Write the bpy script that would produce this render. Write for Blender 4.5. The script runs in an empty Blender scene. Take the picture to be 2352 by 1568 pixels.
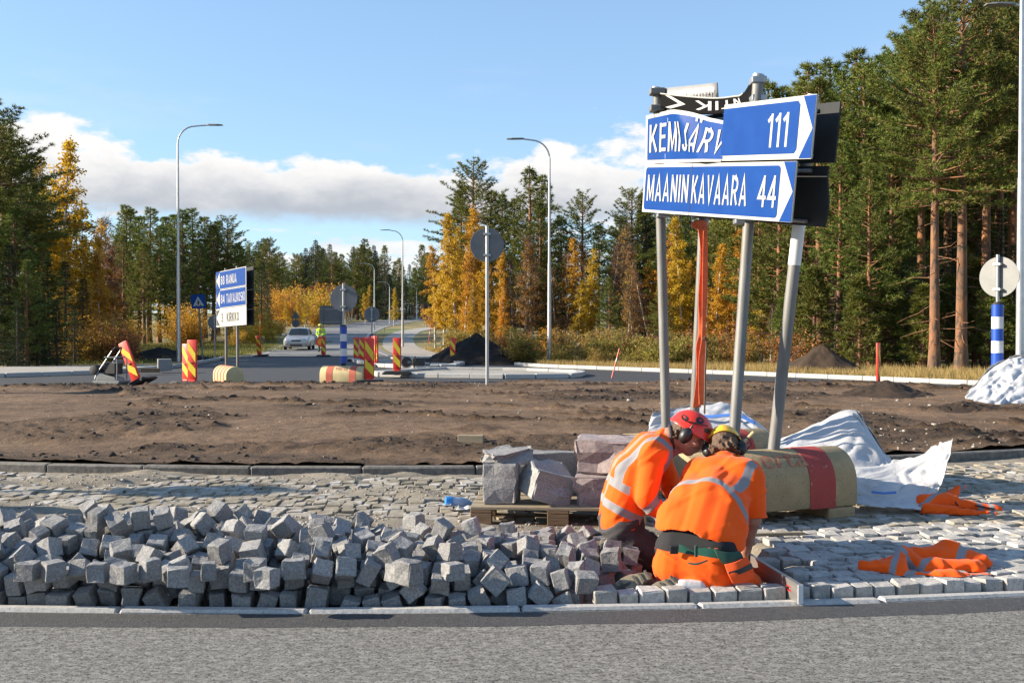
import bpy, bmesh, math, random
import numpy as np
from mathutils import Vector, Matrix, Euler

# ------------------------------------------------------------------ camera, sky, sun, exposure
SC = bpy.context.scene
COL = SC.collection
CAM_H, F, CX, CY, HOR = 1.4, 2300.0, 1176.0, 784.0, 757.0
PITCH = math.atan((CY - HOR) / F)
cam = bpy.data.cameras.new('camera')
cam.sensor_width = 36.0
cam.lens = 36.0 * F / 2352.0
cam.clip_start = 0.05
cam.clip_end = 3000
cam_o = bpy.data.objects.new('camera', cam)
cam_o.location = (0, 0, CAM_H)
cam_o.rotation_euler = (math.pi / 2 - PITCH, 0, 0)
COL.objects.link(cam_o)
SC.camera = cam_o

SUN_EL = math.radians(22.0)
SUN_AHEAD = math.radians(0.5)          # the sun stands left of the view and a little ahead of it
S_DIR = Vector((-math.cos(SUN_AHEAD) * math.cos(SUN_EL), math.sin(SUN_AHEAD) * math.cos(SUN_EL), math.sin(SUN_EL)))
sun = bpy.data.lights.new('sun', 'SUN')
sun.energy = 5.0
sun.angle = math.radians(0.55)
sun.color = (1.0, 0.87, 0.69)
sun_o = bpy.data.objects.new('sun', sun)
sun_o.rotation_euler = S_DIR.to_track_quat('Z', 'Y').to_euler()
sun_o.location = (-20, 10, 30)
COL.objects.link(sun_o)

SC.view_settings.view_transform = 'Standard'
SC.view_settings.look = 'None'
SC.view_settings.exposure = 1.32
SC.view_settings.gamma = 1.0
SC.view_settings.use_curve_mapping = False
SC.cycles.max_bounces = 6
SC.cycles.transparent_max_bounces = 6
SC.cycles.sample_clamp_indirect = 6
SC.cycles.use_denoising = True


def make_world():
    w = bpy.data.worlds.new('World')
    SC.world = w
    w.use_nodes = True
    nt = w.node_tree
    N, L = nt.nodes, nt.links
    N.clear()
    out = N.new('ShaderNodeOutputWorld')
    bg = N.new('ShaderNodeBackground')
    bg.inputs['Strength'].default_value = 0.08
    sky = N.new('ShaderNodeTexSky')
    sky.sky_type = 'NISHITA'
    sky.sun_disc = False
    sky.sun_elevation = SUN_EL
    sky.sun_rotation = math.atan2(S_DIR.x, S_DIR.y)
    sky.altitude = 200
    sky.air_density = 1.0
    sky.dust_density = 0.25
    sky.ozone_density = 1.2
    tc = N.new('ShaderNodeTexCoord')
    sep = N.new('ShaderNodeSeparateXYZ')
    L.new(tc.outputs['Generated'], sep.inputs[0])

    def math_(op, a, b=None, clamp=False):
        n = N.new('ShaderNodeMath')
        n.operation = op
        n.use_clamp = clamp
        for i, v in enumerate((a, b)):
            if v is None:
                continue
            if isinstance(v, (int, float)):
                n.inputs[i].default_value = v
            else:
                L.new(v, n.inputs[i])
        return n.outputs[0]

    def ramp(v, a, b, c=0.0, d=1.0, smooth=True):
        n = N.new('ShaderNodeMapRange')
        n.interpolation_type = 'SMOOTHSTEP' if smooth else 'LINEAR'
        n.inputs['From Min'].default_value = a
        n.inputs['From Max'].default_value = b
        n.inputs['To Min'].default_value = c
        n.inputs['To Max'].default_value = d
        L.new(v, n.inputs['Value'])
        return n.outputs[0]

    def noise(scale, loc, detail=9, rough=0.58, sc=1.0):
        m = N.new('ShaderNodeMapping')
        m.inputs['Scale'].default_value = scale
        m.inputs['Location'].default_value = loc
        L.new(tc.outputs['Generated'], m.inputs['Vector'])
        t = N.new('ShaderNodeTexNoise')
        t.inputs['Scale'].default_value = sc
        t.inputs['Detail'].default_value = detail
        t.inputs['Roughness'].default_value = rough
        L.new(m.outputs[0], t.inputs['Vector'])
        return t.outputs['Fac']

    z = sep.outputs['Z']
    # heaped cumulus bank with a flat base, and a thinner bank below it
    n1 = noise((5.2, 5.2, 13.0), CLOUD_A)
    n2 = noise((9.0, 9.0, 40.0), CLOUD_B, detail=7)
    n3 = noise((26, 26, 50), (3.1, 0.2, 0.7), detail=6)
    thr = ramp(z, 0.115, 0.255, 0.335, 0.70, False)
    nb = noise((15, 15, 26), (1.7, 0.9, 2.0), detail=8, rough=0.6)
    heads = math_('ADD', n1, math_('MULTIPLY', math_('SUBTRACT', nb, 0.5), 0.34))
    d1 = math_('SUBTRACT', heads, thr)
    d1 = ramp(d1, 0.0, 0.075)
    base = math_('ADD', z, math_('MULTIPLY', math_('SUBTRACT', n3, 0.5), 0.022))
    base = math_('ADD', base, math_('MULTIPLY', math_('SUBTRACT', n1, 0.5), 0.03))
    d1 = math_('MULTIPLY', d1, ramp(base, 0.100, 0.120))
    thr2 = ramp(z, 0.06, 0.112, 0.40, 0.55, False)
    d2 = ramp(math_('SUBTRACT', n2, thr2), 0.0, 0.10)
    d2 = math_('MULTIPLY', d2, ramp(base, 0.03, 0.06))
    d2 = math_('MULTIPLY', d2, ramp(z, 0.105, 0.125, 0.9, 0.0))
    n4 = noise((3.0, 3.0, 16.0), (0.3, 5.1, 2.2), detail=10, rough=0.65)
    wisp = math_('MULTIPLY', ramp(n4, 0.50, 0.80), ramp(z, 0.10, 0.34, 0.40, 0.0))
    # cloud colour: white heads, grey-blue bases
    def rgb(c):
        n = N.new('ShaderNodeRGB')
        n.outputs[0].default_value = (*c, 1)
        return n.outputs[0]

    def mix(f, a, b):
        n = N.new('ShaderNodeMix')
        n.data_type = 'RGBA'
        L.new(f, n.inputs['Factor'])
        L.new(a, n.inputs['A'])
        L.new(b, n.inputs['B'])
        return n.outputs['Result']
    shade = ramp(math_('ADD', base, math_('MULTIPLY', math_('SUBTRACT', heads, 0.5), -0.13)), 0.100, 0.165)
    ccol = mix(shade, rgb((2.6, 2.8, 3.15)), rgb((5.2, 5.1, 5.0)))
    c2 = mix(ramp(n3, 0.3, 0.65), rgb((4.2, 4.35, 4.5)), rgb((5.1, 5.05, 5.0)))
    # the photograph's sky is flatter than the model's: one tone curve for the whole dome
    gm = N.new('ShaderNodeGamma')
    gm.inputs['Gamma'].default_value = SKY_GAMMA
    L.new(sky.outputs[0], gm.inputs['Color'])
    sky_c = N.new('ShaderNodeMix')
    sky_c.data_type = 'RGBA'
    sky_c.blend_type = 'MULTIPLY'
    sky_c.inputs['Factor'].default_value = 1.0
    L.new(gm.outputs[0], sky_c.inputs['A'])
    sky_c.inputs['B'].default_value = (*SKY_TINT, 1)
    c = mix(wisp, sky_c.outputs['Result'], c2)
    c = mix(d2, c, c2)
    c = mix(d1, c, ccol)
    L.new(c, bg.inputs['Color'])
    L.new(bg.outputs[0], out.inputs['Surface'])


CLOUD_A = (4.4, 4.9, 3.1)
CLOUD_B = (1.2, 4.4, 0.0)
SKY_GAMMA = 0.62
SKY_TINT = (1.32, 1.66, 2.04)
make_world()

# ------------------------------------------------------------------ helpers
RND = random.Random(7)
NR = np.random.default_rng(11)


def cam_ray(px, py):
    d = Vector(((px - CX) / F, 1.0, -(py - CY) / F))
    c, s = math.cos(PITCH), math.sin(PITCH)
    return Vector((d.x, d.y * c + d.z * s, -d.y * s + d.z * c))


def G(px, py, z=0.0):
    r = cam_ray(px, py)
    t = (z - CAM_H) / r.z
    return Vector((r.x * t, r.y * t, z))


def A(px, py, Y):
    r = cam_ray(px, py)
    t = Y / r.y
    return Vector((r.x * t, Y, CAM_H + r.z * t))


def sstep(a, b, x):
    t = np.clip((np.asarray(x, float) - a) / (b - a), 0, 1)
    return t * t * (3 - 2 * t)


_TAB = np.random.default_rng(5).random((256, 256))


def vnoise(x, y, seed=0):
    x = np.asarray(x, float) + seed * 17.31
    y = np.asarray(y, float) + seed * 9.77
    xi = np.floor(x).astype(int)
    yi = np.floor(y).astype(int)
    fx, fy = x - xi, y - yi
    fx = fx * fx * (3 - 2 * fx)
    fy = fy * fy * (3 - 2 * fy)
    t = lambda i, j: _TAB[(xi + i) & 255, (yi + j) & 255]
    return (t(0, 0) * (1 - fx) + t(1, 0) * fx) * (1 - fy) + (t(0, 1) * (1 - fx) + t(1, 1) * fx) * fy


def fbm(x, y, oct=4, seed=0, gain=0.5):
    s, a, n = 0.0, 1.0, 0.0
    for o in range(oct):
        s = s + a * vnoise(np.asarray(x) * 2 ** o, np.asarray(y) * 2 ** o, seed + o)
        n += a
        a *= gain
    return s / n


def terrain(x, y):
    x = np.asarray(x, float)
    y = np.asarray(y, float)
    z = np.interp(y, [0, 62, 80, 100, 125, 180, 230, 320, 600], [0, 0, .2, 1.0, 1.75, 3.4, 4.9, 6.5, 9])
    z = z - 0.012
    z = z - 0.5 * (1 - sstep(22.5, 26.5, y)) * (1 - sstep(22, 30, np.abs(x)))
    road_c = np.interp(y, [40, 66, 100, 125, 180], [-9, -12.4, -17.7, -19.6, -18.2])
    off = np.abs(x - road_c)
    rough = (fbm(x * .13, y * .13, 4, 3) - .5) * 0.9
    z = z + rough * sstep(6, 16, off) * sstep(48, 62, y)
    return z


def TZ(x, y):
    return float(terrain(x, y))


def props(o, label=None, cat=None, group=None, kind=None):
    if label:
        o['label'] = label
    if cat:
        o['category'] = cat
    if group:
        o['group'] = group
    if kind:
        o['kind'] = kind
    return o


def empty(name, loc=(0, 0, 0), rz=0.0, label=None, cat=None, group=None, rot=None):
    o = bpy.data.objects.new(name, None)
    o.empty_display_size = 0.2
    o.location = loc
    o.rotation_euler = rot if rot is not None else (0, 0, rz)
    COL.objects.link(o)
    return props(o, label, cat, group)


def link(name, me, parent=None, loc=None, rot=None):
    o = bpy.data.objects.new(name, me)
    COL.objects.link(o)
    if parent is not None:
        o.parent = parent
    if loc is not None:
        o.location = loc
    if rot is not None:
        o.rotation_euler = rot
    return o


def dup(root, loc=None, rot=None, parent=None, scale=None):
    c = root.copy()
    COL.objects.link(c)
    c.parent = parent
    if loc is not None:
        c.location = loc
    if rot is not None:
        c.rotation_euler = rot
    if scale is not None:
        c.scale = scale
    for ch in list(root.children):
        dup(ch, parent=c)
    return c


def np_mesh(name, V, faces, k, mat=None, smooth=False, attr=None):
    """mesh from numpy arrays; faces all with k corners"""
    me = bpy.data.meshes.new(name)
    V = np.ascontiguousarray(V, dtype=np.float32)
    faces = np.ascontiguousarray(faces, dtype=np.int32).reshape(-1, k)
    nf = len(faces)
    me.vertices.add(len(V))
    me.vertices.foreach_set('co', V.ravel())
    me.loops.add(nf * k)
    me.loops.foreach_set('vertex_index', faces.ravel())
    me.polygons.add(nf)
    me.polygons.foreach_set('loop_start', np.arange(0, nf * k, k, dtype=np.int32))
    if smooth:
        me.polygons.foreach_set('use_smooth', np.ones(nf, dtype=bool))
    if attr:
        for an, av in attr.items():
            a = me.attributes.new(an, 'FLOAT', 'POINT')
            a.data.foreach_set('value', np.ascontiguousarray(av, dtype=np.float32))
    me.update(calc_edges=True)
    if mat:
        me.materials.append(mat)
    return me


class MB:
    def __init__(s):
        s.v, s.f = [], []

    def add(s, V, Fc, M=None):
        b = len(s.v)
        for p in V:
            p = Vector(p)
            s.v.append(M @ p if M is not None else p)
        s.f += [tuple(i + b for i in f) for f in Fc]
        return s

    def box(s, c, d, M=None, rot=None):
        x, y, z = d[0] / 2, d[1] / 2, d[2] / 2
        V = [Vector((i * x, j * y, k * z)) for i in (-1, 1) for j in (-1, 1) for k in (-1, 1)]
        if rot is not None:
            R = Euler(rot).to_matrix()
            V = [R @ p for p in V]
        V = [p + Vector(c) for p in V]
        return s.add(V, [(0, 1, 3, 2), (4, 6, 7, 5), (0, 4, 5, 1), (2, 3, 7, 6), (0, 2, 6, 4), (1, 5, 7, 3)], M)

    def tube(s, pts, rad, n=10, caps=True, M=None):
        pts = [Vector(p) for p in pts]
        if not hasattr(rad, '__len__'):
            rad = [rad] * len(pts)
        V, Fc = [], []
        prev = None
        for i, p in enumerate(pts):
            t = (pts[min(i + 1, len(pts) - 1)] - pts[max(i - 1, 0)]).normalized()
            if prev is None:
                a = Vector((0, 0, 1)) if abs(t.z) < .9 else Vector((1, 0, 0))
                u = t.cross(a).normalized()
            else:
                u = (prev - t * prev.dot(t)).normalized()
            prev = u
            w = t.cross(u)
            for k in range(n):
                an = 2 * math.pi * k / n
                V.append(p + (u * math.cos(an) + w * math.sin(an)) * rad[i])
        for i in range(len(pts) - 1):
            for k in range(n):
                a, b = i * n + k, i * n + (k + 1) % n
                Fc.append((a, b, b + n, a + n))
        if caps:
            Fc.append(tuple(range(n))[::-1])
            Fc.append(tuple(range((len(pts) - 1) * n, len(pts) * n)))
        return s.add(V, Fc, M)

    def prism(s, poly, y0, y1, M=None):
        """polygon in (x,z) extruded along y"""
        n = len(poly)
        V = [Vector((p[0], y0, p[1])) for p in poly] + [Vector((p[0], y1, p[1])) for p in poly]
        Fc = [tuple(range(n)), tuple(range(2 * n - 1, n - 1, -1))]
        Fc += [(i, i + n, (i + 1) % n + n, (i + 1) % n) for i in range(n)]
        return s.add(V, Fc, M)

    def lathe(s, prof, n=24, M=None):
        """profile [(r,z)] round z"""
        V, Fc = [], []
        for r, z in prof:
            for k in range(n):
                a = 2 * math.pi * k / n
                V.append(Vector((r * math.cos(a), r * math.sin(a), z)))
        for i in range(len(prof) - 1):
            for k in range(n):
                a, b = i * n + k, i * n + (k + 1) % n
                Fc.append((a, b, b + n, a + n))
        Fc.append(tuple(range(n))[::-1])
        Fc.append(tuple(range((len(prof) - 1) * n, len(prof) * n)))
        return s.add(V, Fc, M)

    def mesh(s, name, mat=None, bevel=0, smooth=False, seg=2, angle=30):
        me = bpy.data.meshes.new(name)
        me.from_pydata([tuple(p) for p in s.v], [], s.f)
        bm = bmesh.new()
        bm.from_mesh(me)
        bmesh.ops.recalc_face_normals(bm, faces=bm.faces)
        if bevel:
            es = [e for e in bm.edges if len(e.link_faces) == 2 and e.calc_face_angle(0) > math.radians(angle)]
            bmesh.ops.bevel(bm, geom=es, offset=bevel, segments=seg, profile=0.5, affect='EDGES', clamp_overlap=True)
        bm.to_mesh(me)
        bm.free()
        if smooth:
            me.polygons.foreach_set('use_smooth', [True] * len(me.polygons))
            try:
                me.set_sharp_from_angle(angle=math.radians(40))
            except Exception:
                pass
        if mat:
            me.materials.append(mat)
        return me

    def build(s, name, mat, parent=None, bevel=0, smooth=False, loc=None, rot=None, seg=2):
        return link(name, s.mesh(name, mat, bevel, smooth, seg), parent, loc, rot)


def arc_(cx, cy, rx, ry, a0, a1, n=9):
    return [(cx + rx * math.cos(math.radians(a)), cy + ry * math.sin(math.radians(a))) for a in np.linspace(a0, a1, n)]


# plain road-sign capitals as centre lines: width, strokes
GLYPH = {
    'I': (.16, [[(.08, 0), (.08, 1)]]),
    '1': (.32, [[(.24, 0), (.24, 1)], [(.25, .94), (.03, .77)]]),
    'M': (.68, [[(.08, 0), (.08, 1)], [(.09, .97), (.34, .13), (.59, .97)], [(.60, 1), (.60, 0)]]),
    'A': (.60, [[(.07, 0), (.30, .96), (.53, 0)], [(.15, .27), (.45, .27)]]),
    'Ä': (.60, [[(.07, 0), (.30, .96), (.53, 0)], [(.15, .27), (.45, .27)], [(.17, 1.12), (.17, 1.25)], [(.43, 1.12), (.43, 1.25)]]),
    'N': (.56, [[(.08, 0), (.08, 1)], [(.09, .96), (.47, .04)], [(.48, 0), (.48, 1)]]),
    'K': (.56, [[(.08, 0), (.08, 1)], [(.09, .36), (.48, .98)], [(.22, .56), (.50, .02)]]),
    'V': (.58, [[(.07, 1), (.29, .05), (.51, 1)]]),
    'R': (.56, [[(.08, 0), (.08, 1)], [(.08, .92), (.27, .92)] + arc_(.27, .69, .21, .23, 90, -90) + [(.08, .46)], [(.27, .46), (.49, .02)]]),
    'E': (.48, [[(.08, 0), (.08, 1)], [(.08, .92), (.46, .92)], [(.08, .52), (.42, .52)], [(.08, .08), (.46, .08)]]),
    'J': (.46, [[(.38, 1), (.38, .25)] + arc_(.22, .25, .16, .17, 0, -180, 9)]),
    'T': (.52, [[(.26, 0), (.26, .9)], [(.0, .92), (.52, .92)]]),
    'L': (.46, [[(.08, 0), (.08, 1)], [(.08, .08), (.46, .08)]]),
    'O': (.58, [arc_(.29, .5, .21, .42, 90, 450, 25)]),
    'U': (.56, [[(.08, 1), (.08, .28)] + arc_(.28, .28, .20, .2, 180, 360, 9) + [(.48, 1)]]),
    'S': (.52, [arc_(.26, .71, .18, .21, 30, 230, 11) + arc_(.26, .29, .18, .22, 60, -150, 11)]),
    '8': (.52, [arc_(.26, .72, .165, .2, 90, 450, 19), arc_(.26, .29, .185, .21, 90, 450, 19)]),
    '4': (.54, [[(.38, 0), (.38, 1)], [(.38, .94), (.06, .30), (.54, .30)]]),
    '3': (.50, [arc_(.23, .72, .18, .2, 150, -80, 11), arc_(.23, .29, .19, .21, 80, -150, 11)]),
}


def stroke_mesh(name, body, w, h, mat, t=.118):
    V, Fc = [], []
    x0, lvl = 0.0, 0
    for ch in body:
        wd, strokes = GLYPH[ch]
        for s in strokes:
            P = [Vector((x0 + p[0], p[1])) for p in s]
            closed = (P[0] - P[-1]).length < 1e-4
            b = len(V)
            n = len(P)
            lvl += 1
            for i in range(n):
                a = P[i - 1] if i else (P[-2] if closed else None)
                c = P[i + 1] if i < n - 1 else (P[1] if closed else None)
                d1 = (P[i] - a).normalized() if a is not None else (c - P[i]).normalized()
                d2 = (c - P[i]).normalized() if c is not None else d1
                nn = Vector((-(d1 + d2).y, (d1 + d2).x))
                nn = nn.normalized() if nn.length > 1e-6 else Vector((-d1.y, d1.x))
                k = 1 / max(.45, nn.dot(Vector((-d1.y, d1.x))))
                for sg in (-1, 1):
                    q = P[i] + nn * (t / 2 * k * sg)
                    V.append((q.x, q.y, (lvl % 4) * .0003))
            for i in range(n - 1):
                Fc.append((b + 2 * i, b + 2 * i + 2, b + 2 * i + 3, b + 2 * i + 1))
        x0 += wd + .115
    me = bpy.data.meshes.new(name)
    tot = x0 - .115
    me.from_pydata([(p[0] / tot * w, p[1] * h, p[2]) for p in V], [], Fc)
    me.materials.append(mat)
    me.update()
    return me


def text_mesh(name, body, w, h, mat, bold=0.0, depth=0.0):
    if all(c in GLYPH for c in body):
        return stroke_mesh(name, body, w, h, mat)
    cu = bpy.data.curves.new('txt', 'FONT')
    cu.body = body
    cu.size = 1.0
    cu.offset = bold
    cu.resolution_u = 4
    cu.space_character = 1.12
    cu.fill_mode = 'FRONT'
    o = bpy.data.objects.new('txt', cu)
    COL.objects.link(o)
    bpy.context.view_layer.update()
    dg = bpy.context.evaluated_depsgraph_get()
    me = bpy.data.meshes.new_from_object(o.evaluated_get(dg))
    bpy.data.objects.remove(o)
    n = len(me.vertices)
    co = np.empty(n * 3)
    me.vertices.foreach_get('co', co)
    co = co.reshape(-1, 3)
    mn, mx = co.min(0), co.max(0)
    co[:, 0] = (co[:, 0] - mn[0]) / max(mx[0] - mn[0], 1e-6) * w
    co[:, 1] = (co[:, 1] - mn[1]) / max(mx[1] - mn[1], 1e-6) * h
    co[:, 2] = 0
    me.vertices.foreach_set('co', co.ravel())
    me.materials.clear()
    me.materials.append(mat)
    me.name = name
    me.update()
    return me


def warp(me, fn, cuts=0):
    if cuts:
        bm = bmesh.new()
        bm.from_mesh(me)
        bmesh.ops.triangulate(bm, faces=bm.faces)
        for _ in range(cuts):
            es = [e for e in bm.edges if e.calc_length() > 0.03]
            if es:
                bmesh.ops.subdivide_edges(bm, edges=es, cuts=1, use_grid_fill=False)
                bmesh.ops.triangulate(bm, faces=bm.faces)
        bm.to_mesh(me)
        bm.free()
    for v in me.vertices:
        v.co = fn(v.co.copy())
    me.update()
    return me


# ------------------------------------------------------------------ materials
def nodes(m):
    m.use_nodes = True
    nt = m.node_tree
    return nt, nt.nodes, nt.links, nt.nodes['Principled BSDF']


def mat(name, c, rough=0.6, c2=None, scale=8.0, detail=6, fac=(0.35, 0.65), bump=0.0, bscale=None, metal=0.0,
        coord='Object', rand=0.0, stretch=(1, 1, 1), spec=0.5, trans=0.0, bdist=0.02, c3=None, s3=40, f3=(.55, .7), ior=None,
        sheen=0.0):
    m = bpy.data.materials.new(name)
    nt, N, L, B = nodes(m)
    B.inputs['Roughness'].default_value = rough
    B.inputs['Metallic'].default_value = metal
    B.inputs['Specular IOR Level'].default_value = spec
    if sheen:
        B.inputs['Sheen Weight'].default_value = sheen
    B.inputs['Base Color'].default_value = (*c, 1)
    tc = N.new('ShaderNodeTexCoord')
    mp = N.new('ShaderNodeMapping')
    mp.inputs['Scale'].default_value = stretch
    L.new(tc.outputs[coord], mp.inputs['Vector'])
    vec = mp.outputs[0]
    oi = N.new('ShaderNodeObjectInfo')
    if rand:
        ad = N.new('ShaderNodeVectorMath')
        ad.operation = 'MULTIPLY_ADD'
        L.new(oi.outputs['Random'], ad.inputs[0])
        ad.inputs[1].default_value = (37, 53, 71)
        L.new(vec, ad.inputs[2])
        vec = ad.outputs[0]
    last = None
    if c2 is not None:
        t = N.new('ShaderNodeTexNoise')
        t.inputs['Scale'].default_value = scale
        t.inputs['Detail'].default_value = detail
        t.inputs['Roughness'].default_value = 0.6
        L.new(vec, t.inputs['Vector'])
        mr = N.new('ShaderNodeMapRange')
        mr.inputs['From Min'].default_value, mr.inputs['From Max'].default_value = fac
        L.new(t.outputs['Fac'], mr.inputs['Value'])
        mx = N.new('ShaderNodeMix')
        mx.data_type = 'RGBA'
        mx.inputs['A'].default_value = (*c, 1)
        mx.inputs['B'].default_value = (*c2, 1)
        L.new(mr.outputs[0], mx.inputs['Factor'])
        last = mx.outputs['Result']
    if c3 is not None:
        t = N.new('ShaderNodeTexNoise')
        t.inputs['Scale'].default_value = s3
        t.inputs['Detail'].default_value = 3
        L.new(vec, t.inputs['Vector'])
        mr = N.new('ShaderNodeMapRange')
        mr.inputs['From Min'].default_value, mr.inputs['From Max'].default_value = f3
        L.new(t.outputs['Fac'], mr.inputs['Value'])
        mx = N.new('ShaderNodeMix')
        mx.data_type = 'RGBA'
        if last is None:
            mx.inputs['A'].default_value = (*c, 1)
        else:
            L.new(last, mx.inputs['A'])
        mx.inputs['B'].default_value = (*c3, 1)
        L.new(mr.outputs[0], mx.inputs['Factor'])
        last = mx.outputs['Result']
    if rand:
        hs = N.new('ShaderNodeHueSaturation')
        mr = N.new('ShaderNodeMapRange')
        mr.inputs['To Min'].default_value = 1 - rand
        mr.inputs['To Max'].default_value = 1 + rand
        L.new(oi.outputs['Random'], mr.inputs['Value'])
        L.new(mr.outputs[0], hs.inputs['Value'])
        if last is None:
            hs.inputs['Color'].default_value = (*c, 1)
        else:
            L.new(last, hs.inputs['Color'])
        last = hs.outputs[0]
    if last is not None:
        L.new(last, B.inputs['Base Color'])
    if bump:
        t = N.new('ShaderNodeTexNoise')
        t.inputs['Scale'].default_value = bscale or scale
        t.inputs['Detail'].default_value = 8
        t.inputs['Roughness'].default_value = 0.65
        L.new(vec, t.inputs['Vector'])
        bp = N.new('ShaderNodeBump')
        bp.inputs['Strength'].default_value = bump
        bp.inputs['Distance'].default_value = bdist
        L.new(t.outputs['Fac'], bp.inputs['Height'])
        L.new(bp.outputs[0], B.inputs['Normal'])
    if trans:
        tr = N.new('ShaderNodeBsdfTranslucent')
        if last is not None:
            L.new(last, tr.inputs['Color'])
        else:
            tr.inputs['Color'].default_value = (*c, 1)
        ms = N.new('ShaderNodeMixShader')
        ms.inputs[0].default_value = trans
        L.new(B.outputs[0], ms.inputs[1])
        L.new(tr.outputs[0], ms.inputs[2])
        L.new(ms.outputs[0], N['Material Output'].inputs['Surface'])
    return m


def attr_mat(name, ca, cb, at, rough=0.7, trans=0.0, rand=0.0, hue=0.0, fac=(0, 1), spec=0.3):
    """colour runs from ca to cb along a float attribute"""
    m = bpy.data.materials.new(name)
    nt, N, L, B = nodes(m)
    B.inputs['Roughness'].default_value = rough
    B.inputs['Specular IOR Level'].default_value = spec
    a = N.new('ShaderNodeAttribute')
    a.attribute_name = at
    mr = N.new('ShaderNodeMapRange')
    mr.inputs['From Min'].default_value, mr.inputs['From Max'].default_value = fac
    L.new(a.outputs['Fac'], mr.inputs['Value'])
    mx = N.new('ShaderNodeMix')
    mx.data_type = 'RGBA'
    mx.inputs['A'].default_value = (*ca, 1)
    mx.inputs['B'].default_value = (*cb, 1)
    L.new(mr.outputs[0], mx.inputs['Factor'])
    last = mx.outputs['Result']
    if rand or hue:
        oi = N.new('ShaderNodeObjectInfo')
        hs = N.new('ShaderNodeHueSaturation')
        r = N.new('ShaderNodeMapRange')
        r.inputs['To Min'].default_value, r.inputs['To Max'].default_value = 1 - rand, 1 + rand
        L.new(oi.outputs['Random'], r.inputs['Value'])
        L.new(r.outputs[0], hs.inputs['Value'])
        if hue:
            ml = N.new('ShaderNodeMath')
            ml.operation = 'MULTIPLY'
            ml.inputs[1].default_value = 7.31
            L.new(oi.outputs['Random'], ml.inputs[0])
            fr = N.new('ShaderNodeMath')
            fr.operation = 'FRACT'
            L.new(ml.outputs[0], fr.inputs[0])
            r2 = N.new('ShaderNodeMapRange')
            r2.inputs['To Min'].default_value, r2.inputs['To Max'].default_value = 0.5 - hue, 0.5 + hue
            L.new(fr.outputs[0], r2.inputs['Value'])
            L.new(r2.outputs[0], hs.inputs['Hue'])
        L.new(last, hs.inputs['Color'])
        last = hs.outputs[0]
    L.new(last, B.inputs['Base Color'])
    if trans:
        tr = N.new('ShaderNodeBsdfTranslucent')
        L.new(last, tr.inputs['Color'])
        ms = N.new('ShaderNodeMixShader')
        ms.inputs[0].default_value = trans
        L.new(B.outputs[0], ms.inputs[1])
        L.new(tr.outputs[0], ms.inputs[2])
        L.new(ms.outputs[0], N['Material Output'].inputs['Surface'])
    return m


M = {}
M['asphalt_old'] = mat('asphalt_old', (.115, .112, .104), .9, (.26, .253, .232), 34, 12, (.34, .64), .6, 100, c3=(.035, .034, .033), s3=95, f3=(.53, .66), bdist=.012, spec=.2, stretch=(.75, 1.15, 1))
M['asphalt_new'] = mat('asphalt_new', (.026, .026, .028), .75, (.04, .04, .042), 2, 6, (.3, .7), .5, 120, bdist=.01, c3=(.1, .1, .1), s3=160, f3=(.6, .72))
M['asphalt_seam'] = mat('asphalt_seam', (.035, .035, .037), .75, (.06, .06, .06), 30, 6, (.35, .7), .8, 90, bdist=.012, c3=(.16, .16, .16), s3=130, f3=(.62, .7))
M['far_road'] = mat('far_road', (.15, .148, .145), .85, (.2, .197, .19), .6, 6, (.3, .7))
M['paint'] = mat('road_paint', (.5, .5, .47), .7, (.3, .3, .29), 6, 6)
M['soil'] = attr_mat('soil_plain', (.168, .108, .066), (.03, .019, .012), 'moist', .95)
def add_relief(m, scale, strength, dist, c_scale=0, amt=.0):
    nt = m.node_tree
    N, L = nt.nodes, nt.links
    B = N['Principled BSDF']
    tc = N.new('ShaderNodeTexCoord')
    t = N.new('ShaderNodeTexNoise')
    t.inputs['Scale'].default_value = scale
    t.inputs['Detail'].default_value = 9
    t.inputs['Roughness'].default_value = .7
    L.new(tc.outputs['Object'], t.inputs['Vector'])
    bp = N.new('ShaderNodeBump')
    bp.inputs['Strength'].default_value = strength
    bp.inputs['Distance'].default_value = dist
    L.new(t.outputs['Fac'], bp.inputs['Height'])
    L.new(bp.outputs[0], B.inputs['Normal'])
    if amt:
        t2 = N.new('ShaderNodeTexNoise')
        t2.inputs['Scale'].default_value = c_scale
        t2.inputs['Detail'].default_value = 8
        t2.inputs['Roughness'].default_value = .7
        L.new(tc.outputs['Object'], t2.inputs['Vector'])
        mr = N.new('ShaderNodeMapRange')
        mr.inputs['From Min'].default_value, mr.inputs['From Max'].default_value = .3, .7
        mr.inputs['To Min'].default_value, mr.inputs['To Max'].default_value = 1 - amt, 1 + amt
        L.new(t2.outputs['Fac'], mr.inputs['Value'])
        hs = N.new('ShaderNodeHueSaturation')
        src = B.inputs['Base Color'].links[0].from_socket
        L.new(src, hs.inputs['Color'])
        L.new(mr.outputs[0], hs.inputs['Value'])
        L.new(hs.outputs[0], B.inputs['Base Color'])


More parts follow.
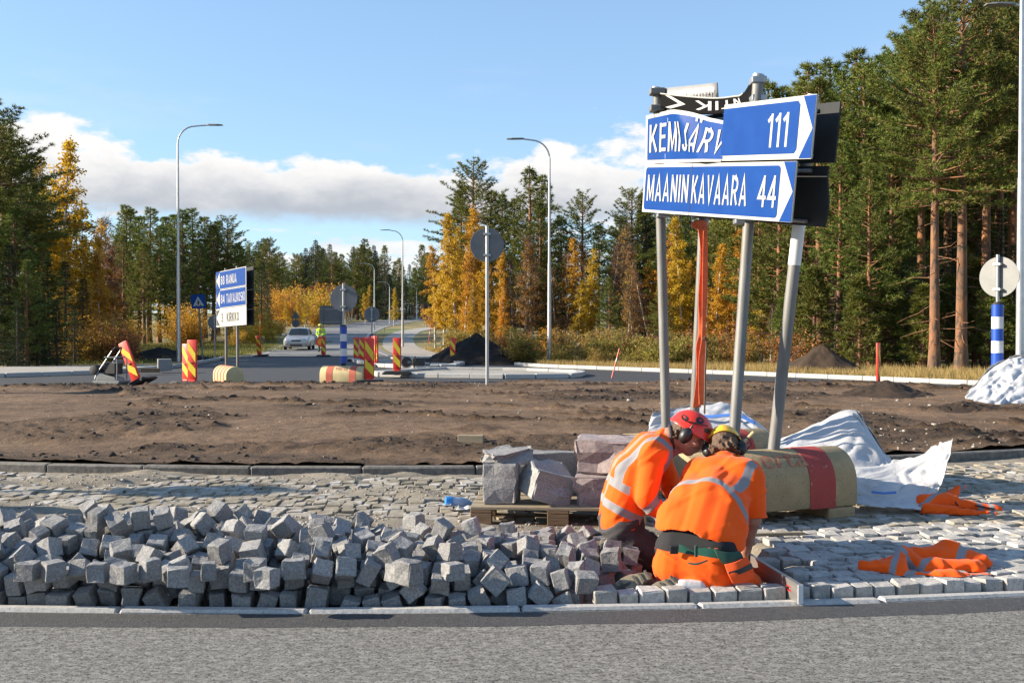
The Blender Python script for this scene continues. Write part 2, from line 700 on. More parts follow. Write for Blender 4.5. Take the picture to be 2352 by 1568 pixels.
add_relief(M['soil'], 14, .9, .05, 5, .45)
M['granite'] = mat('granite', (.30, .295, .29), .8, (.165, .165, .165), 90, 5, (.35, .65), .6, 26, rand=.16, c3=(.13, .13, .135), s3=210, f3=(.58, .70), bdist=.014, spec=.3)
M['granite_kerb'] = mat('granite_kerb', (.46, .45, .43), .8, (.33, .325, .31), 40, 5, (.35, .65), .5, 30, rand=.07, c3=(.15, .15, .15), s3=110, f3=(.6, .7), bdist=.008)
M['granite_old'] = mat('granite_old', (.2, .185, .165), .85, (.075, .07, .062), 18, 6, (.3, .7), .5, 30, rand=.1, bdist=.01)
M['granite_red'] = mat('granite_reddish', (.34, .28, .27), .8, (.22, .18, .175), 38, 5, (.35, .65), .35, 20, rand=.08, c3=(.09, .08, .08), s3=80, f3=(.6, .7), bdist=.008)
M['setts'] = mat('sett_granite', (.4, .385, .36), .8, (.27, .26, .245), 30, 5, (.35, .65), .6, 26, rand=.2, c3=(.12, .115, .11), s3=110, f3=(.6, .7), bdist=.012)
M['sand'] = mat('sand', (.25, .218, .168), .95, (.145, .126, .098), 3.2, 8, (.35, .65), .7, 60, bdist=.015, c3=(.3, .27, .2), s3=24, f3=(.6, .75))
M['bed'] = mat('bedding_sand', (.12, .11, .085), .95, (.075, .07, .055), 6, 8, (.35, .65), .6, 60, bdist=.015)
M['pave_far'] = mat('gravel_walk', (.33, .31, .28), .95, (.24, .225, .2), 1.4, 8, (.3, .7), .5, 30)
M['galv'] = mat('galvanised', (.42, .43, .44), .42, (.3, .31, .32), 14, 6, (.3, .7), metal=.75, stretch=(1, 1, .25), bump=.1)
M['galv_dull'] = mat('weathered_galvanised', (.2, .2, .197), .6, (.12, .117, .108), 9, 8, (.3, .75), metal=.25, stretch=(1, 1, .3), bump=.15, c3=(.17, .14, .1), s3=5, f3=(.6, .8))
M['lamp_pole'] = mat('lamp_pole_zinc', (.55, .56, .57), .38, (.45, .46, .47), 6, 4, metal=.7)
M['sign_back'] = mat('sign_back', (.16, .17, .18), .6, (.12, .13, .14), 5, 5)
M['sign_shaded'] = mat('sign_back_shaded', (.022, .025, .027), .6, (.03, .033, .036), 5, 5, spec=.2)  # darker copy of sign_back: shade on the back plates put into the colour
M['sign_back_lit'] = mat('sign_back_lit_aluminium', (.2, .205, .2), .55, (.17, .175, .17), 5, 5, metal=.1)  # paler copy of sign_back, sunlit tone in the colour; also plain grey metal
M['sign_black'] = mat('sign_black', (.004, .004, .0045), .8, (.009, .009, .009), 8, 6, (.55, .8), spec=.08)
M['sign_blue'] = mat('sign_blue', (.003, .040, .20), .45, (.005, .05, .225), 6, 7, (.4, .75), c3=(.06, .1, .26), s3=14, f3=(.76, .9), spec=.12, stretch=(1, 1, 1))
M['sign_white'] = mat('retroreflective_white', (.43, .43, .41), .5, (.38, .38, .36), 9, 5, spec=.2)
M['sign_greywhite'] = mat('street_plate_white', (.27, .275, .28), .45, (.23, .235, .24), 9, 5)
M['letter_black'] = mat('letter_black', (.02, .02, .022), .5)
M['bag'] = mat('woven_bag', (.58, .585, .6), .6, (.5, .505, .52), 7, 6, (.3, .7), .5, 26, trans=.18, bdist=.012)
M['bag_blue'] = mat('bag_blue_print', (.08, .2, .55), .6)
M['wood'] = mat('pallet_wood', (.22, .14, .075), .8, (.12, .075, .04), 10, 7, (.3, .7), .4, 40, stretch=(.25, 3, 3), rand=.15)
M['wood_old'] = mat('old_timber', (.3, .25, .17), .85, (.2, .165, .11), 10, 7, (.3, .7), .4, 30, stretch=(.3, 3, 3))
M['concrete'] = mat('yellow_concrete', (.38, .28, .15), .9, (.28, .205, .11), 7, 8, (.3, .7), .55, 60, bdist=.01, c3=(.16, .13, .08), s3=70, f3=(.6, .72))
M['concrete_pale'] = mat('pale_yellow_concrete', (.56, .45, .24), .9, (.46, .37, .2), 7, 8, (.3, .7), .4, 60, bdist=.01)
M['red_paint'] = mat('red_paint_worn', (.36, .045, .035), .75, (.28, .04, .03), 9, 7, (.35, .7), .5, 60, bdist=.008, c3=(.4, .28, .16), s3=26, f3=(.66, .76))
M['red_paint_pale'] = mat('red_paint_faded', (.5, .12, .07), .8, (.42, .1, .06), 9, 7)
M['red_text'] = mat('red_stencil', (.42, .12, .07), .85, (.4, .22, .12), 30, 5, (.45, .6))
M['mark_red'] = mat('marker_red', (.72, .045, .022), .45, (.6, .03, .02), 5, 5)
M['mark_yellow'] = mat('marker_yellow', (.78, .6, .03), .45, (.7, .52, .03), 5, 5)
M['rubber'] = mat('black_rubber', (.018, .018, .018), .7, (.03, .03, .03), 12, 5, bump=.2)
M['blue_plastic'] = mat('blue_plastic', (.008, .06, .36), .4)
M['white_plastic'] = mat('white_plastic', (.6, .6, .6), .45)
M['strap'] = mat('orange_strap', (.75, .17, .055), .75, (.62, .12, .04), 20, 5, trans=.2)
M['steel'] = mat('brushed_steel', (.42, .41, .39), .45, (.3, .29, .28), 12, 7, metal=.8, bump=.1, stretch=(.2, 2, 2))
M['rust'] = mat('rusty_rod', (.14, .09, .06), .8, (.08, .05, .035), 30, 5)
M['grass'] = mat('rough_grass', (.15, .125, .035), .95, (.25, .19, .075), .35, 8, (.35, .65), .5, 6, c3=(.07, .11, .025), s3=.12, f3=(.52, .66), bdist=.08)
M['far_green'] = mat('field_grass', (.09, .15, .03), .9, (.2, .19, .06), .25, 6)

# ------------------------------------------------------------------ the setting: ground, roads, apron, island
R_OUT, C_OUT = 24.0, (-1.2, 28.95)
R_IN, C_IN = 19.7, (-1.75, 29.14)


def y_out(x):
    return C_OUT[1] - np.sqrt(np.maximum(R_OUT ** 2 - (np.asarray(x, float) - C_OUT[0]) ** 2, 1))


def y_in(x):
    return C_IN[1] - np.sqrt(np.maximum(R_IN ** 2 - (np.asarray(x, float) - C_IN[0]) ** 2, 1))


def grid_mesh(name, X, Y, Zf, m, smooth=True, attr=None):
    xs, ys = np.meshgrid(X, Y)
    if callable(Zf):
        Z = Zf(xs, ys)
    else:
        Z = Zf
    V = np.stack([xs, ys, Z], -1).reshape(-1, 3)
    nx, ny = len(X), len(Y)
    i = np.arange(nx * ny).reshape(ny, nx)
    Fq = np.stack([i[:-1, :-1], i[:-1, 1:], i[1:, 1:], i[1:, :-1]], -1).reshape(-1, 4)
    return np_mesh(name, V, Fq, 4, m, smooth, attr)


def structure(name, me):
    return props(link(name, me), kind='structure')


gx = np.concatenate([np.linspace(-900, -130, 14), np.linspace(-120, 120, 161), np.linspace(130, 900, 14)])
gy = np.concatenate([np.linspace(-60, 14, 8), np.linspace(16, 120, 105), np.linspace(124, 320, 50), np.linspace(340, 2400, 22)])
structure('ground', grid_mesh('ground', gx, gy, lambda x, y: terrain(np.clip(x, -120, 120), np.clip(y, -60, 600)), M['grass']))


def sheet(name, pts, z, m):
    from mathutils.geometry import tessellate_polygon
    V = [Vector((p[0], p[1], z)) for p in pts]
    tri = tessellate_polygon([V])
    me = bpy.data.meshes.new(name)
    T = []
    for t in tri:
        n = (V[t[1]] - V[t[0]]).cross(V[t[2]] - V[t[0]])
        T.append(tuple(t) if n.z > 0 else tuple(t[::-1]))
    me.from_pydata([tuple(v) for v in V], [], T)
    me.materials.append(m)
    return structure(name, me)


xs_ = np.linspace(-23, 20, 60)
sheet('road', [(-23, -8), (20, -8)] + [(x, float(y_out(x)) - .001) for x in xs_[::-1]], -0.008, M['asphalt_old'])
# fresh bituminous seam beside the kerb, with an uneven inner edge
xs2 = np.linspace(-9, 8, 160)
seam = [(x, float(y_out(x)) - .012) for x in xs2] + [(x, float(y_out(x)) - .215 - .035 * float(fbm(x * 2.2, 3., 4, 4))) for x in xs2[::-1]]
sheet('asphalt_seam', seam, -0.0066, M['asphalt_seam'])
xs3 = np.linspace(-9, 8, 200)
sheet('worn_lane_strip', [(x, float(y_out(x)) - 1.05 - .10 * float(fbm(x * 1.2, 1., 4, 8))) for x in xs3] + [(x, float(y_out(x)) - 1.2 - .14 * float(fbm(x * 1.1, 7., 4, 9))) for x in xs3[::-1]], -0.004, M['asphalt_old'])

far = [(-60, 15.5), (60, 15.5), (30, 17), (20, 19), (14.5, 22.2), (11.6, 25.2), (7.05, 30.8), (1.4, 36.7), (.2, 39), (-1.2, 44), (-3.4, 50.8), (-6.2, 56),
       (-14.8, 56), (-13.9, 50), (-13.0, 42), (-12.4, 36.6), (-12.8, 31.5), (-15, 29), (-22, 27.6), (-60, 25)]
sheet('roundabout_carriageway', far, 0.0, M['asphalt_new'])


def strip(name, pts, w, m, dz, ctrl=None):
    """ribbon that follows the terrain"""
    pts = np.array(pts, float)
    t = np.arange(len(pts))
    tt = np.linspace(0, len(pts) - 1, 40 * (len(pts) - 1))
    x, y = np.interp(tt, t, pts[:, 0]), np.interp(tt, t, pts[:, 1])
    k = np.ones(25) / 25
    xp = np.convolve(np.pad(x, 12, 'edge'), k, 'valid')
    yp = np.convolve(np.pad(y, 12, 'edge'), k, 'valid')
    tx, ty = np.gradient(xp), np.gradient(yp)
    ln = np.hypot(tx, ty)
    nx, ny = ty / ln, -tx / ln
    U = np.linspace(-.5, .5, 5)
    P = []
    for u in U:
        X, Y = xp + nx * w * u, yp + ny * w * u
        P.append(np.stack([X, Y, terrain(xp, yp) + dz], -1))
    V = np.stack(P, 1).reshape(-1, 3)
    n, c = len(xp), len(U)
    i = np.arange(n * c).reshape(n, c)
    Fq = np.stack([i[:-1, :-1], i[:-1, 1:], i[1:, 1:], i[1:, :-1]], -1).reshape(-1, 4)
    return structure(name, np_mesh(name, V, Fq, 4, m, True))


RC = [(-9.6, 51), (-12.4, 66), (-15.3, 82), (-17.7, 100), (-19.4, 125), (-19.0, 150), (-17.4, 180), (-13, 215), (-3, 250)]
strip('road_ahead', RC, 7.6, M['far_road'], .035)
strip('road_edge_line', [(x - 3.35, y) for x, y in RC], .14, M['paint'], .042)
strip('road_edge_line', [(x + 3.35, y) for x, y in RC], .14, M['paint'], .042)
strip('path', [(-3.0, 47), (-5.2, 56), (-8.0, 72), (-10.3, 90), (-11.2, 110), (-8, 130)], 2.6, M['pave_far'], .03)
sheet('pavement', [(-60, 25.6), (-22, 28.1), (-15.3, 29.4), (-13.2, 31.7), (-12.9, 36.5), (-14, 38), (-20, 35.5), (-60, 33)], .07, M['pave_far'])
sheet('pavement', [(11.9, 25.3), (7.3, 31.0), (1.7, 36.9), (2.2, 37.6), (8.0, 31.6), (13, 25.4), (16, 22.4), (40, 17), (30, 17.1), (20, 19.1), (14.7, 22.35)], .07, M['pave_far'])

# sandy bed under the cobbles, from the road kerb to the island kerb


def CORE(x, dd):
    """sand left under the middle of the cube heap"""
    top = np.interp(x, [-3.4, -2.2, -1.0, 0, .8, 1.05], [.11, .09, .04, -.04, -.07, -.085])
    return -.085 + (top + .085) * np.exp(-((dd - .74) / .34) ** 2)


def bed_h(x, y):
    r = np.hypot(x - C_OUT[0], y - C_OUT[1])
    depth = R_OUT - r                                  # metres in from the road kerb
    edge = 1.52 + .10 * (vnoise(x * 0 + 1.0, y * 6.0, 3) - .5)
    inbed = (1 - sstep(edge - .05, edge + .05, x)) * (1 - sstep(1.28, 1.5, depth))
    base = .018 + .018 * (fbm(x * 3, y * 3, 3, 2) - .4)
    cover = (fbm(x * 1.1, y * 2.0, 4, 6) - .56) * .24
    left = (1 - sstep(.5, 2.2, x))
    band = sstep(1.25, 1.7, depth) * (1 - sstep(2.1, 3.0, depth))
    base = base + left * np.clip(cover + band * .058, -.004, .06) + .01 * left
    base = np.where(depth < .17, -.03, base)
    base = base + .10 * np.exp(-((x + 2.0) / .55) ** 2 - ((depth - 1.62) / .16) ** 2) * left
    right = sstep(2.6, 3.2, x) * np.exp(-((depth - 2.9) / .8) ** 2) * (fbm(x * 2, y * 2, 3, 9) - .35) * .08
    base = base + np.maximum(right, 0)
    fine = (fbm(x * 22, y * 22, 2, 5) - .5) * .012
    return base * (1 - inbed) + (CORE(x, depth) - .02 + .03 * fbm(x * 4, y * 4, 3, 1)) * inbed + fine


bx_ = np.linspace(-9, 8, 380)
bd_ = np.linspace(0, 1, 120)
XX, DD = np.meshgrid(bx_, bd_)
y0_, y1_ = y_out(XX) + .06, y_in(XX) + .02
YY = y0_ + (y1_ - y0_) * DD
ZZ = bed_h(XX, YY)
i_ = np.arange(380 * 120).reshape(120, 380)
Fq_ = np.stack([i_[:-1, :-1], i_[:-1, 1:], i_[1:, 1:], i_[1:, :-1]], -1).reshape(-1, 4)
apron = structure('cobbled_apron', np_mesh('cobbled_apron', np.stack([XX, YY, ZZ], -1).reshape(-1, 3), Fq_, 4, M['sand'], True))


# granite setts
def rough_block(name, sx, sy, sz, m, seed, jit=.06, cham=.10, sub=0, flat_bottom=False):
    """split-faced stone: a box with broken corners and uneven faces (46 triangles)"""
    r = np.random.default_rng(seed)
    bm = bmesh.new()
    bmesh.ops.create_cube(bm, size=1.0)
    c = cham * r.uniform(.6, 1.3)
    bmesh.ops.bevel(bm, geom=list(bm.edges), offset=c * .55, segments=1, affect='EDGES', profile=.5)
    if sub:
        bmesh.ops.triangulate(bm, faces=bm.faces)
        bmesh.ops.subdivide_edges(bm, edges=list(bm.edges), cuts=sub, use_grid_fill=True)
    corner = {}
    for v in bm.verts:
        k = (v.co.x > 0, v.co.y > 0, v.co.z > 0)
        if k not in corner:
            corner[k] = r.normal(0, jit, 3)
        v.co += Vector(corner[k]) * .8 + Vector(r.normal(0, jit * .35, 3))
    for v in bm.verts:
        v.co.x *= sx
        v.co.y *= sy
        v.co.z *= sz
    me = bpy.data.meshes.new(name)
    bm.to_mesh(me)
    bm.free()
    me.materials.append(m)
    return me


sett_meshes = [rough_block('sett', .125, .118, .12, M['setts'], 100 + i, .045, .09) for i in range(14)]


def sett_places():
    out = []
    rr = np.random.default_rng(3)
    k = 0
    r = R_OUT - .115 - .065
    while r > R_IN + .12:
        depth = R_OUT - r
        a0 = rr.uniform(0, .005)
        a = -.40 + a0
        while a < .36:
            w = rr.uniform(.092, .138)
            a += (w + .012) / r
            am = a - w / r / 2
            x = C_OUT[0] + r * math.sin(am)
            y = C_OUT[1] - r * math.cos(am)
            if y > float(y_in(x)) - .07 or not (-6.5 < x < 6.5):
                continue
            edge = 1.58 + .12 * math.sin(y * 21)
            inbed = depth < 1.38 and x < edge
            if k == 0 and x > .47:
                inbed = False
            if inbed:
                continue
            if abs(x) > y * .56 + 1.1:
                continue
            out.append((x, y, am, w, depth, k))
        r -= rr.uniform(.117, .130)
        k += 1
    return out


SETTS = sett_places()
SETTS.sort(key=lambda s: s[1] + (2.5 if s[0] < 1.0 and s[5] > 0 else 0))
rest_V, rest_F, nb = [], [], 0
for i, (x, y, am, w, depth, k) in enumerate(SETTS):
    me = RND.choice(sett_meshes)
    z = .05 - .06 + RND.uniform(-.008, .010)
    rot = Euler((RND.uniform(-.045, .045), RND.uniform(-.045, .045), am + RND.uniform(-.06, .06)))
    sc = Vector((w / .125, RND.uniform(.93, 1.05), 1))
    if i < 300:
        o = link('sett', me, apron, (x, y, z), rot)
        o.scale = sc
    else:
        mt = Matrix.LocRotScale(Vector((x, y, z)), rot, sc)
        co = [mt @ v.co for v in me.vertices]
        rest_V += [tuple(c) for c in co]
        rest_F += [tuple(v + nb for v in p.vertices) for p in me.polygons]
        nb += len(co)
me = bpy.data.meshes.new('setts_beyond')
me.from_pydata(rest_V, [], rest_F)
me.materials.append(mat('dusty_setts', (.34, .31, .26), .85, (.21, .182, .135), 2.2, 8, (.34, .56), .6, 26, bdist=.012, c3=(.42, .4, .37), s3=7, f3=(.56, .66)))
props(link('setts_beyond', me, apron), kind='stuff')


def kerb_line(name, pts, w, h, z0, seg, m, label=None, smooth_n=1):
    """kerb stones end to end along a polyline; each stone is an object of its own"""
    pts = [Vector((p[0], p[1], 0)) for p in pts]
    ln = [0]
    for a, b in zip(pts, pts[1:]):
        ln.append(ln[-1] + (b - a).length)
    root = empty(name, (0, 0, 0))
    props(root, kind='structure')
    n = max(1, int(round(ln[-1] / seg)))

    def at(s):
        for i in range(len(ln) - 1):
            if s <= ln[i + 1] + 1e-6:
                t = (s - ln[i]) / max(ln[i + 1] - ln[i], 1e-6)
                return pts[i].lerp(pts[i + 1], min(max(t, 0), 1))
        return pts[-1]
    cut = [0.0]
    while cut[-1] < ln[-1] - seg * .5:
        cut.append(min(ln[-1], cut[-1] + seg * RND.uniform(.9, 1.08)))
    cache = []
    for q in range(4):
        mb = MB()
        mb.box((0, 0, h / 2), (1, w, h))
        me = mb.mesh('kerb_stone', m, bevel=min(.014, h * .2), seg=1)
        for v in me.vertices:
            v.co.y += RND.uniform(-.004, .004)
            v.co.z += RND.uniform(-.004, .004)
        cache.append(me)
    for a, b in zip(cut, cut[1:]):
        p, q = at(a + .004), at(b - .004)
        d = q - p
        if d.length < .05:
            continue
        o = link('kerb_stone', RND.choice(cache), root, ((p.x + q.x) / 2, (p.y + q.y) / 2, z0 + (TZ(*((p + q) / 2).to_2d()) + .012 if p.y > 45 else 0)), (0, 0, math.atan2(d.y, d.x)))
        o.scale = (d.length, 1, 1)
    return root


kerb_line('road_kerb', [(x, float(y_out(x)) + .05) for x in np.linspace(-5, 5.2, 90)], .085, .13, -.126, 1.0, M['granite_kerb'])
kerb_line('island_kerb', [(x, float(y_in(x)) + .06) for x in np.linspace(-7.5, 8.5, 90)], .13, .24, -.135, 1.05, M['granite_old'])
Gp = lambda *p: [(G(x, y).x, G(x, y).y) for x, y in p]
kerb_line('outer_kerb', [(.15, 38.9), (1.4, 36.7), (7.05, 30.8), (11.6, 25.25), (14.5, 22.2), (20, 19)], .16, .13, 0, 1.0, M['granite_kerb'])
kerb_line('pavement_kerb', [(-26, 27.2), (-22, 27.7), (-15, 29.1), (-12.8, 31.6), (-12.35, 36.7), (-12.9, 42), (-13.6, 47)], .16, .13, 0, 1.0, M['granite_kerb'])
kerb_line('splitter_kerb', Gp((806, 827), (845, 841), (930, 846), (1035, 846), (1060, 838), (1000, 832), (900, 826), (806, 827)), .3, .14, 0, .8, M['granite_kerb'])
kerb_line('splitter_kerb', Gp((868, 862), (880, 866), (1010, 868), (1180, 870), (1318, 868), (1340, 860), (1200, 854), (1000, 852), (868, 862)), .3, .14, 0, 1.0, M['granite_kerb'])
sheet('splitter_fill', Gp((812, 828), (848, 840), (930, 845), (1030, 845), (1052, 838), (1000, 833), (900, 827)), .06, M['pave_far'])
sheet('splitter_fill', Gp((885, 864), (1010, 866), (1180, 868), (1310, 866), (1330, 860), (1200, 855), (1000, 853)), .06, M['pave_far'])

# soil of the roundabout island: a low mound with raked ridges
FX = np.array([-22, -15, -10.9, -7.4, -4.8, -.6, 3.6, 7.2, 9.0, 10.6, 12.5])
FY = np.array([14, 18.5, 21.3, 23.2, 23.7, 24.3, 24.8, 23.6, 21.0, 18.5, 14.5])


def soil_h(x, y, full=False):
    yi, yf = y_in(x) + .12, np.interp(x, FX, FY)
    t = np.clip((y - yi) / (yf - yi), 0, 1)
    z = .112 + .20 * np.sin(np.pi * np.clip(t, 0, 1)) ** .8 * sstep(0, .16, t)
    z = z - .14 * sstep(.93, 1.0, t)
    u = x * .93 - y * .36
    v = x * .36 + y * .93
    wv = v + .55 * (fbm(u * .30, v * .25, 3, 21) - .5) * 3
    n = fbm(u * .12 + 3, wv * .80, 2, 31)
    gate = sstep(.32, .52, fbm(u * .45, v * .9, 3, 41))
    rid = np.exp(-((n - .5) / .026) ** 2) * gate
    n2 = fbm(u * .10 + 11, wv * 1.3 + 5, 2, 51)
    rid = np.maximum(rid, .8 * np.exp(-((n2 - .46) / .016) ** 2) * (1 - gate) * sstep(.42, .55, fbm(u * .5, v * .5, 2, 61)))
    near = np.exp(-((y - yi) / .55) ** 2)
    rid = np.maximum(rid, .35 * near * sstep(.35, .6, fbm(u * .9, v * 2, 3, 71)))
    patch = sstep(.58, .74, fbm(x * .45 + 7, y * .8, 3, 81)) * .6
    rid = np.maximum(rid, patch)
    lump = fbm(x * 9, y * 9, 3, 5)
    z = z + rid * (.045 + .16 * (lump - .35)) * .9
    z = z + (fbm(x * 1.2, y * 1.2, 3, 15) - .5) * .05 + (fbm(x * 14, y * 14, 2, 25) - .5) * .012
    if full:
        moist = np.clip(rid * .8 + (lump - .5) * .35 + (fbm(x * .5, y * 1.4, 4, 91) - .52) * 1.1 + .22 + near * .05, 0, 1)
        return z, moist
    return z


sx_ = np.linspace(-12.4, 12.4, 440)
st_ = np.linspace(0, 1, 330)
SX, ST = np.meshgrid(sx_, st_)
sy0, sy1 = y_in(SX) + .10, np.interp(SX, FX, FY)
SY = sy0 + (sy1 - sy0) * ST ** 1.35
SZ, MO = soil_h(SX, SY, True)
i_ = np.arange(SX.size).reshape(SX.shape)
Fq_ = np.stack([i_[:-1, :-1], i_[:-1, 1:], i_[1:, 1:], i_[1:, :-1]], -1).reshape(-1, 4)
structure('soil_island', np_mesh('soil_island', np.stack([SX, SY, SZ], -1).reshape(-1, 3), Fq_, 4, M['soil'], True, {'moist': MO.ravel()}))
SOIL = lambda x, y: float(soil_h(np.array([x]), np.array([y]))[0])


def ground_z(x, y):
    if float(y_in(x)) + .12 < y < float(np.interp(x, FX, FY)):
        return SOIL(x, y)
    return 0.0 if y < 45 else TZ(x, y)


def scatter(name, pts, size, m, label, cat, seed, flat=.7):
    """many small stones or clods as one mesh"""
    r = np.random.default_rng(seed)
    ico = bmesh.new()
    bmesh.ops.create_icosphere(ico, subdivisions=1, radius=1)
    bv = np.array([v.co[:] for v in ico.verts])
    bf = np.array([[v.index for v in f.verts] for f in ico.faces])
    ico.free()
    n = len(pts)
    pts = np.asarray(pts)
    s = np.exp(r.normal(0, .45, n)) * size
    d = 1 + r.normal(0, .22, (n, len(bv), 1))
    an = r.uniform(0, 6.28, n)
    V = bv[None] * d
    c, q = np.cos(an)[:, None], np.sin(an)[:, None]
    V = np.stack([V[..., 0] * c - V[..., 1] * q, V[..., 0] * q + V[..., 1] * c, V[..., 2] * flat], -1) * s[:, None, None]
    V = V + pts[:, None, :]
    Fc = bf[None] + (np.arange(n) * len(bv))[:, None, None]
    return props(link(name, np_mesh(name, V.reshape(-1, 3), Fc.reshape(-1, 3), 3, m, False)), label, cat, kind='stuff')


M['clod'] = mat('dark_clod', (.045, .032, .022), .95, (.025, .018, .013), 20, 4)
M['pebble'] = mat('pebble', (.34, .3, .25), .85, (.2, .18, .15), 9, 4, coord='Generated', c3=(.5, .46, .4), s3=22, f3=(.55, .65))
r_ = np.random.default_rng(77)
cx_ = r_.uniform(-11, 11, 26000)
cy_ = r_.uniform(9.4, 23, 26000)
z_, mo_ = soil_h(cx_, cy_, True)
ok_ = (cy_ > y_in(cx_) + .15) & (cy_ < np.interp(cx_, FX, FY) - .3) & (np.abs(cx_) < cy_ * .56) & (mo_ > r_.uniform(.42, 1.1, 26000))
scatter('soil_clods', np.stack([cx_, cy_, z_], -1)[ok_][:4600], .017, M['clod'], 'dark crumbly clods of earth on the bare island', 'soil clods', 1)
ok_ = (cy_ > y_in(cx_) + .15) & (cy_ < np.interp(cx_, FX, FY) - .3) & (np.abs(cx_) < cy_ * .56)
w_ = r_.uniform(0, 1, 26000) < (.02 + .30 * np.exp(-((cx_ - 5.0) / 1.6) ** 2 - ((cy_ - 11.2) / 1.5) ** 2))
scatter('pebbles', np.stack([cx_, cy_, z_ + .004], -1)[ok_ & w_][:420], .012, M['pebble'], 'small pale pebbles strewn over the bare earth', 'pebbles', 2)
px_ = r_.uniform(-5, 6, 5000)
pd_ = r_.uniform(1.4, 4.2, 5000)
py_ = y_out(px_) + pd_
pz_ = bed_h(px_, py_)
ok_ = (np.abs(px_) < py_ * .56) & (pz_ > .03)
scatter('grit', np.stack([px_, py_, pz_ + .003], -1)[ok_][:1800], .008, M['pebble'], 'loose grit and stone chips lying on the cobbled apron', 'grit', 3)

# ------------------------------------------------------------------ trees
M['bark_pine'] = mat('pine_bark', (.12, .075, .05), .9, (.28, .12, .05), 1.2, 5, (.35, .6), .6, 9, stretch=(1, 1, .35), bdist=.05, c3=(.06, .045, .035), s3=7, f3=(.5, .65))
M['bark_dark'] = mat('spruce_bark', (.09, .07, .055), .9, (.06, .045, .035), 6, 5, bump=.5, bdist=.04)
M['bark_birch'] = mat('birch_bark', (.52, .48, .42), .8, (.35, .32, .28), 3, 5, (.4, .7), c3=(.04, .035, .03), s3=4.5, f3=(.58, .64), stretch=(1, 1, 2.2))
M['needle'] = attr_mat('pine_needles', (.05, .08, .015), (.21, .225, .042), 'tint', .6, trans=.25, rand=.25, hue=.025)
M['needle_spruce'] = attr_mat('spruce_needles', (.022, .042, .016), (.06, .085, .028), 'tint', .6, trans=.2, rand=.25, hue=.02)
M['leaf_gold'] = attr_mat('golden_birch_leaves', (.38, .19, .02), (.62, .40, .035), 'tint', .6, trans=.42, rand=.18, hue=.018)
M['leaf_rust'] = attr_mat('rusty_leaves', (.24, .11, .03), (.42, .22, .05), 'tint', .7, trans=.35, rand=.25, hue=.03)
M['leaf_olive'] = attr_mat('willow_leaves', (.17, .14, .03), (.34, .25, .055), 'tint', .7, trans=.4, rand=.25, hue=.03)
M['twig'] = mat('bare_twigs', (.11, .075, .06), .9, (.16, .11, .085), 3, 3, rand=.2)


def unit(n, r):
    v = r.normal(size=(n, 3))
    return v / np.linalg.norm(v, axis=1, keepdims=True)


def tuft_tris(c, d, n, Ln, W, r, spread=1.0):
    """n needle blades from every tuft centre"""
    k = len(c)
    dd = np.repeat(d, n, 0) + unit(k * n, r) * spread
    dd /= np.linalg.norm(dd, axis=1, keepdims=True)
    cc = np.repeat(c, n, 0)
    side = np.cross(dd, unit(k * n, r))
    side /= np.linalg.norm(side, axis=1, keepdims=True) + 1e-9
    ln = Ln * r.uniform(.7, 1.2, (k * n, 1))
    V = np.stack([cc - side * W / 2, cc + side * W / 2, cc + dd * ln], 1).reshape(-1, 3)
    t = np.repeat(np.repeat(r.random(k), n) * .6 + r.random(k * n) * .4, 3)
    return V, t


def leaf_quads(c, s, r, droop=.3):
    n = len(c)
    a = unit(n, r)
    a[:, 2] -= droop
    a /= np.linalg.norm(a, axis=1, keepdims=True)
    b = np.cross(a, unit(n, r))
    b /= np.linalg.norm(b, axis=1, keepdims=True) + 1e-9
    sz = s * r.uniform(.6, 1.3, (n, 1))
    V = np.stack([c - a * sz * .5, c + b * sz * .36, c + a * sz * .6, c - b * sz * .36], 1).reshape(-1, 3)
    return V, np.repeat(r.random(n), 4)


class Wood:
    def __init__(s):
        s.V, s.F, s.n = [], [], 0

    def tube(s, P, R, k=5):
        P = np.asarray(P, float)
        R = np.asarray(R, float)
        t = np.gradient(P, axis=0)
        t /= np.linalg.norm(t, axis=1, keepdims=True) + 1e-9
        ref = np.where(np.abs(t[:, 2:3]) < .9, [[0, 0, 1.]], [[1., 0, 0]])
        u = np.cross(t, ref)
        u /= np.linalg.norm(u, axis=1, keepdims=True)
        w = np.cross(t, u)
        a = np.arange(k) * 2 * np.pi / k
        V = P[:, None] + (u[:, None] * np.cos(a)[None, :, None] + w[:, None] * np.sin(a)[None, :, None]) * R[:, None, None]
        n = len(P)
        i = (np.arange(n * k).reshape(n, k)) + s.n
        j = np.roll(i, -1, 1)
        s.V.append(V.reshape(-1, 3))
        s.F.append(np.stack([i[:-1], j[:-1], j[1:], i[1:]], -1).reshape(-1, 4))
        s.n += n * k

    def mesh(s, name, m):
        return np_mesh(name, np.concatenate(s.V), np.concatenate(s.F), 4, m, True)


def branch_path(p, az, el, L, r, n=5, sag=0.0, curl=.3, wob=.12):
    P = [np.array(p, float)]
    e, a = el, az
    for i in range(n - 1):
        st = L / (n - 1)
        P.append(P[-1] + st * np.array([math.cos(a) * math.cos(e), math.sin(a) * math.cos(e), math.sin(e)]))
        e += (curl - sag) / (n - 1) + r.normal(0, wob * .5)
        a += r.normal(0, wob)
    return np.array(P)


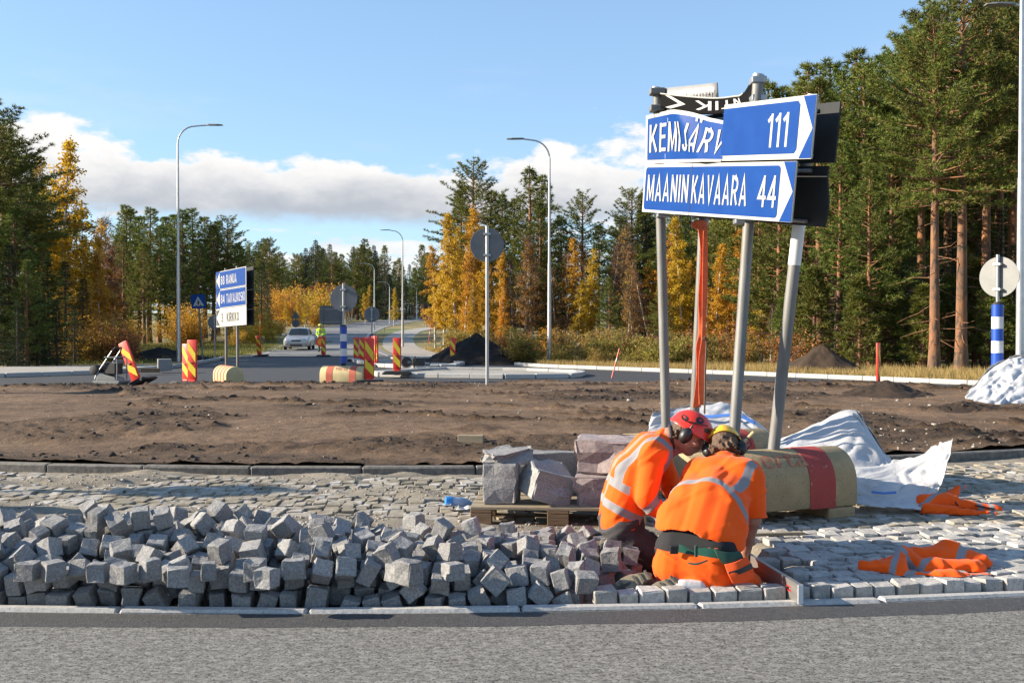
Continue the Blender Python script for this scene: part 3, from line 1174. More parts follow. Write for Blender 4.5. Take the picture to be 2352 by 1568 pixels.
def conifer(name, h, seed, start=.4, width=.2, kind='pine', dens=1.0, dead=0, bare=0.0):
    r = np.random.default_rng(seed)
    wood = Wood()
    n = 12
    tz = np.linspace(0, 1, n)
    bend = np.cumsum(r.normal(0, .014 * h / 12, (n, 2)), 0) * tz[:, None]
    P = np.column_stack([bend[:, 0], bend[:, 1], tz * h])
    rad = (.0115 * h + .03) * (1 - tz * .93) ** .8 + .006
    rad[0] *= 1.25
    wood.tube(P, rad, 9)
    cs, ds = [], []
    z = start * h
    step = (.42 if kind == 'pine' else .34) / dens * (h / 14) ** .5
    while z < h * .985:
        t = (z - start * h) / (h - start * h)
        if kind == 'pine':
            prof = (min(1, t / .28 + .40)) * (1 - t) ** .55 * 1.15 + .06
            el = -.15 + .95 * t
        elif kind == 'young':
            prof = (1 - t) ** .75 * min(1, t * 3 + .6) + .05
            el = -.02 + .75 * t
        else:
            prof = (1 - t) ** .85 + .04
            el = -.35 + .75 * t
        nb = r.integers(3, 6) if kind != 'spruce' else r.integers(5, 8)
        a0 = r.uniform(0, 6.28)
        ctr = np.array([np.interp(z, P[:, 2], P[:, 0]), np.interp(z, P[:, 2], P[:, 1]), z])
        for b in range(nb):
            if r.random() < bare * (1 - t):
                continue
            L = width * h * prof * r.uniform(.6, 1.2)
            az = a0 + b * 6.283 / nb + r.normal(0, .25)
            pth = branch_path(ctr, az, el + r.normal(0, .12), L, r, 5, sag=.25 if kind == 'spruce' else .05, curl=.45)
            wood.tube(pth, np.linspace(.012 + L * .012, .006, 5), 4)
            m = max(3, int(L / .24 * dens))
            s0 = .12 if kind == 'spruce' else .28
            for q in range(m):
                s = s0 + (1 - s0) * (q + r.random()) / m
                k = min(3, int(s * 4))
                f = s * 4 - k
                p = pth[k] * (1 - f) + pth[k + 1] * f
                d = pth[k + 1] - pth[k]
                d = d / np.linalg.norm(d)
                side = np.cross(d, [0, 0, 1.])
                side /= np.linalg.norm(side) + 1e-9
                tl = (.16 + .34 * L * (1 - s) * .6) * r.uniform(.6, 1.3)
                for sg in (-1, 1):
                    td = d * .75 + side * sg * r.uniform(.4, .9) + np.array([0, 0, r.normal(.22 if kind != 'spruce' else -.1, .2)])
                    td /= np.linalg.norm(td)
                    nt = max(1, int(tl / .17))
                    for w in range(nt):
                        cs.append(p + td * tl * (w + .7) / nt + r.normal(0, .03, 3))
                        ds.append(td)
            cs.append(pth[-1])
            ds.append(d)
        z += step * r.uniform(.75, 1.25)
    for q in range(3):
        cs.append(np.array([P[-1, 0], P[-1, 1], h * (1 - .012 * q)]))
        ds.append(np.array([0, 0, 1.]))
    for q in range(dead):
        z = h * r.uniform(.08, start * 1.05)
        ctr = np.array([np.interp(z, P[:, 2], P[:, 0]), np.interp(z, P[:, 2], P[:, 1]), z])
        L = r.uniform(.4, 2.0)
        wood.tube(branch_path(ctr, r.uniform(0, 6.28), r.uniform(-.5, .2), L, r, 5, 0, .1, .2), np.linspace(.022, .005, 5), 4)
    cs, ds = np.array(cs), np.array(ds)
    nn, ln, wd = (10, .22, .036) if kind != 'spruce' else (8, .17, .034)
    V, t = tuft_tris(cs, ds, nn, ln, wd, r, .95)
    crown = np_mesh(name + '_crown', V, np.arange(len(V)), 3, M['needle_spruce' if kind == 'spruce' else 'needle'], False, {'tint': t})
    return wood.mesh(name + '_trunk', M['bark_dark' if kind == 'spruce' else 'bark_pine']), crown


def birch(name, h, seed, width=.17, leaves=7000, leaf='leaf_gold', start=.22, size=.11, twigs=0, fork=1):
    r = np.random.default_rng(seed)
    wood = Wood()
    limb = Wood()
    cs = []
    tw = []
    for f in range(fork):
        n = 10
        tz = np.linspace(0, 1, n)
        hh = h * (1 if f == 0 else r.uniform(.7, .95))
        lean = r.normal(0, .05 + .05 * (fork > 1), 2)
        bend = np.cumsum(r.normal(0, .03 * hh / 12, (n, 2)), 0) + np.outer(tz * hh, lean)
        bend -= bend[0]
        off = r.normal(0, .25, 2) if f else np.zeros(2)
        P = np.column_stack([bend[:, 0] + off[0], bend[:, 1] + off[1], tz * hh])
        wood.tube(P, (.007 * hh + .018) * (1 - tz * .92) + .004, 7)
        z = start * hh
        while z < hh * .98:
            t = (z / hh - start) / (1 - start)
            ctr = np.array([np.interp(z, P[:, 2], P[:, 0]), np.interp(z, P[:, 2], P[:, 1]), z])
            L = width * hh * ((1 - t) ** .8 * min(1, t * 2.5 + .45) + .07) * r.uniform(.6, 1.25)
            pth = branch_path(ctr, r.uniform(0, 6.28), r.uniform(.5, 1.0), L, r, 6, sag=.9, curl=0, wob=.14)
            limb.tube(pth, np.linspace(.006 + L * .006, .003, 6), 3)
            m = max(4, int(9 * L))
            for q in range(m):
                s = .2 + .8 * r.random()
                k = min(4, int(s * 5))
                p = pth[k] + (pth[k + 1] - pth[k]) * (s * 5 - k)
                dz = -r.uniform(0, .5) * min(1.0, L * .6)
                q_ = p + np.array([r.normal(0, .12), r.normal(0, .12), dz])
                cs.append((p, q_))
            z += r.uniform(.08, .2) * (hh / 12)
    A0 = np.array([c[0] for c in cs])
    A1 = np.array([c[1] for c in cs])
    idx = r.integers(0, len(A0), leaves)
    f = r.random((leaves, 1))
    C = A0[idx] * (1 - f) + A1[idx] * f + r.normal(0, .09, (leaves, 3))
    V, t = leaf_quads(C, size, r, .5)
    crown = np_mesh(name + '_crown', V, np.arange(len(V)), 4, M[leaf], False, {'tint': t})
    if twigs:
        idx = r.integers(0, len(A0), twigs)
        d = (A1[idx] - A0[idx]) + r.normal(0, .16, (twigs, 3)) + np.array([0, 0, .35])
        a = A0[idx]
        sd = np.cross(d, unit(twigs, r))
        sd /= np.linalg.norm(sd, axis=1, keepdims=True) + 1e-9
        VV = np.stack([a - sd * .006, a + sd * .006, a + d * r.uniform(.6, 1.5, (twigs, 1))], 1).reshape(-1, 3)
        base = limb.n
        limb.V.append(VV)
        # thin twigs as degenerate-free quads: repeat the tip slightly offset
        q = np.arange(twigs * 3).reshape(-1, 3) + base
        tip2 = VV.reshape(-1, 3, 3)[:, 2] + sd * .003
        limb.V.append(tip2)
        limb.F.append(np.column_stack([q, np.arange(twigs) + base + twigs * 3]))
        limb.n += twigs * 4
    return wood.mesh(name + '_trunk', M['bark_birch']), crown, limb.mesh(name + '_branches', M['twig'])


def shrub(name, h, seed, leaves=2600, leaf='leaf_olive', spread=.55, stems=14, size=.085):
    r = np.random.default_rng(seed)
    wood = Wood()
    C = []
    for s in range(stems):
        p = np.array([r.normal(0, .25 * spread * h), r.normal(0, .25 * spread * h), 0])
        pth = branch_path(p, r.uniform(0, 6.28), r.uniform(.95, 1.5), h * r.uniform(.6, 1.05), r, 6, sag=.35, curl=0, wob=.2)
        wood.tube(pth, np.linspace(.016, .004, 6), 4)
        for q in range(8):
            k = r.integers(1, 5)
            b = branch_path(pth[k], r.uniform(0, 6.28), r.uniform(.1, 1.1), h * r.uniform(.12, .35), r, 4, .2, 0, .2)
            wood.tube(b, np.linspace(.007, .002, 4), 3)
            C.append(b)
    C = np.concatenate([np.linspace(b[0], b[-1], 12) for b in C])
    c = C[r.integers(0, len(C), leaves)] + r.normal(0, .05 * h, (leaves, 3)) * [1, 1, .8]
    c[:, 2] = np.abs(c[:, 2])
    V, t = leaf_quads(c, size, r, .2)
    return wood.mesh(name + '_stems', M['twig']), np_mesh(name + '_leaves', V, np.arange(len(V)), 4, M[leaf], False, {'tint': t})


KIND = {}
KIND['pine'] = [conifer('pine', 15, 40 + i, .47, .215, 'pine', 1.2, dead=20) for i in range(4)]
KIND['young_pine'] = [conifer('young_pine', 11, 60 + i, (.14, .30, .22, .36)[i], .19, 'young', 1.15, dead=8) for i in range(4)]
KIND['spruce'] = [conifer('spruce', 12, 80 + i, .06, .155, 'spruce', .95) for i in range(3)]
KIND['sapling'] = [conifer('sapling', 4, 90 + i, .1, .20, 'young', 1.2) for i in range(2)]
KIND['gold_birch'] = [birch('gold_birch', 10, 120 + i, .16, 9500, 'leaf_gold', .18, .105, fork=1 + (i % 2)) for i in range(4)]
KIND['rust_birch'] = [birch('rust_birch', 8, 140 + i, .15, 3200, 'leaf_rust', .2, .085, twigs=3500, fork=1 + (i % 2)) for i in range(3)]
KIND['bare_birch'] = [birch('bare_birch', 9, 160 + i, .13, 500, 'leaf_rust', .25, .07, twigs=4200) for i in range(2)]
KIND['willow'] = [shrub('willow', 2.2, 180 + i, 3200, 'leaf_olive') for i in range(3)]
KIND['gold_bush'] = [shrub('gold_bush', 2.6, 190 + i, 3800, 'leaf_gold', .5) for i in range(2)]
KIND['rust_bush'] = [shrub('rust_bush', 2.2, 195 + i, 2200, 'leaf_rust', .5) for i in range(2)]
BASE_H = dict(pine=15, young_pine=11, spruce=12, sapling=4, gold_birch=10, rust_birch=8, bare_birch=9, willow=2.2, gold_bush=2.6, rust_bush=2.2)
NAME = dict(pine='pine_tree', young_pine='pine_tree', spruce='spruce_tree', sapling='young_conifer', gold_birch='birch_tree', rust_birch='birch_tree', bare_birch='birch_tree',
            willow='willow_shrub', gold_bush='shrub', rust_bush='shrub')


def plant(kind, x, y, h, label, group, z=None, wide=1.0):
    i = RND.randrange(len(KIND[kind]))
    tr, cr = KIND[kind][i][:2]
    bush = kind in ('willow', 'gold_bush', 'rust_bush')
    o = empty(NAME[kind], (x, y, (TZ(x, y) if z is None else z) - .05), RND.uniform(0, 6.28), label, 'shrub' if bush else 'tree', group)
    s = h / BASE_H[kind]
    o.scale = (s * wide, s * wide, s)
    link('stems' if bush else 'trunk', tr, o)
    link('leaves' if bush else 'crown', cr, o)
    if len(KIND[kind][i]) > 2:
        link('branches', KIND[kind][i][2], o)
    return o


def plant_px(kind, px, Y, top, label, group, wide=1.0):
    """stand a tree at depth Y so that its tip reaches the given height"""
    p = A(px, top, Y)
    b = TZ(p.x, Y)
    return plant(kind, p.x, Y, p.z - b + .05, label, group, wide=wide)


# tall pines at the right-hand edge of the wood
LT = 'tall reddish-trunked pine at the edge of the wood beyond the white bags'
for px, Y, top in ((2150, 33.5, 30), (2212, 34.5, -60), (2268, 37.5, 10), (2330, 40, -90), (2120, 40, 55), (2400, 36, -60), (2060, 43, 120), (2180, 46, 20), (2300, 47, -40), (2380, 50, -20)):
    plant_px('pine', px, Y, top, LT, 'tall pines at the edge of the wood', 1.1)
LG = 'dense green pine in the wood behind the arrow signs'
for px, Y, top in ((1885, 41, 185), (1940, 44, 165), (1990, 42, 150), (1850, 47, 150), (1800, 50, 205), (1760, 49, 190), (1905, 52, 140), (2030, 50, 130), (1965, 56, 120), (1840, 58, 195), (1720, 55, 240),
                   (1690, 50, 330), (1790, 43, 330), (1745, 45, 420), (1880, 60, 190), (2090, 55, 80), (2050, 38, 300), (1930, 38.5, 330), (2000, 37, 380), (2250, 55, 60), (2330, 57, 30), (2140, 58, 60)):
    plant_px('young_pine', px, Y, top, LG, 'pines behind the arrow signs', 1.15)
LU = 'small dark conifer growing under the tall pines'
for px, Y, top in ((1870, 38, 620), (1920, 40, 560), (1975, 36.5, 640), (2030, 38, 600), (2090, 37, 560), (2120, 36, 660), (2240, 38, 600), (2290, 36, 620), (2330, 37, 560), (2180, 38, 640), (1830, 42, 600),
                   (1800, 39, 690), (1950, 43, 500), (2060, 43, 480), (2190, 43, 520), (2300, 44, 480), (2370, 36, 600), (2260, 41, 500), (2140, 42, 470)):
    plant_px('sapling' if top > 590 else 'spruce', px, Y, top, LU, 'undergrowth conifers', 1.25)
# the mixed wood in the middle
LP = 'pine rising above the yellow birches across the roundabout'
for px, Y, top in ((1085, 70, 378), (1060, 74, 430), (1130, 72, 440), (1215, 66, 388), (1245, 68, 405), (1180, 74, 460), (1338, 72, 448), (1450, 66, 440), (1420, 76, 500), (1290, 80, 500), (1155, 80, 450), (1375, 78, 520), (1480, 72, 470), (1240, 60, 470)):
    plant_px('pine' if px in (1338, 1450, 1085) else 'young_pine', px, Y, top, LP, 'pines above the birches', 1.2)
LB = 'golden birch with yellow autumn leaves in the wood across the roundabout'
for px, Y, top in ((1020, 63, 505), (1050, 60, 490), (1082, 62, 470), (1110, 64, 520), (1000, 68, 560), (1035, 66, 520), (1135, 58, 590), (1150, 61, 560), (1068, 57, 560), (1335, 58, 545), (1350, 62, 570),
                   (1570, 52, 500), (1545, 55, 530), (1600, 58, 540), (1700, 48, 520), (1720, 52, 600), (1095, 56, 640), (1160, 55, 660)):
    plant_px('gold_birch', px, Y, top, LB, 'golden birches', 1.15)
LR = 'slender young tree in the mixed thicket behind the willows'
for px, Y, top in ((1200, 56, 560), (1225, 58, 540), (1255, 60, 580), (1290, 58, 600), (1320, 55, 640), (1385, 58, 560), (1410, 62, 520), (1440, 55, 600), (1470, 58, 560), (1500, 52, 610), (1400, 52, 640), (1360, 66, 560),
                   (1180, 60, 600), (1275, 64, 560), (1460, 50, 660), (1520, 49, 640), (1640, 48, 560), (1660, 52, 600), (1500, 62, 540), (1425, 70, 540), (1310, 70, 580), (1740, 44, 660), (1770, 41, 700), (1620, 44, 660)):
    plant_px(RND.choice(['rust_birch', 'gold_birch', 'rust_birch', 'young_pine', 'rust_birch', 'bare_birch']), px, Y, top, LR, 'young trees in the thicket', 1.2)
LW = 'low yellow-green willow bush on the verge behind the kerb'
for k in range(34):
    px = RND.uniform(1175, 1830)
    Y = RND.uniform(39.5, 50) - (px - 1175) * .008
    plant_px('willow' if RND.random() < .7 else 'rust_bush', px, Y, RND.uniform(735, 800), LW, 'willows on the verge', 1.25)
for k in range(16):
    px = RND.uniform(1010, 1300)
    plant_px('gold_bush' if RND.random() < .4 else 'willow', px, RND.uniform(52, 58), RND.uniform(740, 790), LW, 'willows on the verge', 1.2)
# left-hand wood
LD = 'dark shaded pine in the wood beside the gravel pavement'
for px, Y, top in ((-25, 40, 235), (28, 42, 335), (0, 45, 310), (62, 44, 470), (-80, 42, 250), (-30, 50, 290), (100, 48, 560), (-110, 44, 300), (30, 38.5, 480), (100, 40, 560), (60, 37.5, 600), (-60, 38, 500)):
    plant_px('young_pine' if top > 400 else 'pine', px, Y, top, LD, 'dark pines by the pavement', 1.35)
for px, Y, top in ((20, 38, 560), (60, 39, 520), (110, 40, 600), (150, 42, 600), (-20, 37, 540), (85, 38, 660), (40, 36.5, 690), (130, 39, 690), (190, 44, 640), (170, 41, 700)):
    plant_px('spruce', px, Y, top, 'shaded spruce with branches to the ground by the pavement', 'spruces by the pavement', 1.3)
LY = 'golden birch standing behind the dark pines by the pavement'
for px, Y, top in ((112, 47, 305), (128, 49, 350), (96, 50, 370), (150, 50, 430), (170, 52, 480), (215, 52, 500), (245, 56, 490), (190, 49, 540), (230, 48, 580), (262, 52, 570), (205, 46, 640), (155, 46, 560)):
    plant_px('gold_birch' if px < 200 or RND.random() < .5 else 'rust_birch', px, Y, top, LY, 'birches by the pavement', 1.2)
for k in range(16):
    px = RND.uniform(140, 290)
    plant_px('rust_bush' if RND.random() < .6 else 'gold_bush', px, RND.uniform(42, 50), RND.uniform(700, 770), 'brown-leaved bush under the birches by the pavement', 'bushes by the pavement', 1.2)
LF = 'dark green pine behind the meadow beside the road'
for px, Y, top in ((290, 86, 475), (318, 90, 500), (342, 84, 478), (365, 88, 520), (400, 92, 495), (420, 88, 485), (445, 90, 480), (470, 92, 500), (490, 88, 520), (522, 90, 503), (545, 98, 560), (330, 80, 560), (455, 84, 560),
                   (300, 96, 480), (380, 98, 500), (500, 96, 510), (275, 84, 540), (410, 80, 580), (530, 100, 560)):
    plant_px('young_pine' if px != 522 else 'pine', px, Y, top, LF, 'pines behind the meadow', 1.35)
for px, Y, top in ((420, 72, 690), (440, 70, 700), (430, 74, 720), (280, 70, 730), (300, 74, 720), (600, 88, 700), (560, 82, 720), (580, 80, 740), (545, 76, 750), (270, 62, 740), (620, 84, 745), (640, 96, 730)):
    plant_px('gold_bush', px, Y, top, 'orange autumn bush at the edge of the meadow', 'bushes at the meadow', 1.2)
# the far wood on the rise
LS = 'conifer in the far wood on the rise beyond the road'
for k in range(95):
    px = 548 + 455 * (k + RND.random()) / 95
    Y = RND.uniform(165, 235)
    top = 585 + 18 * math.sin(px * .05) + RND.uniform(-28, 40)
    if px > 930:
        top += 20
    plant_px(RND.choice(['pine', 'spruce', 'spruce', 'young_pine', 'young_pine']), px, Y, top, LS, 'conifers in the far wood', 1.15)
for k in range(46):
    px = 570 + 420 * RND.random()
    Y = RND.uniform(118, 160)
    if abs(px - (870 + (Y - 118) * 1.5)) < 60 and px > 800:
        continue
    plant_px(RND.choice(['gold_birch', 'rust_birch', 'rust_birch', 'bare_birch', 'gold_bush']), px, Y, RND.uniform(640, 705), 'small autumn birch below the far conifers', 'autumn trees below the far wood', 1.3)
for px, Y, top in ((600, 105, 600), (615, 112, 640), (700, 120, 680), (660, 108, 690), (690, 106, 680), (905, 128, 660), (840, 140, 655)):
    plant_px('spruce' if px in (600, 615) else 'gold_birch', px, Y, top, 'tree standing alone before the far wood beside the road', 'lone roadside trees', 1.3)
# behind everything on the right and left: the wood goes on
for k in range(70):
    px = RND.uniform(1450, 2600)
    Y = RND.uniform(62, 95)
    plant_px(RND.choice(['pine', 'young_pine', 'spruce']), px, Y, RND.uniform(230, 420) + max(0, 1900 - px) * .35, 'conifer deep in the wood behind the front row of pines', 'conifers deep in the wood', 1.25)
for k in range(22):
    px = RND.uniform(-250, 330)
    plant_px(RND.choice(['young_pine', 'spruce']), px, RND.uniform(60, 85), RND.uniform(500, 620), 'conifer filling the wood behind the birches by the pavement', 'conifers behind the birches', 1.3)


def grass_blades(name, n, fx, fy, hgt, m, label, seed):
    r = np.random.default_rng(seed)
    x, y = fx(r, n), fy(r, n)
    keep = (y > 26)
    x, y = x[keep], y[keep]
    n = len(x)
    c = np.column_stack([x, y, terrain(x, y) - .02])
    d = np.column_stack([r.normal(0, .35, n), r.normal(0, .35, n), np.ones(n)])
    d /= np.linalg.norm(d, axis=1, keepdims=True)
    sd = np.cross(d, unit(n, r))
    sd /= np.linalg.norm(sd, axis=1, keepdims=True)
    hh = hgt * r.uniform(.5, 1.4, (n, 1))
    V = np.stack([c - sd * .014, c + sd * .014, c + d * hh], 1).reshape(-1, 3)
    return props(link(name, np_mesh(name, V, np.arange(len(V)), 3, m, False, {'tint': np.repeat(r.random(n), 3)})), label, 'grass', kind='stuff')


M['straw'] = attr_mat('dry_grass', (.28, .2, .07), (.46, .34, .14), 'tint', .9, trans=.4)
M['green_blade'] = attr_mat('meadow_grass', (.09, .12, .025), (.28, .24, .07), 'tint', .9, trans=.4)


def right_x(r, n):
    return r.uniform(1.2, 24, n)


def right_y(r, n, st=[0]):
    x = right_x(np.random.default_rng(st[0] + 500), n)
    return x


def verge_right(n, seed):
    r = np.random.default_rng(seed)
    x = r.uniform(1.0, 22, n)
    k = np.interp(x, [1.4, 7.05, 11.6, 14.5, 20], [37.6, 31.8, 26.6, 23.8, 20.5])
    return x, k + np.abs(r.normal(0, 4.5, n))


vx, vy = verge_right(60000, 4)
grass_blades('dry_grass', 60000, lambda r, n: vx, lambda r, n: vy, .26, M['straw'], 'tall dry yellow grass on the verge behind the outer kerb', 5)
mx_ = NR.uniform(-42, -15, 60000)
my_ = NR.uniform(40, 84, 60000)
grass_blades('meadow_grass', 60000, lambda r, n: mx_, lambda r, n: my_, .22, M['green_blade'], 'green and yellow meadow grass beside the road', 6)
wx_ = NR.uniform(-7, 2.5, 30000)
wy_ = NR.uniform(41, 70, 30000)
ok_ = (wx_ > np.interp(wy_, [41, 47, 51, 66, 82], [.8, -.6, -3.0, -7.6, -10.5])) & (np.abs(wx_ - np.interp(wy_, [47, 56, 72], [-3, -5.2, -8])) > 1.5)
grass_blades('dry_grass', int(ok_.sum()), lambda r, n: wx_[ok_], lambda r, n: wy_[ok_], .2, M['straw'], 'short dry grass between the road and the gravel path', 7)

# ------------------------------------------------------------------ street furniture
def lamp_post(px, Y, top, arm, label, group=None, z0=None):
    x = A(px, HOR, Y).x
    z = (0 if Y < 45 else TZ(x, Y)) if z0 is None else z0
    h = A(px, top, Y).z - z
    o = empty('street_lamp', (x, Y, z), 0, label, 'street lamp', group)
    s = 1 if arm > 0 else -1
    R = .75
    n = 8
    mb = MB().tube([(0, 0, -.1), (0, 0, .9), (0, 0, h * .45), (0, 0, h * .451), (0, 0, h - R)], [.098, .092, .072, .062, .042], 12)
    mb.build('pole', M['lamp_pole'], o, smooth=True)
    arc = [(s * R * (1 - math.cos(a)), 0, h - R + R * math.sin(a)) for a in np.linspace(0, math.pi / 2 * .96, n)]
    e = arc[-1]
    MB().tube(arc + [(e[0] + s * (abs(arm) - R) * .55, 0, e[2] + .05)], .034, 9).build('arm', M['lamp_pole'], o, smooth=True)
    L0 = e[0] + s * (abs(arm) - R) * .5
    hd = MB()
    V = []
    for f, w, t in ((0, .06, .05), (.12, .11, .055), (.5, .15, .045), (.72, .1, .028)):
        for yy, zz in ((-w, 0), (w, 0), (w * .8, t), (-w * .8, t)):
            V.append((L0 + s * f, yy, e[2] + .035 + zz))
    Fc = [(0, 1, 2, 3), (12, 15, 14, 13)]
    for k in range(3):
        for j in range(4):
            a, b = k * 4 + j, k * 4 + (j + 1) % 4
            Fc.append((a, b, b + 4, a + 4))
    hd.add(V, Fc)
    hd.build('lamp_head', M['sign_back_lit'], o, bevel=.008)
    MB().box((0, -.095, .75), (.09, .012, .35)).build('service_hatch', M['lamp_pole'], o, bevel=.003)
    return o


lamp_post(410, 44.0, 290, 1.85, 'tall grey street lamp beside the pavement, arm pointing over the blue direction sign', z0=0)
lamp_post(1262, 41.5, 322, -1.45, 'tall grey street lamp rising behind the outer kerb among the willows', z0=0)
lamp_post(925, 74, 530, -1.25, 'street lamp between the road ahead and the gravel path')
lamp_post(860, 112, 606, -1.2, 'distant street lamp behind the round sign on its blue and white post')
lamp_post(895, 138, 648, -1.2, 'distant street lamp half way up the rising road')
lamp_post(957, 165, 658, -1.2, 'farthest street lamp at the top of the rising road')
lamp_post(2424, 24.0, 16, -1.35, 'street lamp whose flat head hangs beside the tall pale lamp pole', z0=0)
lamp_post(2343, 23.0, -190, -.95, 'tall pale street lamp beside the round sign in the white bag', z0=0)


def marker_proto():
    o = empty('barrier_board')
    w, h, t = .235, .93, .05
    MB().box((0, 0, .13 + h / 2), (w, t, h)).build('board', M['mark_red'], o, bevel=.012, smooth=True)
    for y in (-1, 1):
        for z0, z1 in ((.60, .98), (.25, .55)):
            mb = MB()
            x0, x1 = -w / 2 + .022, w / 2 - .022
            zz = [(x0, z1 + .04), (x0, z1 - .16), (x1, z0 - .06), (x1, z0 + .14)]
            zz = [(a, min(b, 1.03)) for a, b in zz]
            mb.prism(zz, y * (t / 2 + .001), y * (t / 2 + .004))
            mb.build('yellow_stripe', M['mark_yellow'], o)
    MB().box((0, 0, .53), (.07, t + .03, .025)).build('grip', M['rubber'], o, bevel=.005)
    MB().box((0, 0, .06), (.17, .07, .16)).build('stem', M['mark_red'], o, bevel=.01)
    prof = [(-.40, 0), (.40, 0), (.40, .05), (.30, .10), (-.30, .10), (-.40, .05)]
    MB().prism(prof, -.2, .2).build('rubber_foot', M['rubber'], o, bevel=.012)
    return o


def kids(o):
    return list(o.children)


mk0 = marker_proto()
first_ = [True]


def marker(px, py, yaw, label, tilt=(0, 0), s=1.0, z=None, group=None, foot=True):
    g = G(px, py, 0 if z is None else z)
    if z is None:
        g.z = ground_z(g.x, g.y) if g.y > 45 else 0
    o = dup(mk0)
    o.location = (g.x, g.y, g.z + .004)
    o.rotation_euler = (tilt[0], tilt[1], yaw)
    o.scale = (s, s, s)
    props(o, label, 'barrier board', group)
    if not foot:
        for c in kids(o):
            if c.name.startswith('rubber_foot'):
                bpy.data.objects.remove(c)
    return o


marker(427, 884, -.55, 'red and yellow barrier board partly hidden by another, by the four-striped concrete weight', s=.98)
marker(442, 886, -.25, 'upright red and yellow barrier board beside the four-striped concrete weight', s=1.08)
marker(318, 886, -.35, 'red and yellow barrier board leaning over beside the plate compactor', tilt=(0, -.42), s=1.12)
marker(597, 819, -.3, 'red and yellow barrier board on the grassy verge beside the silver car', tilt=(0, -.12), s=1.05)
marker(743, 819, .1, 'red and yellow barrier board standing in front of the far road worker')
marker(818, 830, -.25, 'barrier board of the traffic-island trio farthest from the small round sign')
marker(831, 831, -.2, 'middle barrier board of the trio at the traffic island')
marker(845, 842, -.15, 'barrier board of the traffic-island trio next to the small round sign', s=1.05)
marker(848, 882, .2, 'red and yellow barrier board right behind the concrete weight of the blue and white post', s=1.1)
marker(858, 842, -.8, 'red and yellow barrier board turned sideways beside the small round sign', s=1.1)
marker(864, 838, -.9, 'bright orange-red barrier board edge-on on the traffic island', s=1.1)
marker(912, 860, -.1, 'red and yellow barrier board standing on the front kerb of the traffic island', s=1.0, z=.1)
marker(1040, 836, -.15, 'red and yellow barrier board in front of the black soil heap', s=1.0)
marker(2017, 892, 1.0, 'lone red and yellow barrier board behind the low soil hump', s=1.02)
marker(2352, 838, -.3, 'red and yellow barrier board behind the street lamp and the white bag', s=1.0)
for c in kids(mk0):
    bpy.data.objects.remove(c)
bpy.data.objects.remove(mk0)


def weight(name, c, axis, L, R, z0, bands, label, pale=False, text=None, group=None, textpos=0, foot=.085):
    """rounded concrete ballast with two feet, red bands"""
    ang = math.atan2(axis[1], axis[0])
    o = empty(name, (c[0], c[1], z0), ang, label, 'concrete weight', group)
    body = M['concrete_pale' if pale else 'concrete']

    def prof(g=0.0, lo=foot):
        p = [(-R - g, lo)]
        for a in np.linspace(math.pi, 0, 19):
            p.append(((R + g) * math.cos(a), lo + R * .72 + (R * 1.02 + g) * math.sin(a)))
        p.append((R + g, lo))
        return p
    T = Matrix.Rotation(math.pi / 2, 4, 'Z')
    mb = MB().prism(prof(), -L / 2, L / 2, T)
    mb.build('body', body, o, bevel=.02, smooth=True)
    for s in (-1, 1):
        q = [(-R, 0), (R, 0), (R * 1.0, foot - .002), (-R, foot - .002)]
        MB().prism(q, s * L / 2 - s * .26, s * L / 2 - s * .02, T).build('foot', body, o, bevel=.015)
    pr = M['red_paint_pale' if pale else 'red_paint']
    for b0, b1 in bands:
        p = prof(.004)
        V, Fc = [], []
        n = len(p)
        for yy in (b0, b1):
            V += [(yy, -a, b) for a, b in p]
        Fc = [(i, i + 1, i + 1 + n, i + n) for i in range(n - 1)]
        V2, F2 = [], []
        q = prof(.0005)
        for yy in (b0, b1):
            V2 += [(yy, -a, b) for a, b in q]
        mb = MB().add(V, Fc).add(V2, Fc)
        m2 = 2 * n
        for i in range(n - 1):
            mb.f.append((i, i + 1, i + 1 + m2, i + m2))
            mb.f.append((i + n, i + 1 + n, i + 1 + n + m2, i + n + m2))
        mb.build('red_band', pr, o, smooth=True)
    if text:
        me = text_mesh('lettering', text, .40 * L / 1.4, .13, M['red_text'], .012)

        def wrap(v):
            a = math.radians(48) - (v.y - .06) / R * -1
            return Vector((textpos + v.x, -(R + .005) * math.cos(a), foot + R * .72 + (R * 1.02 + .005) * math.sin(a)))
        warp(me, wrap, 1)
        link('lettering', me, o)
    return o


# ------------------------------------------------------------------ the damaged arrow sign
SIGN_AX = Vector((.933, .36, 0))                      # into the page, from the front panel to the back one
SIGN_D = Vector((.36, -.933, 0))                      # along the panel, left to right
weight('concrete_weight', (1.80, 7.2), SIGN_AX, 1.32, .235, .045, [(-.42, -.24), (.24, .46)], 'yellow concrete weight with red bands behind the kneeling workers, under the damaged arrow sign', text='erta', textpos=-.12)
weight('concrete_weight', (1.56, 8.52), SIGN_AX, 1.36, .235, .045, [(-.42, -.24), (.24, .46)], 'concrete weight half hidden by the red-helmeted worker and a white bag')

sign = empty('arrow_sign', (1.6, 7.9, .05), 0, 'damaged blue road sign with two arrow panels on four leaning poles', 'road sign')
SO = Vector((1.6, 7.9, .05))


def sl(p):
    return Vector(p) - SO


def sign_pole(b, t, r, top_white=False):
    b, t = Vector(b), Vector(t)
    p = MB().tube([sl(b), sl(b.lerp(t, .5)), sl(t)], r, 14).build('pole', M['galv_dull'], sign, smooth=True)
    return p


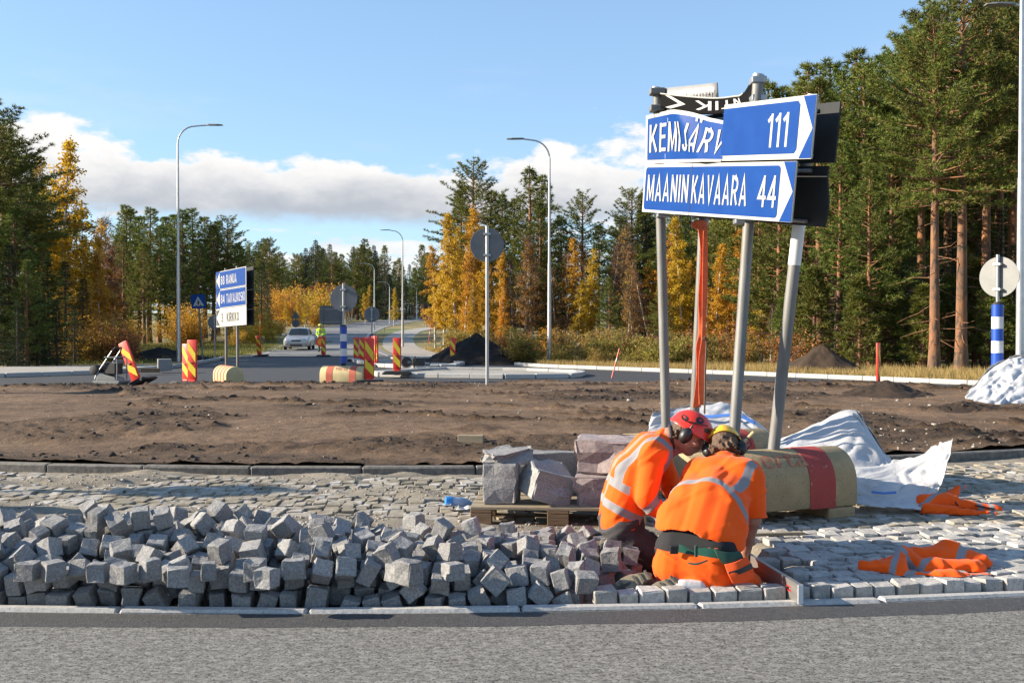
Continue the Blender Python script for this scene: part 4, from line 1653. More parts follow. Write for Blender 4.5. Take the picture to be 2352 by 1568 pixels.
P1 = sign_pole((1.300, 8.42, .45), A(1510, 205, 8.40), .040)
P2 = sign_pole((1.545, 8.52, .45), A(1625, 300, 8.45), .040)
P3 = sign_pole((1.565, 7.10, .45), A(1742, 175, 7.35), .040)
P4 = sign_pole((1.885, 7.24, .45), A(1868, 222, 7.05), .042)
b4, t4 = Vector((1.885, 7.24, .45)), A(1868, 222, 7.05)
MB().tube([sl(b4.lerp(t4, .655)), sl(b4.lerp(t4, .545))], .0445, 14).build('white_sleeve', M['white_plastic'], sign, smooth=True)
for pxt, pyt, yy in ((1508, 202, 8.40), (1742, 172, 7.35), (1867, 219, 7.05)):
    MB().tube([sl(A(pxt, pyt, yy)), sl(A(pxt - 1, pyt + 10, yy))], .044, 14).build('pole_cap', M['galv'], sign, smooth=True)

# panel frame: u runs along the lower plate, v up, w out towards the reader
BL, BR = A(1490, 487, 8.58), A(1836, 512, 6.62)
TL = A(1487, 372, 8.56)
U_LEN = (BR - BL).length
PU = (BR - BL).normalized()
PN = Vector((-.933, -.36, 0))
PV = PN.cross(PU) * -1
if PV.z < 0:
    PV = -PV
PV.normalize()
PN = PU.cross(PV).normalized()
if PN.x > 0:
    PN = -PN


def SP(u, v, w=0.0):
    return sl(BL + PU * u + PV * v + PN * (w + .065))


H1 = .402


def plate(name, u0, u1, v0, v1, w0, w1, m, fn=None, nu=1, nv=1, parent=None):
    """thin plate in sign coordinates, optionally bent by fn(u,v)->(u,v,w)"""
    fn = fn or (lambda u, v: (u, v, 0))
    V, Fc = [], []
    for w in (w0, w1):
        for j in range(nv + 1):
            for i in range(nu + 1):
                u = u0 + (u1 - u0) * i / nu
                v = v0 + (v1 - v0) * j / nv
                a, b, c = fn(u, v)
                V.append(SP(a, b, c + w))
    n = (nu + 1) * (nv + 1)
    ix = lambda i, j, s: s * n + j * (nu + 1) + i
    for j in range(nv):
        for i in range(nu):
            Fc.append((ix(i, j, 0), ix(i, j + 1, 0), ix(i + 1, j + 1, 0), ix(i + 1, j, 0)))
            Fc.append((ix(i, j, 1), ix(i + 1, j, 1), ix(i + 1, j + 1, 1), ix(i, j + 1, 1)))
    for j in range(nv):
        for i in (0, nu):
            Fc.append((ix(i, j, 0), ix(i, j + 1, 0), ix(i, j + 1, 1), ix(i, j, 1)))
    for i in range(nu):
        for j in (0, nv):
            Fc.append((ix(i, j, 0), ix(i + 1, j, 0), ix(i + 1, j, 1), ix(i, j, 1)))
    return MB().add(V, Fc).build(name, m, parent or sign, smooth=nu > 1)


def poly(name, pts, w, m, parent, th=.0015):
    n = len(pts)
    V = [SP(u, v, w) for u, v in pts] + [SP(u, v, w + th) for u, v in pts]
    Fc = [tuple(range(n)), tuple(range(2 * n - 1, n - 1, -1))] + [(i, (i + 1) % n, (i + 1) % n + n, i + n) for i in range(n)]
    return MB().add(V, Fc).build(name, m, parent)


def rrect(u0, u1, v0, v1, r=.03, right_round=True):
    out = []
    for cx, cy, a0 in ((u1 - r, v1 - r, 0), (u0 + r, v1 - r, 90), (u0 + r, v0 + r, 180), (u1 - r, v0 + r, 270)):
        for a in np.linspace(a0, a0 + 90, 5):
            out.append((cx + r * math.cos(math.radians(a)), cy + r * math.sin(math.radians(a))))
    return out


def sign_text(body, u, v, w, h, m, parent, fn=None, out=.006, name='lettering', bold=.008):
    me = text_mesh(name, body, w, h, m, bold)

    def f(p):
        uu, vv, ww = u + p.x, v + p.y, 0
        if fn:
            uu, vv, ww = fn(uu, vv)
        return SP(uu, vv, ww + out)
    warp(me, f, 3 if fn else 0)
    return link(name, me, parent)


UL = U_LEN
# lower plate
seam_u = .785
lo = plate('lower_plate', 0, UL, 0, H1 - .004, -.012, 0, M['sign_white'])
poly('blue_field', rrect(.028, UL - .165, .022, H1 - .03), .001, M['sign_blue'], lo)
for q in ((0, 1),):
    poly('blue_tip', [(UL - .135, H1 - .006), (UL - .002, H1 - .006), (UL - .002, .002), (UL - .135, .002), (UL - .012, H1 * .5)], .001, M['sign_blue'], lo)
MB().add([SP(seam_u, .0, .004), SP(seam_u + .005, .0, .004), SP(seam_u + .005, H1 - .005, .004), SP(seam_u, H1 - .005, .004)], [(0, 1, 2, 3)]).build('plate_joint', M['letter_black'], lo)
sign_text('MAANIN', .075, .095, .685, .215, M['sign_white'], lo)
sign_text('KAVAARA', .81, .092, .765, .215, M['sign_white'], lo)
sign_text('44', 1.71, .09, .215, .215, M['sign_white'], lo)

# upper plate: right half flat, left half torn and buckled
u_cut = 1.19
up = plate('upper_plate', u_cut, UL + .155, H1 + .008, 2 * H1 + .01, -.006, .006, M['sign_white'])
poly('blue_field', [(u_cut + .002, H1 + .045), (UL - .03, H1 + .045), (UL - .005, H1 + .07), (UL - .005, 2 * H1 - .045), (UL - .03, 2 * H1 - .02), (u_cut + .002, 2 * H1 - .02)], .007, M['sign_blue'], up)
poly('blue_tip', [(UL + .025, 2 * H1 + .006), (UL + .153, 2 * H1 + .006), (UL + .153, H1 + .012), (UL + .025, H1 + .012), (UL + .145, H1 * 1.5)], .007, M['sign_blue'], up)
sign_text('111', UL - .35, H1 + .09, .24, .225, M['sign_white'], up, out=.0095)


def buckle(u, v):
    t = max(0.0, min(1.0, u / u_cut))
    vv = (v - H1) / H1
    drop = .125 * (max(0, (t - .30) / .70) ** 1.5) * max(0, vv) - .045 * math.sin(math.pi * min(1, t / .75)) * max(0, vv) * .6
    fold = max(0.0, 1 - abs((t - .40 - .42 * (1 - vv)) / .16))
    w = -.16 * max(0, t - .45) * vv + .035 * fold - .02 * math.sin(t * 5)
    return u + .09 * vv * t ** 3 - .05 * vv * (1 - t), v - drop, w


lf = plate('torn_plate', -.005, u_cut + .02, H1 + .004, 2 * H1, -.010, -.004, M['sign_white'], buckle, 30, 14)
lb = plate('blue_field', .028, u_cut + .02, H1 + .032, 2 * H1 - .032, -.003, .0, M['sign_blue'], buckle, 30, 14, lf)
sign_text('KEMIJÄRVI', .065, H1 + .09, 1.16, .225, M['sign_white'], lf, buckle, .006)

# the plates that face the other way
bo = -.25
plate('back_plate', .25, UL + .02, -.02, H1 - .02, bo - .012, bo, M['sign_shaded'], lambda u, v: (u + .02 * math.sin(v * 14) * (u > UL), v, .05 * math.sin(v * 9) * max(0, u - UL)), 12, 10)
plate('back_plate', .12, UL + .06, H1 + .0, 2 * H1 - .01, bo - .012, bo, M['sign_shaded'])
for v in (.02, .36, .46, .76):
    MB().tube([SP(.28, v - .01, bo + .02), SP(UL - .15, v - .01, bo + .02)], .014, 6).build('back_rail', M['galv'], sign)
for u_, in ((.30,), (1.40,)):
    for v in (.05, .35, .46, .75):
        MB().box(SP(u_, v, -.072), (.10, .05, .05)).build('clamp', M['galv'], sign, bevel=.006)

# crumpled street-name plates on top
top = empty('name_plates', tuple(A(1620, 235, 7.9)), 0)
bpy.data.objects.remove(top)


def strip3(name, net, th, m, parent, nu=28, nv=6, org=Vector((0, 0, 0))):
    """smooth sheet through a net of points (rows x cols), with thickness"""
    P = smooth_net(net, nu, nv)
    return link(name, thick(name, P, th, m), parent)


def cr(p0, p1, p2, p3, t):
    return .5 * ((2 * p1) + (-p0 + p2) * t + (2 * p0 - 5 * p1 + 4 * p2 - p3) * t * t + (-p0 + 3 * p1 - 3 * p2 + p3) * t ** 3)


def resample(P, n):
    """Catmull-Rom along the first axis"""
    k = len(P)
    if k == 2:
        t = np.linspace(0, 1, n).reshape(-1, *([1] * (P.ndim - 1)))
        return P[0] * (1 - t) + P[1] * t
    out = []
    for s in np.linspace(0, k - 1, n):
        i = min(int(s), k - 2)
        t = s - i
        out.append(cr(P[max(i - 1, 0)], P[i], P[i + 1], P[min(i + 2, k - 1)], t))
    return np.array(out)


def smooth_net(net, nu, nv):
    P = np.array([[tuple(p) for p in row] for row in net], float)
    P = resample(P, nv)
    P = np.swapaxes(resample(np.swapaxes(P, 0, 1), nu), 0, 1)
    return P


def thick(name, P, th, m, attr=None):
    nv, nu = P.shape[:2]
    du = np.gradient(P, axis=1)
    dv = np.gradient(P, axis=0)
    N = np.cross(du, dv)
    N /= np.linalg.norm(N, axis=2, keepdims=True) + 1e-9
    V = np.concatenate([P.reshape(-1, 3), (P - N * th).reshape(-1, 3)])
    i = np.arange(nu * nv).reshape(nv, nu)
    a = np.stack([i[:-1, :-1], i[:-1, 1:], i[1:, 1:], i[1:, :-1]], -1).reshape(-1, 4)
    b = a[:, ::-1] + nu * nv
    rim = np.concatenate([i[0, :], i[1:, -1], i[-1, -2::-1], i[-2:0:-1, 0]])
    r2 = np.roll(rim, -1)
    c = np.stack([r2, rim, rim + nu * nv, r2 + nu * nv], -1)
    at = {k: np.concatenate([v.ravel(), v.ravel()]) for k, v in attr.items()} if attr else None
    return np_mesh(name, V, np.concatenate([a, b, c]), 4, m, True, at)


tp = lambda x, y, Y: sl(A(x, y, Y))
gp = strip3('street_name_plate', [[tp(1522, 262, 8.35), tp(1580, 256, 8.1), tp(1650, 250, 7.8)], [tp(1522, 203, 8.35), tp(1580, 197, 8.1), tp(1646, 190, 7.8)]], .012, M['sign_greywhite'], sign, 8, 4)
me = text_mesh('lettering', 'kovaarantie', 1, 1, M['letter_black'], .016)
warp(me, lambda v: tp(1568 + 76 * v.x, 0, 8.0).lerp(tp(1568 + 76 * v.x, 0, 8.0), 0) if False else tp(1568 + 76 * v.x, 236 - 10 * v.x - 24 * v.y, 8.35 - .55 * (46 + 76 * v.x) / 124 - .025), 0)
link('lettering', me, gp)
bend = [[tp(1517, 246, 8.30), tp(1570, 258, 8.02), tp(1640, 262, 7.7), tp(1690, 250, 7.5), tp(1718, 238, 7.38), tp(1748, 246, 7.32)],
        [tp(1516, 215, 8.32), tp(1570, 221, 8.06), tp(1640, 226, 7.78), tp(1686, 222, 7.62), tp(1706, 216, 7.52), tp(1728, 180, 7.36)]]
bp = strip3('bent_name_plate', bend, .012, M['sign_black'], sign, 40, 8)
BP = smooth_net(bend, 60, 12)


def on_bend(s, t, out=.006):
    i, j = min(max(s, 0), 1) * 59, min(max(t, 0), 1) * 11
    a, b = min(int(i), 58), min(int(j), 10)
    f, g = i - a, j - b
    p = (BP[b, a] * (1 - f) + BP[b, a + 1] * f) * (1 - g) + (BP[b + 1, a] * (1 - f) + BP[b + 1, a + 1] * f) * g
    return Vector(p) + PN * out


me = text_mesh('lettering', 'NTIK', 1, 1, M['sign_white'], .0)
warp(me, lambda v: on_bend(.70 - .42 * v.x, .80 - .58 * v.y), 3)      # upside down
link('lettering', me, bp)
ch = [(.06, .92), (.20, .5), (.06, .08), (.12, .08), (.265, .5), (.12, .92)]
MB().add([on_bend(.02 + s * .75, t) for s, t in ch], [(0, 1, 4, 5), (1, 2, 3, 4)]).build('white_chevron', M['sign_white'], bp)
cur = np.array([on_bend(s, 1.0, .004) for s in np.linspace(0, .82, 20)])
MB().tube(cur, .006, 6).build('bent_edge', M['sign_white'], bp)
for yy, pyy in ((8.36, 211), (8.36, 250)):
    MB().tube([tp(1494, pyy, yy), tp(1530, pyy, yy)], .010, 6).build('bolt', M['rubber'], sign)
    MB().box(tp(1509, pyy, yy), (.12, .11, .05)).build('clamp', M['galv_dull'], sign, bevel=.008)
for pyy in (186, 228):
    MB().box(tp(1741, pyy, 7.36), (.11, .11, .05)).build('clamp', M['galv'], sign, bevel=.008)
for u_, px_b, yy in ((0, 1820, 7.12), (0, 1702, 7.28), (0, 1608, 8.42), (0, 1522, 8.36)):
    MB().box(tp(px_b, 508 if px_b > 1650 else 494, yy), (.1, .1, .045)).build('clamp', M['galv'], sign, bevel=.008)

# orange lifting strap tied below the sign, and the bar leaning beside it
st_o = empty('lifting_strap', tuple(A(1608, 930, 8.3)), 0, 'orange lifting strap hanging from the pole of the damaged arrow sign', 'strap')
so = Vector(st_o.location)
wid = lambda x, y, Y, w, r=0: [A(x - w / 2, y, Y) - so, A(x + w / 2, y, Y + r) - so]
rows = [wid(1606, 506, 8.33, 24), wid(1612, 540, 8.30, 14, .02), wid(1615, 600, 8.30, 13, .02), wid(1613, 680, 8.31, 18, .03), wid(1611, 760, 8.32, 15, -.02), wid(1607, 800, 8.33, 17, .03), wid(1606, 860, 8.34, 13, .02), wid(1600, 935, 8.36, 18, .03)]
link('webbing', thick('webbing', smooth_net(rows, 6, 60), .004, M['strap']), st_o)
rows = [wid(1620, 520, 8.27, 10), wid(1619, 640, 8.27, 12, .03), wid(1616, 770, 8.28, 10), wid(1612, 835, 8.29, 16, .04), wid(1611, 930, 8.30, 12)]
link('webbing', thick('webbing', smooth_net(rows, 6, 50), .004, M['strap']), st_o)
kn = MB()
for k in range(3):
    ang = np.linspace(0, 2 * math.pi, 17)
    c0 = A(1606, 512 + 4 * k, 8.44) - so
    kn.tube([(c0.x + .058 * math.cos(a), c0.y + .058 * math.sin(a), c0.z + .004 * math.sin(3 * a)) for a in ang], .012, 6, False)
kn.build('wrapped_turns', M['strap'], st_o, smooth=True)
rod = empty('iron_bar', tuple(A(1621, 935, 8.2)), 0, 'thin rusty iron bar with hooked top leaning beside the orange strap', 'iron bar')
ro = Vector(rod.location)
MB().tube([A(1618, 950, 8.2) - ro, A(1620, 850, 8.22) - ro, A(1623, 790, 8.24) - ro, A(1620, 772, 8.24) - ro, A(1613, 780, 8.24) - ro], .008, 7).build('bar', M['rust'], rod, smooth=True)

# ------------------------------------------------------------------ round signs and posts


def disc_sign(px, py_base, Y, py_c, r, yaw, label, base=True, z0=0.0, m='sign_back', pole_r=.038, post=None, overshoot=.12, pole_m='galv'):
    p = A(px, HOR, Y)
    o = empty('road_sign', (p.x, Y, z0), yaw, label, 'road sign')
    zc = A(px, py_c, Y).z - z0
    MB().tube([(0, 0, .0), (0, 0, zc + r + overshoot * .3)], pole_r * .8, 12).build('pole', M[pole_m], o, smooth=True)
    mb = MB().tube([(0, .045, zc), (0, .058, zc)], r, 40)
    mb.build('disc', M[m], o, bevel=.003)
    for s in (-1, 1):
        MB().box((0, .0, zc + s * r * .62), (.14, .10, .045)).build('clamp', M['galv'], o, bevel=.006)
    if post:
        zb, zt, pr = post
        n = 5
        MB().tube([(0, 0, zb - .12), (0, 0, zb)], [pr * .62, pr * .8], 20).build('post_foot', M['rubber'], o, smooth=True)
        for k in range(n):
            a = zb + (zt - zb) * k / n
            b = zb + (zt - zb) * (k + 1) / n
            MB().tube([(0, 0, a + .001), (0, 0, b - .001)], pr, 24).build('sleeve_ring', M['blue_plastic' if k % 2 == 0 else 'white_plastic'], o, smooth=True)
        MB().tube([(0, 0, zt), (0, 0, zt + .05)], [pr * .9, pr * .6], 20).build('post_cap', M['rubber'], o, smooth=True)
    return o


disc_sign(1119, 880, 20.6, 562, .35, .06, 'grey back of a round sign on a bare pole in the soil of the island', z0=SOIL(-.5, 20.6) - .05, m='sign_back', pole_r=.045)
disc_sign(789, 886, 26.3, 685, .36, -.05, 'round sign backside on a blue and white post standing in a concrete weight', z0=.30, post=(.22, 1.18, .088))
disc_sign(854, 840, 44, 722, .34, .05, 'small far round sign on a blue and white post on the traffic island', z0=.0, post=(.2, 1.15, .09))
disc_sign(2291, 900, 17.6, 636, .355, -.92, 'pale back of a round sign on a blue and white post behind a white bag', z0=.0, post=(.78, 1.84, .098), m='sign_back_lit')
disc_sign(493, 832, 46, 740, .32, .1, 'round sign seen from behind beside the pedestrian crossing sign', z0=0.0, pole_m='galv')

weight('concrete_weight', (A(524, 757, 26.2).x, 26.2), (.50, -.86, 0), 1.36, .235, .02, [(-.55, -.42), (-.26, -.12), (.06, .2), (.36, .5)], 'concrete weight with four faded red stripes under the blue direction sign', pale=True, foot=.03)
weight('concrete_weight', (A(791, 757, 26.0).x, 26.0), (.97, -.24, 0), 1.2, .235, .02, [(-.42, -.24), (.22, .4)], 'concrete weight with two faded red bands under the blue and white post', pale=True, text='verta', textpos=-.18, foot=.03)

# pedestrian crossing sign
pc = A(466, 757, 45.0)
o = empty('crossing_sign', (pc.x, 45.0, 0), 0, 'blue pedestrian crossing sign with a white triangle on a slightly leaning pole', 'road sign', rot=(0, -.07, .15))
zc = A(466, 692, 45).z
MB().tube([(0, 0, 0), (0, 0, zc + .25)], .035, 10).build('pole', M['galv_dull'], o, smooth=True)
MB().box((0, -.05, zc), (.62, .012, .62)).build('plate', M['sign_blue'], o, bevel=.004)
MB().prism([(-.24, zc - .2), (.24, zc - .2), (0, zc + .22)], -.0605, -.0585).build('white_triangle', M['sign_white'], o)
fig = MB()
for q in ([(-.03, zc - .15), (.03, zc - .15), (.04, zc + .02), (-.04, zc + .02)], [(.03, zc + .0), (.1, zc - .06), (.08, zc - .08), (.02, zc - .03)], [(-.03, zc + 0), (-.09, zc - .06), (-.07, zc - .08), (-.02, zc - .03)],
          [(-.13, zc - .19), (-.07, zc - .19), (-.06, zc - .15), (-.12, zc - .15)], [(.06, zc - .19), (.12, zc - .19), (.11, zc - .15), (.05, zc - .15)]):
    fig.prism(q, -.0630, -.0610)
fig.tube([(0, -.0630, zc + .06), (0, -.0610, zc + .06)], .03, 12)
fig.build('walking_figure', M['letter_black'], o)

# blue direction sign across the roundabout
ds = empty('direction_sign', (A(524, 757, 26.2).x, 26.2, .3), 0, 'direction sign with two blue plates over a white one across the roundabout', 'road sign')
do = Vector(ds.location)
DBL, DBR = A(497, 752, 27.1), A(566, 746, 25.5)
DTR = A(565, 611, 25.5)
dU = DBR - DBL
dV = DTR - DBR
dN = dU.cross(dV).normalized()
if dN.y > 0:
    dN = -dN
DP = lambda a, b, w=0.0: DBL + dU * a + dV * b + dN * w - do
for a in (.28, .66):
    b = DP(a, 0, -.05)
    MB().tube([(b.x, b.y, .05), DP(a, 1.04, -.05)], .035, 10).build('pole', M['galv_dull'], ds, smooth=True)


def dplate(name, q, w0, w1, m, parent):
    n = len(q)
    V = [DP(a, b, w0) for a, b in q] + [DP(a, b, w1) for a, b in q]
    Fc = [tuple(range(n)), tuple(range(2 * n - 1, n - 1, -1))] + [(i, (i + 1) % n, (i + 1) % n + n, i + n) for i in range(n)]
    return MB().add(V, Fc).build(name, m, parent)


for k, (t1, t2, bl) in enumerate((('3', 'KIRKKO', 0), ('84', 'TAIVALKOSKI', 1), ('88', 'RANUA', 1))):
    b0, b1 = k / 3 + .004, (k + 1) / 3 - .004
    pl = dplate('plate', [(0, b0), (1, b0), (1, b1), (0, b1)], -.012, 0, M['sign_white'], ds)
    if bl:
        dplate('blue_field', [(.13, b0 + .012), (.985, b0 + .012), (.985, b1 - .012), (.13, b1 - .012)], .001, .003, M['sign_blue'], pl)
        dplate('blue_tip', [(.002, b0), (.14, b0), (.02, (b0 + b1) / 2)], .001, .003, M['sign_blue'], pl)
        dplate('blue_tip', [(.002, b1), (.02, (b0 + b1) / 2), (.14, b1)], .001, .003, M['sign_blue'], pl)
    else:
        dplate('black_tip', [(.01, b0 + .03), (.13, b0 + .02), (.01, b1 - .16)], .001, .003, M['letter_black'], pl)
        dplate('black_tip', [(.01, b1 - .03), (.01, b1 - .16), (.13, b1 - .02)], .001, .003, M['letter_black'], pl)
    mtx = M['sign_white' if bl else 'letter_black']
    for body, a0, a1 in ((t1, .17, .17 + .055 * len(t1) + .02), (t2, .36, .36 + min(.6, .068 * len(t2)))):
        me = text_mesh('lettering', body, 1, 1, mtx, .004)
        warp(me, lambda v, a0=a0, a1=a1, b0=b0, b1=b1: DP(a0 + (a1 - a0) * v.x, b0 + (b1 - b0) * (.24 + .5 * v.y), .005))
        link('lettering', me, pl)
back_off = Vector((.17, .06, 0))
V = [DP(.02, .0) + back_off, DP(1.0, .0) + back_off, DP(1.0, 1.0) + back_off, DP(.02, 1.0) + back_off]
mb = MB().add(V + [v + dN * -.015 for v in V], [(0, 1, 2, 3), (7, 6, 5, 4), (0, 1, 5, 4), (1, 2, 6, 5), (2, 3, 7, 6), (3, 0, 4, 7)])
mb.build('back_plate', M['sign_shaded'], ds)

# far signs seen from behind
o = empty('far_sign', (A(762, 757, 105).x, 105, TZ(A(762, 757, 105).x, 105)), 0, 'large dark back of a far rectangular road sign beside the rising road', 'road sign')
for s in (-1, 1):
    MB().tube([(s * .9, 0, -.1), (s * .9, 0, 2.6)], .05, 8).build('pole', M['galv_dull'], o)
MB().box((0, .06, 1.75), (2.6, .03, 2.0)).build('plate', M['sign_back'], o)
for z in (1.1, 2.4):
    MB().box((0, .03, z), (2.5, .03, .06)).build('rail', M['galv'], o)
o = empty('far_sign', (A(679, 757, 92).x, 92, TZ(A(679, 757, 92).x, 92)), 0, 'far small sign pair, triangle over round, seen from behind', 'road sign')
MB().tube([(0, 0, -.1), (0, 0, 2.6)], .035, 8).build('pole', M['galv_dull'], o)
MB().prism([(-.42, 1.75), (.42, 1.75), (0, 2.5)], .04, .055).build('triangle', M['sign_back'], o)
MB().tube([(0, .04, 1.3), (0, .055, 1.3)], .36, 24).build('disc', M['sign_back'], o)


def snow_pole(px0, py0, px1, py1, Y, label, red='mark_red'):
    a, b = A(px0, py0, Y), A(px1, py1, Y)
    o = empty('snow_pole', tuple(a), 0, label, 'snow pole')
    d = b - a
    MB().tube([(0, 0, 0), d * .55], .018, 7).build('pole', M[red], o)
    MB().tube([d * .55, d * .68], .0185, 7).build('white_band', M['white_plastic'], o)
    MB().tube([d * .68, d], .018, 7).build('pole', M[red], o)


snow_pole(1405, 868, 1423, 800, 29.0, 'thin red pole leaning in front of the willows behind the kerb')
snow_pole(982, 796, 990, 745, 62, 'thin red pole leaning beside the black soil heap')
snow_pole(597, 770, 598, 722, 66, 'thin red and white pole behind the barrier board on the grassy verge')
snow_pole(654, 790, 655, 748, 85, 'thin red pole at the roadside behind the car')
snow_pole(880, 783, 884, 752, 90, 'thin red pole leaning by the rising road')


# ------------------------------------------------------------------ soil heaps
def heap(name, c, rx, ry, h, z0, m, label, seed, cat='soil heap', peak=1.25, mo=.5):
    r = np.random.default_rng(seed)
    nr, na = 34, 90
    R, Th = np.meshgrid(np.linspace(0, 1, nr), np.linspace(0, 2 * np.pi, na, endpoint=False))
    ed = 1 + .16 * np.sin(Th * 2 + seed) + .09 * np.sin(Th * 5 + 2 * seed)
    X, Y = rx * R * np.cos(Th) * ed, ry * R * np.sin(Th) * ed
    Z = h * np.clip(1 - R, 0, 1) ** peak * (1.0 + .12 * (fbm(X * 1.1 + 9, Y * 1.1, 3, seed) - .5)) + (fbm(X * 5, Y * 5, 3, seed + 3) - .5) * .13 * h * (R < .985) + (fbm(X * 16, Y * 16, 2, seed + 5) - .5) * .05
    Z = np.where(R > .97, -.05, Z)
    i = np.arange(nr * na).reshape(na, nr)
    j = np.roll(i, -1, 0)
    Fq = np.stack([i[:, :-1], i[:, 1:], j[:, 1:], j[:, :-1]], -1).reshape(-1, 4)
    moist = np.clip(mo + (fbm(X * 3, Y * 3, 3, seed + 7) - .5) * 1.2, 0, 1)
    me = np_mesh(name, np.stack([X, Y, Z], -1).reshape(-1, 3), Fq, 4, m, True, {'moist': moist.ravel()})
    o = link(name, me, None, (c[0], c[1], z0))
    return props(o, label, cat)


M['black_soil'] = attr_mat('black_soil', (.022, .018, .015), (.010, .008, .007), 'moist', .95)
M['brown_soil'] = attr_mat('brown_soil', (.055, .036, .022), (.024, .015, .01), 'moist', .95)
heap('soil_heap', (A(1092, 757, 41).x, 41.5), 2.1, 1.9, 1.28, -.02, M['black_soil'], 'conical heap of black soil behind the traffic island', 3, peak=1.0)
heap('soil_heap', (A(1905, 757, 31.5).x, 32.2), 1.75, 1.5, .92, 0, M['brown_soil'], 'brown soil heap under the trees behind the outer kerb', 4)
heap('soil_heap', (A(2055, 757, 16.5).x, 16.8), 1.0, .8, .27, SOIL(6.3, 16.8) - .02, M['brown_soil'], 'low hump of freshly dug soil in front of the lone barrier board', 5, mo=.7)
heap('soil_heap', (A(2230, 757, 14.2).x, 14.4), .8, .5, .14, SOIL(6.5, 14.4) - .02, M['brown_soil'], 'small spill of soil beside the heaped white bag', 6, mo=.7)
heap('shadow_heap', (-5.7, 7.35), 1.1, .75, 1.15, .03, M['sand'], 'unseen heap of bedding sand added to cast a shadow on the cobbled apron', 8, cat='shadow heap')  # out of view, added for the broad shadow it throws on the apron
disc_sign(-1124, 0, 8.4, 480, .32, 1.2, 'unseen round sign on a thick pole added to cast a shadow on the cobbled apron', z0=.05, pole_r=.075)  # out of view, added for its shadow streak; pole thickened for that
disc_sign(-600, 0, 17.3, 560, .32, 1.2, 'unseen round sign on a thick pole added to cast a shadow over the bare soil', z0=.15, pole_r=.075)  # also out of view, added to draw a shadow line across the soil
heap('soil_heap', (A(350, 757, 45).x, 46), 2.6, 1.5, .62, 0, M['black_soil'], 'dark earth heap behind the street lamp by the pavement', 7, mo=.2)

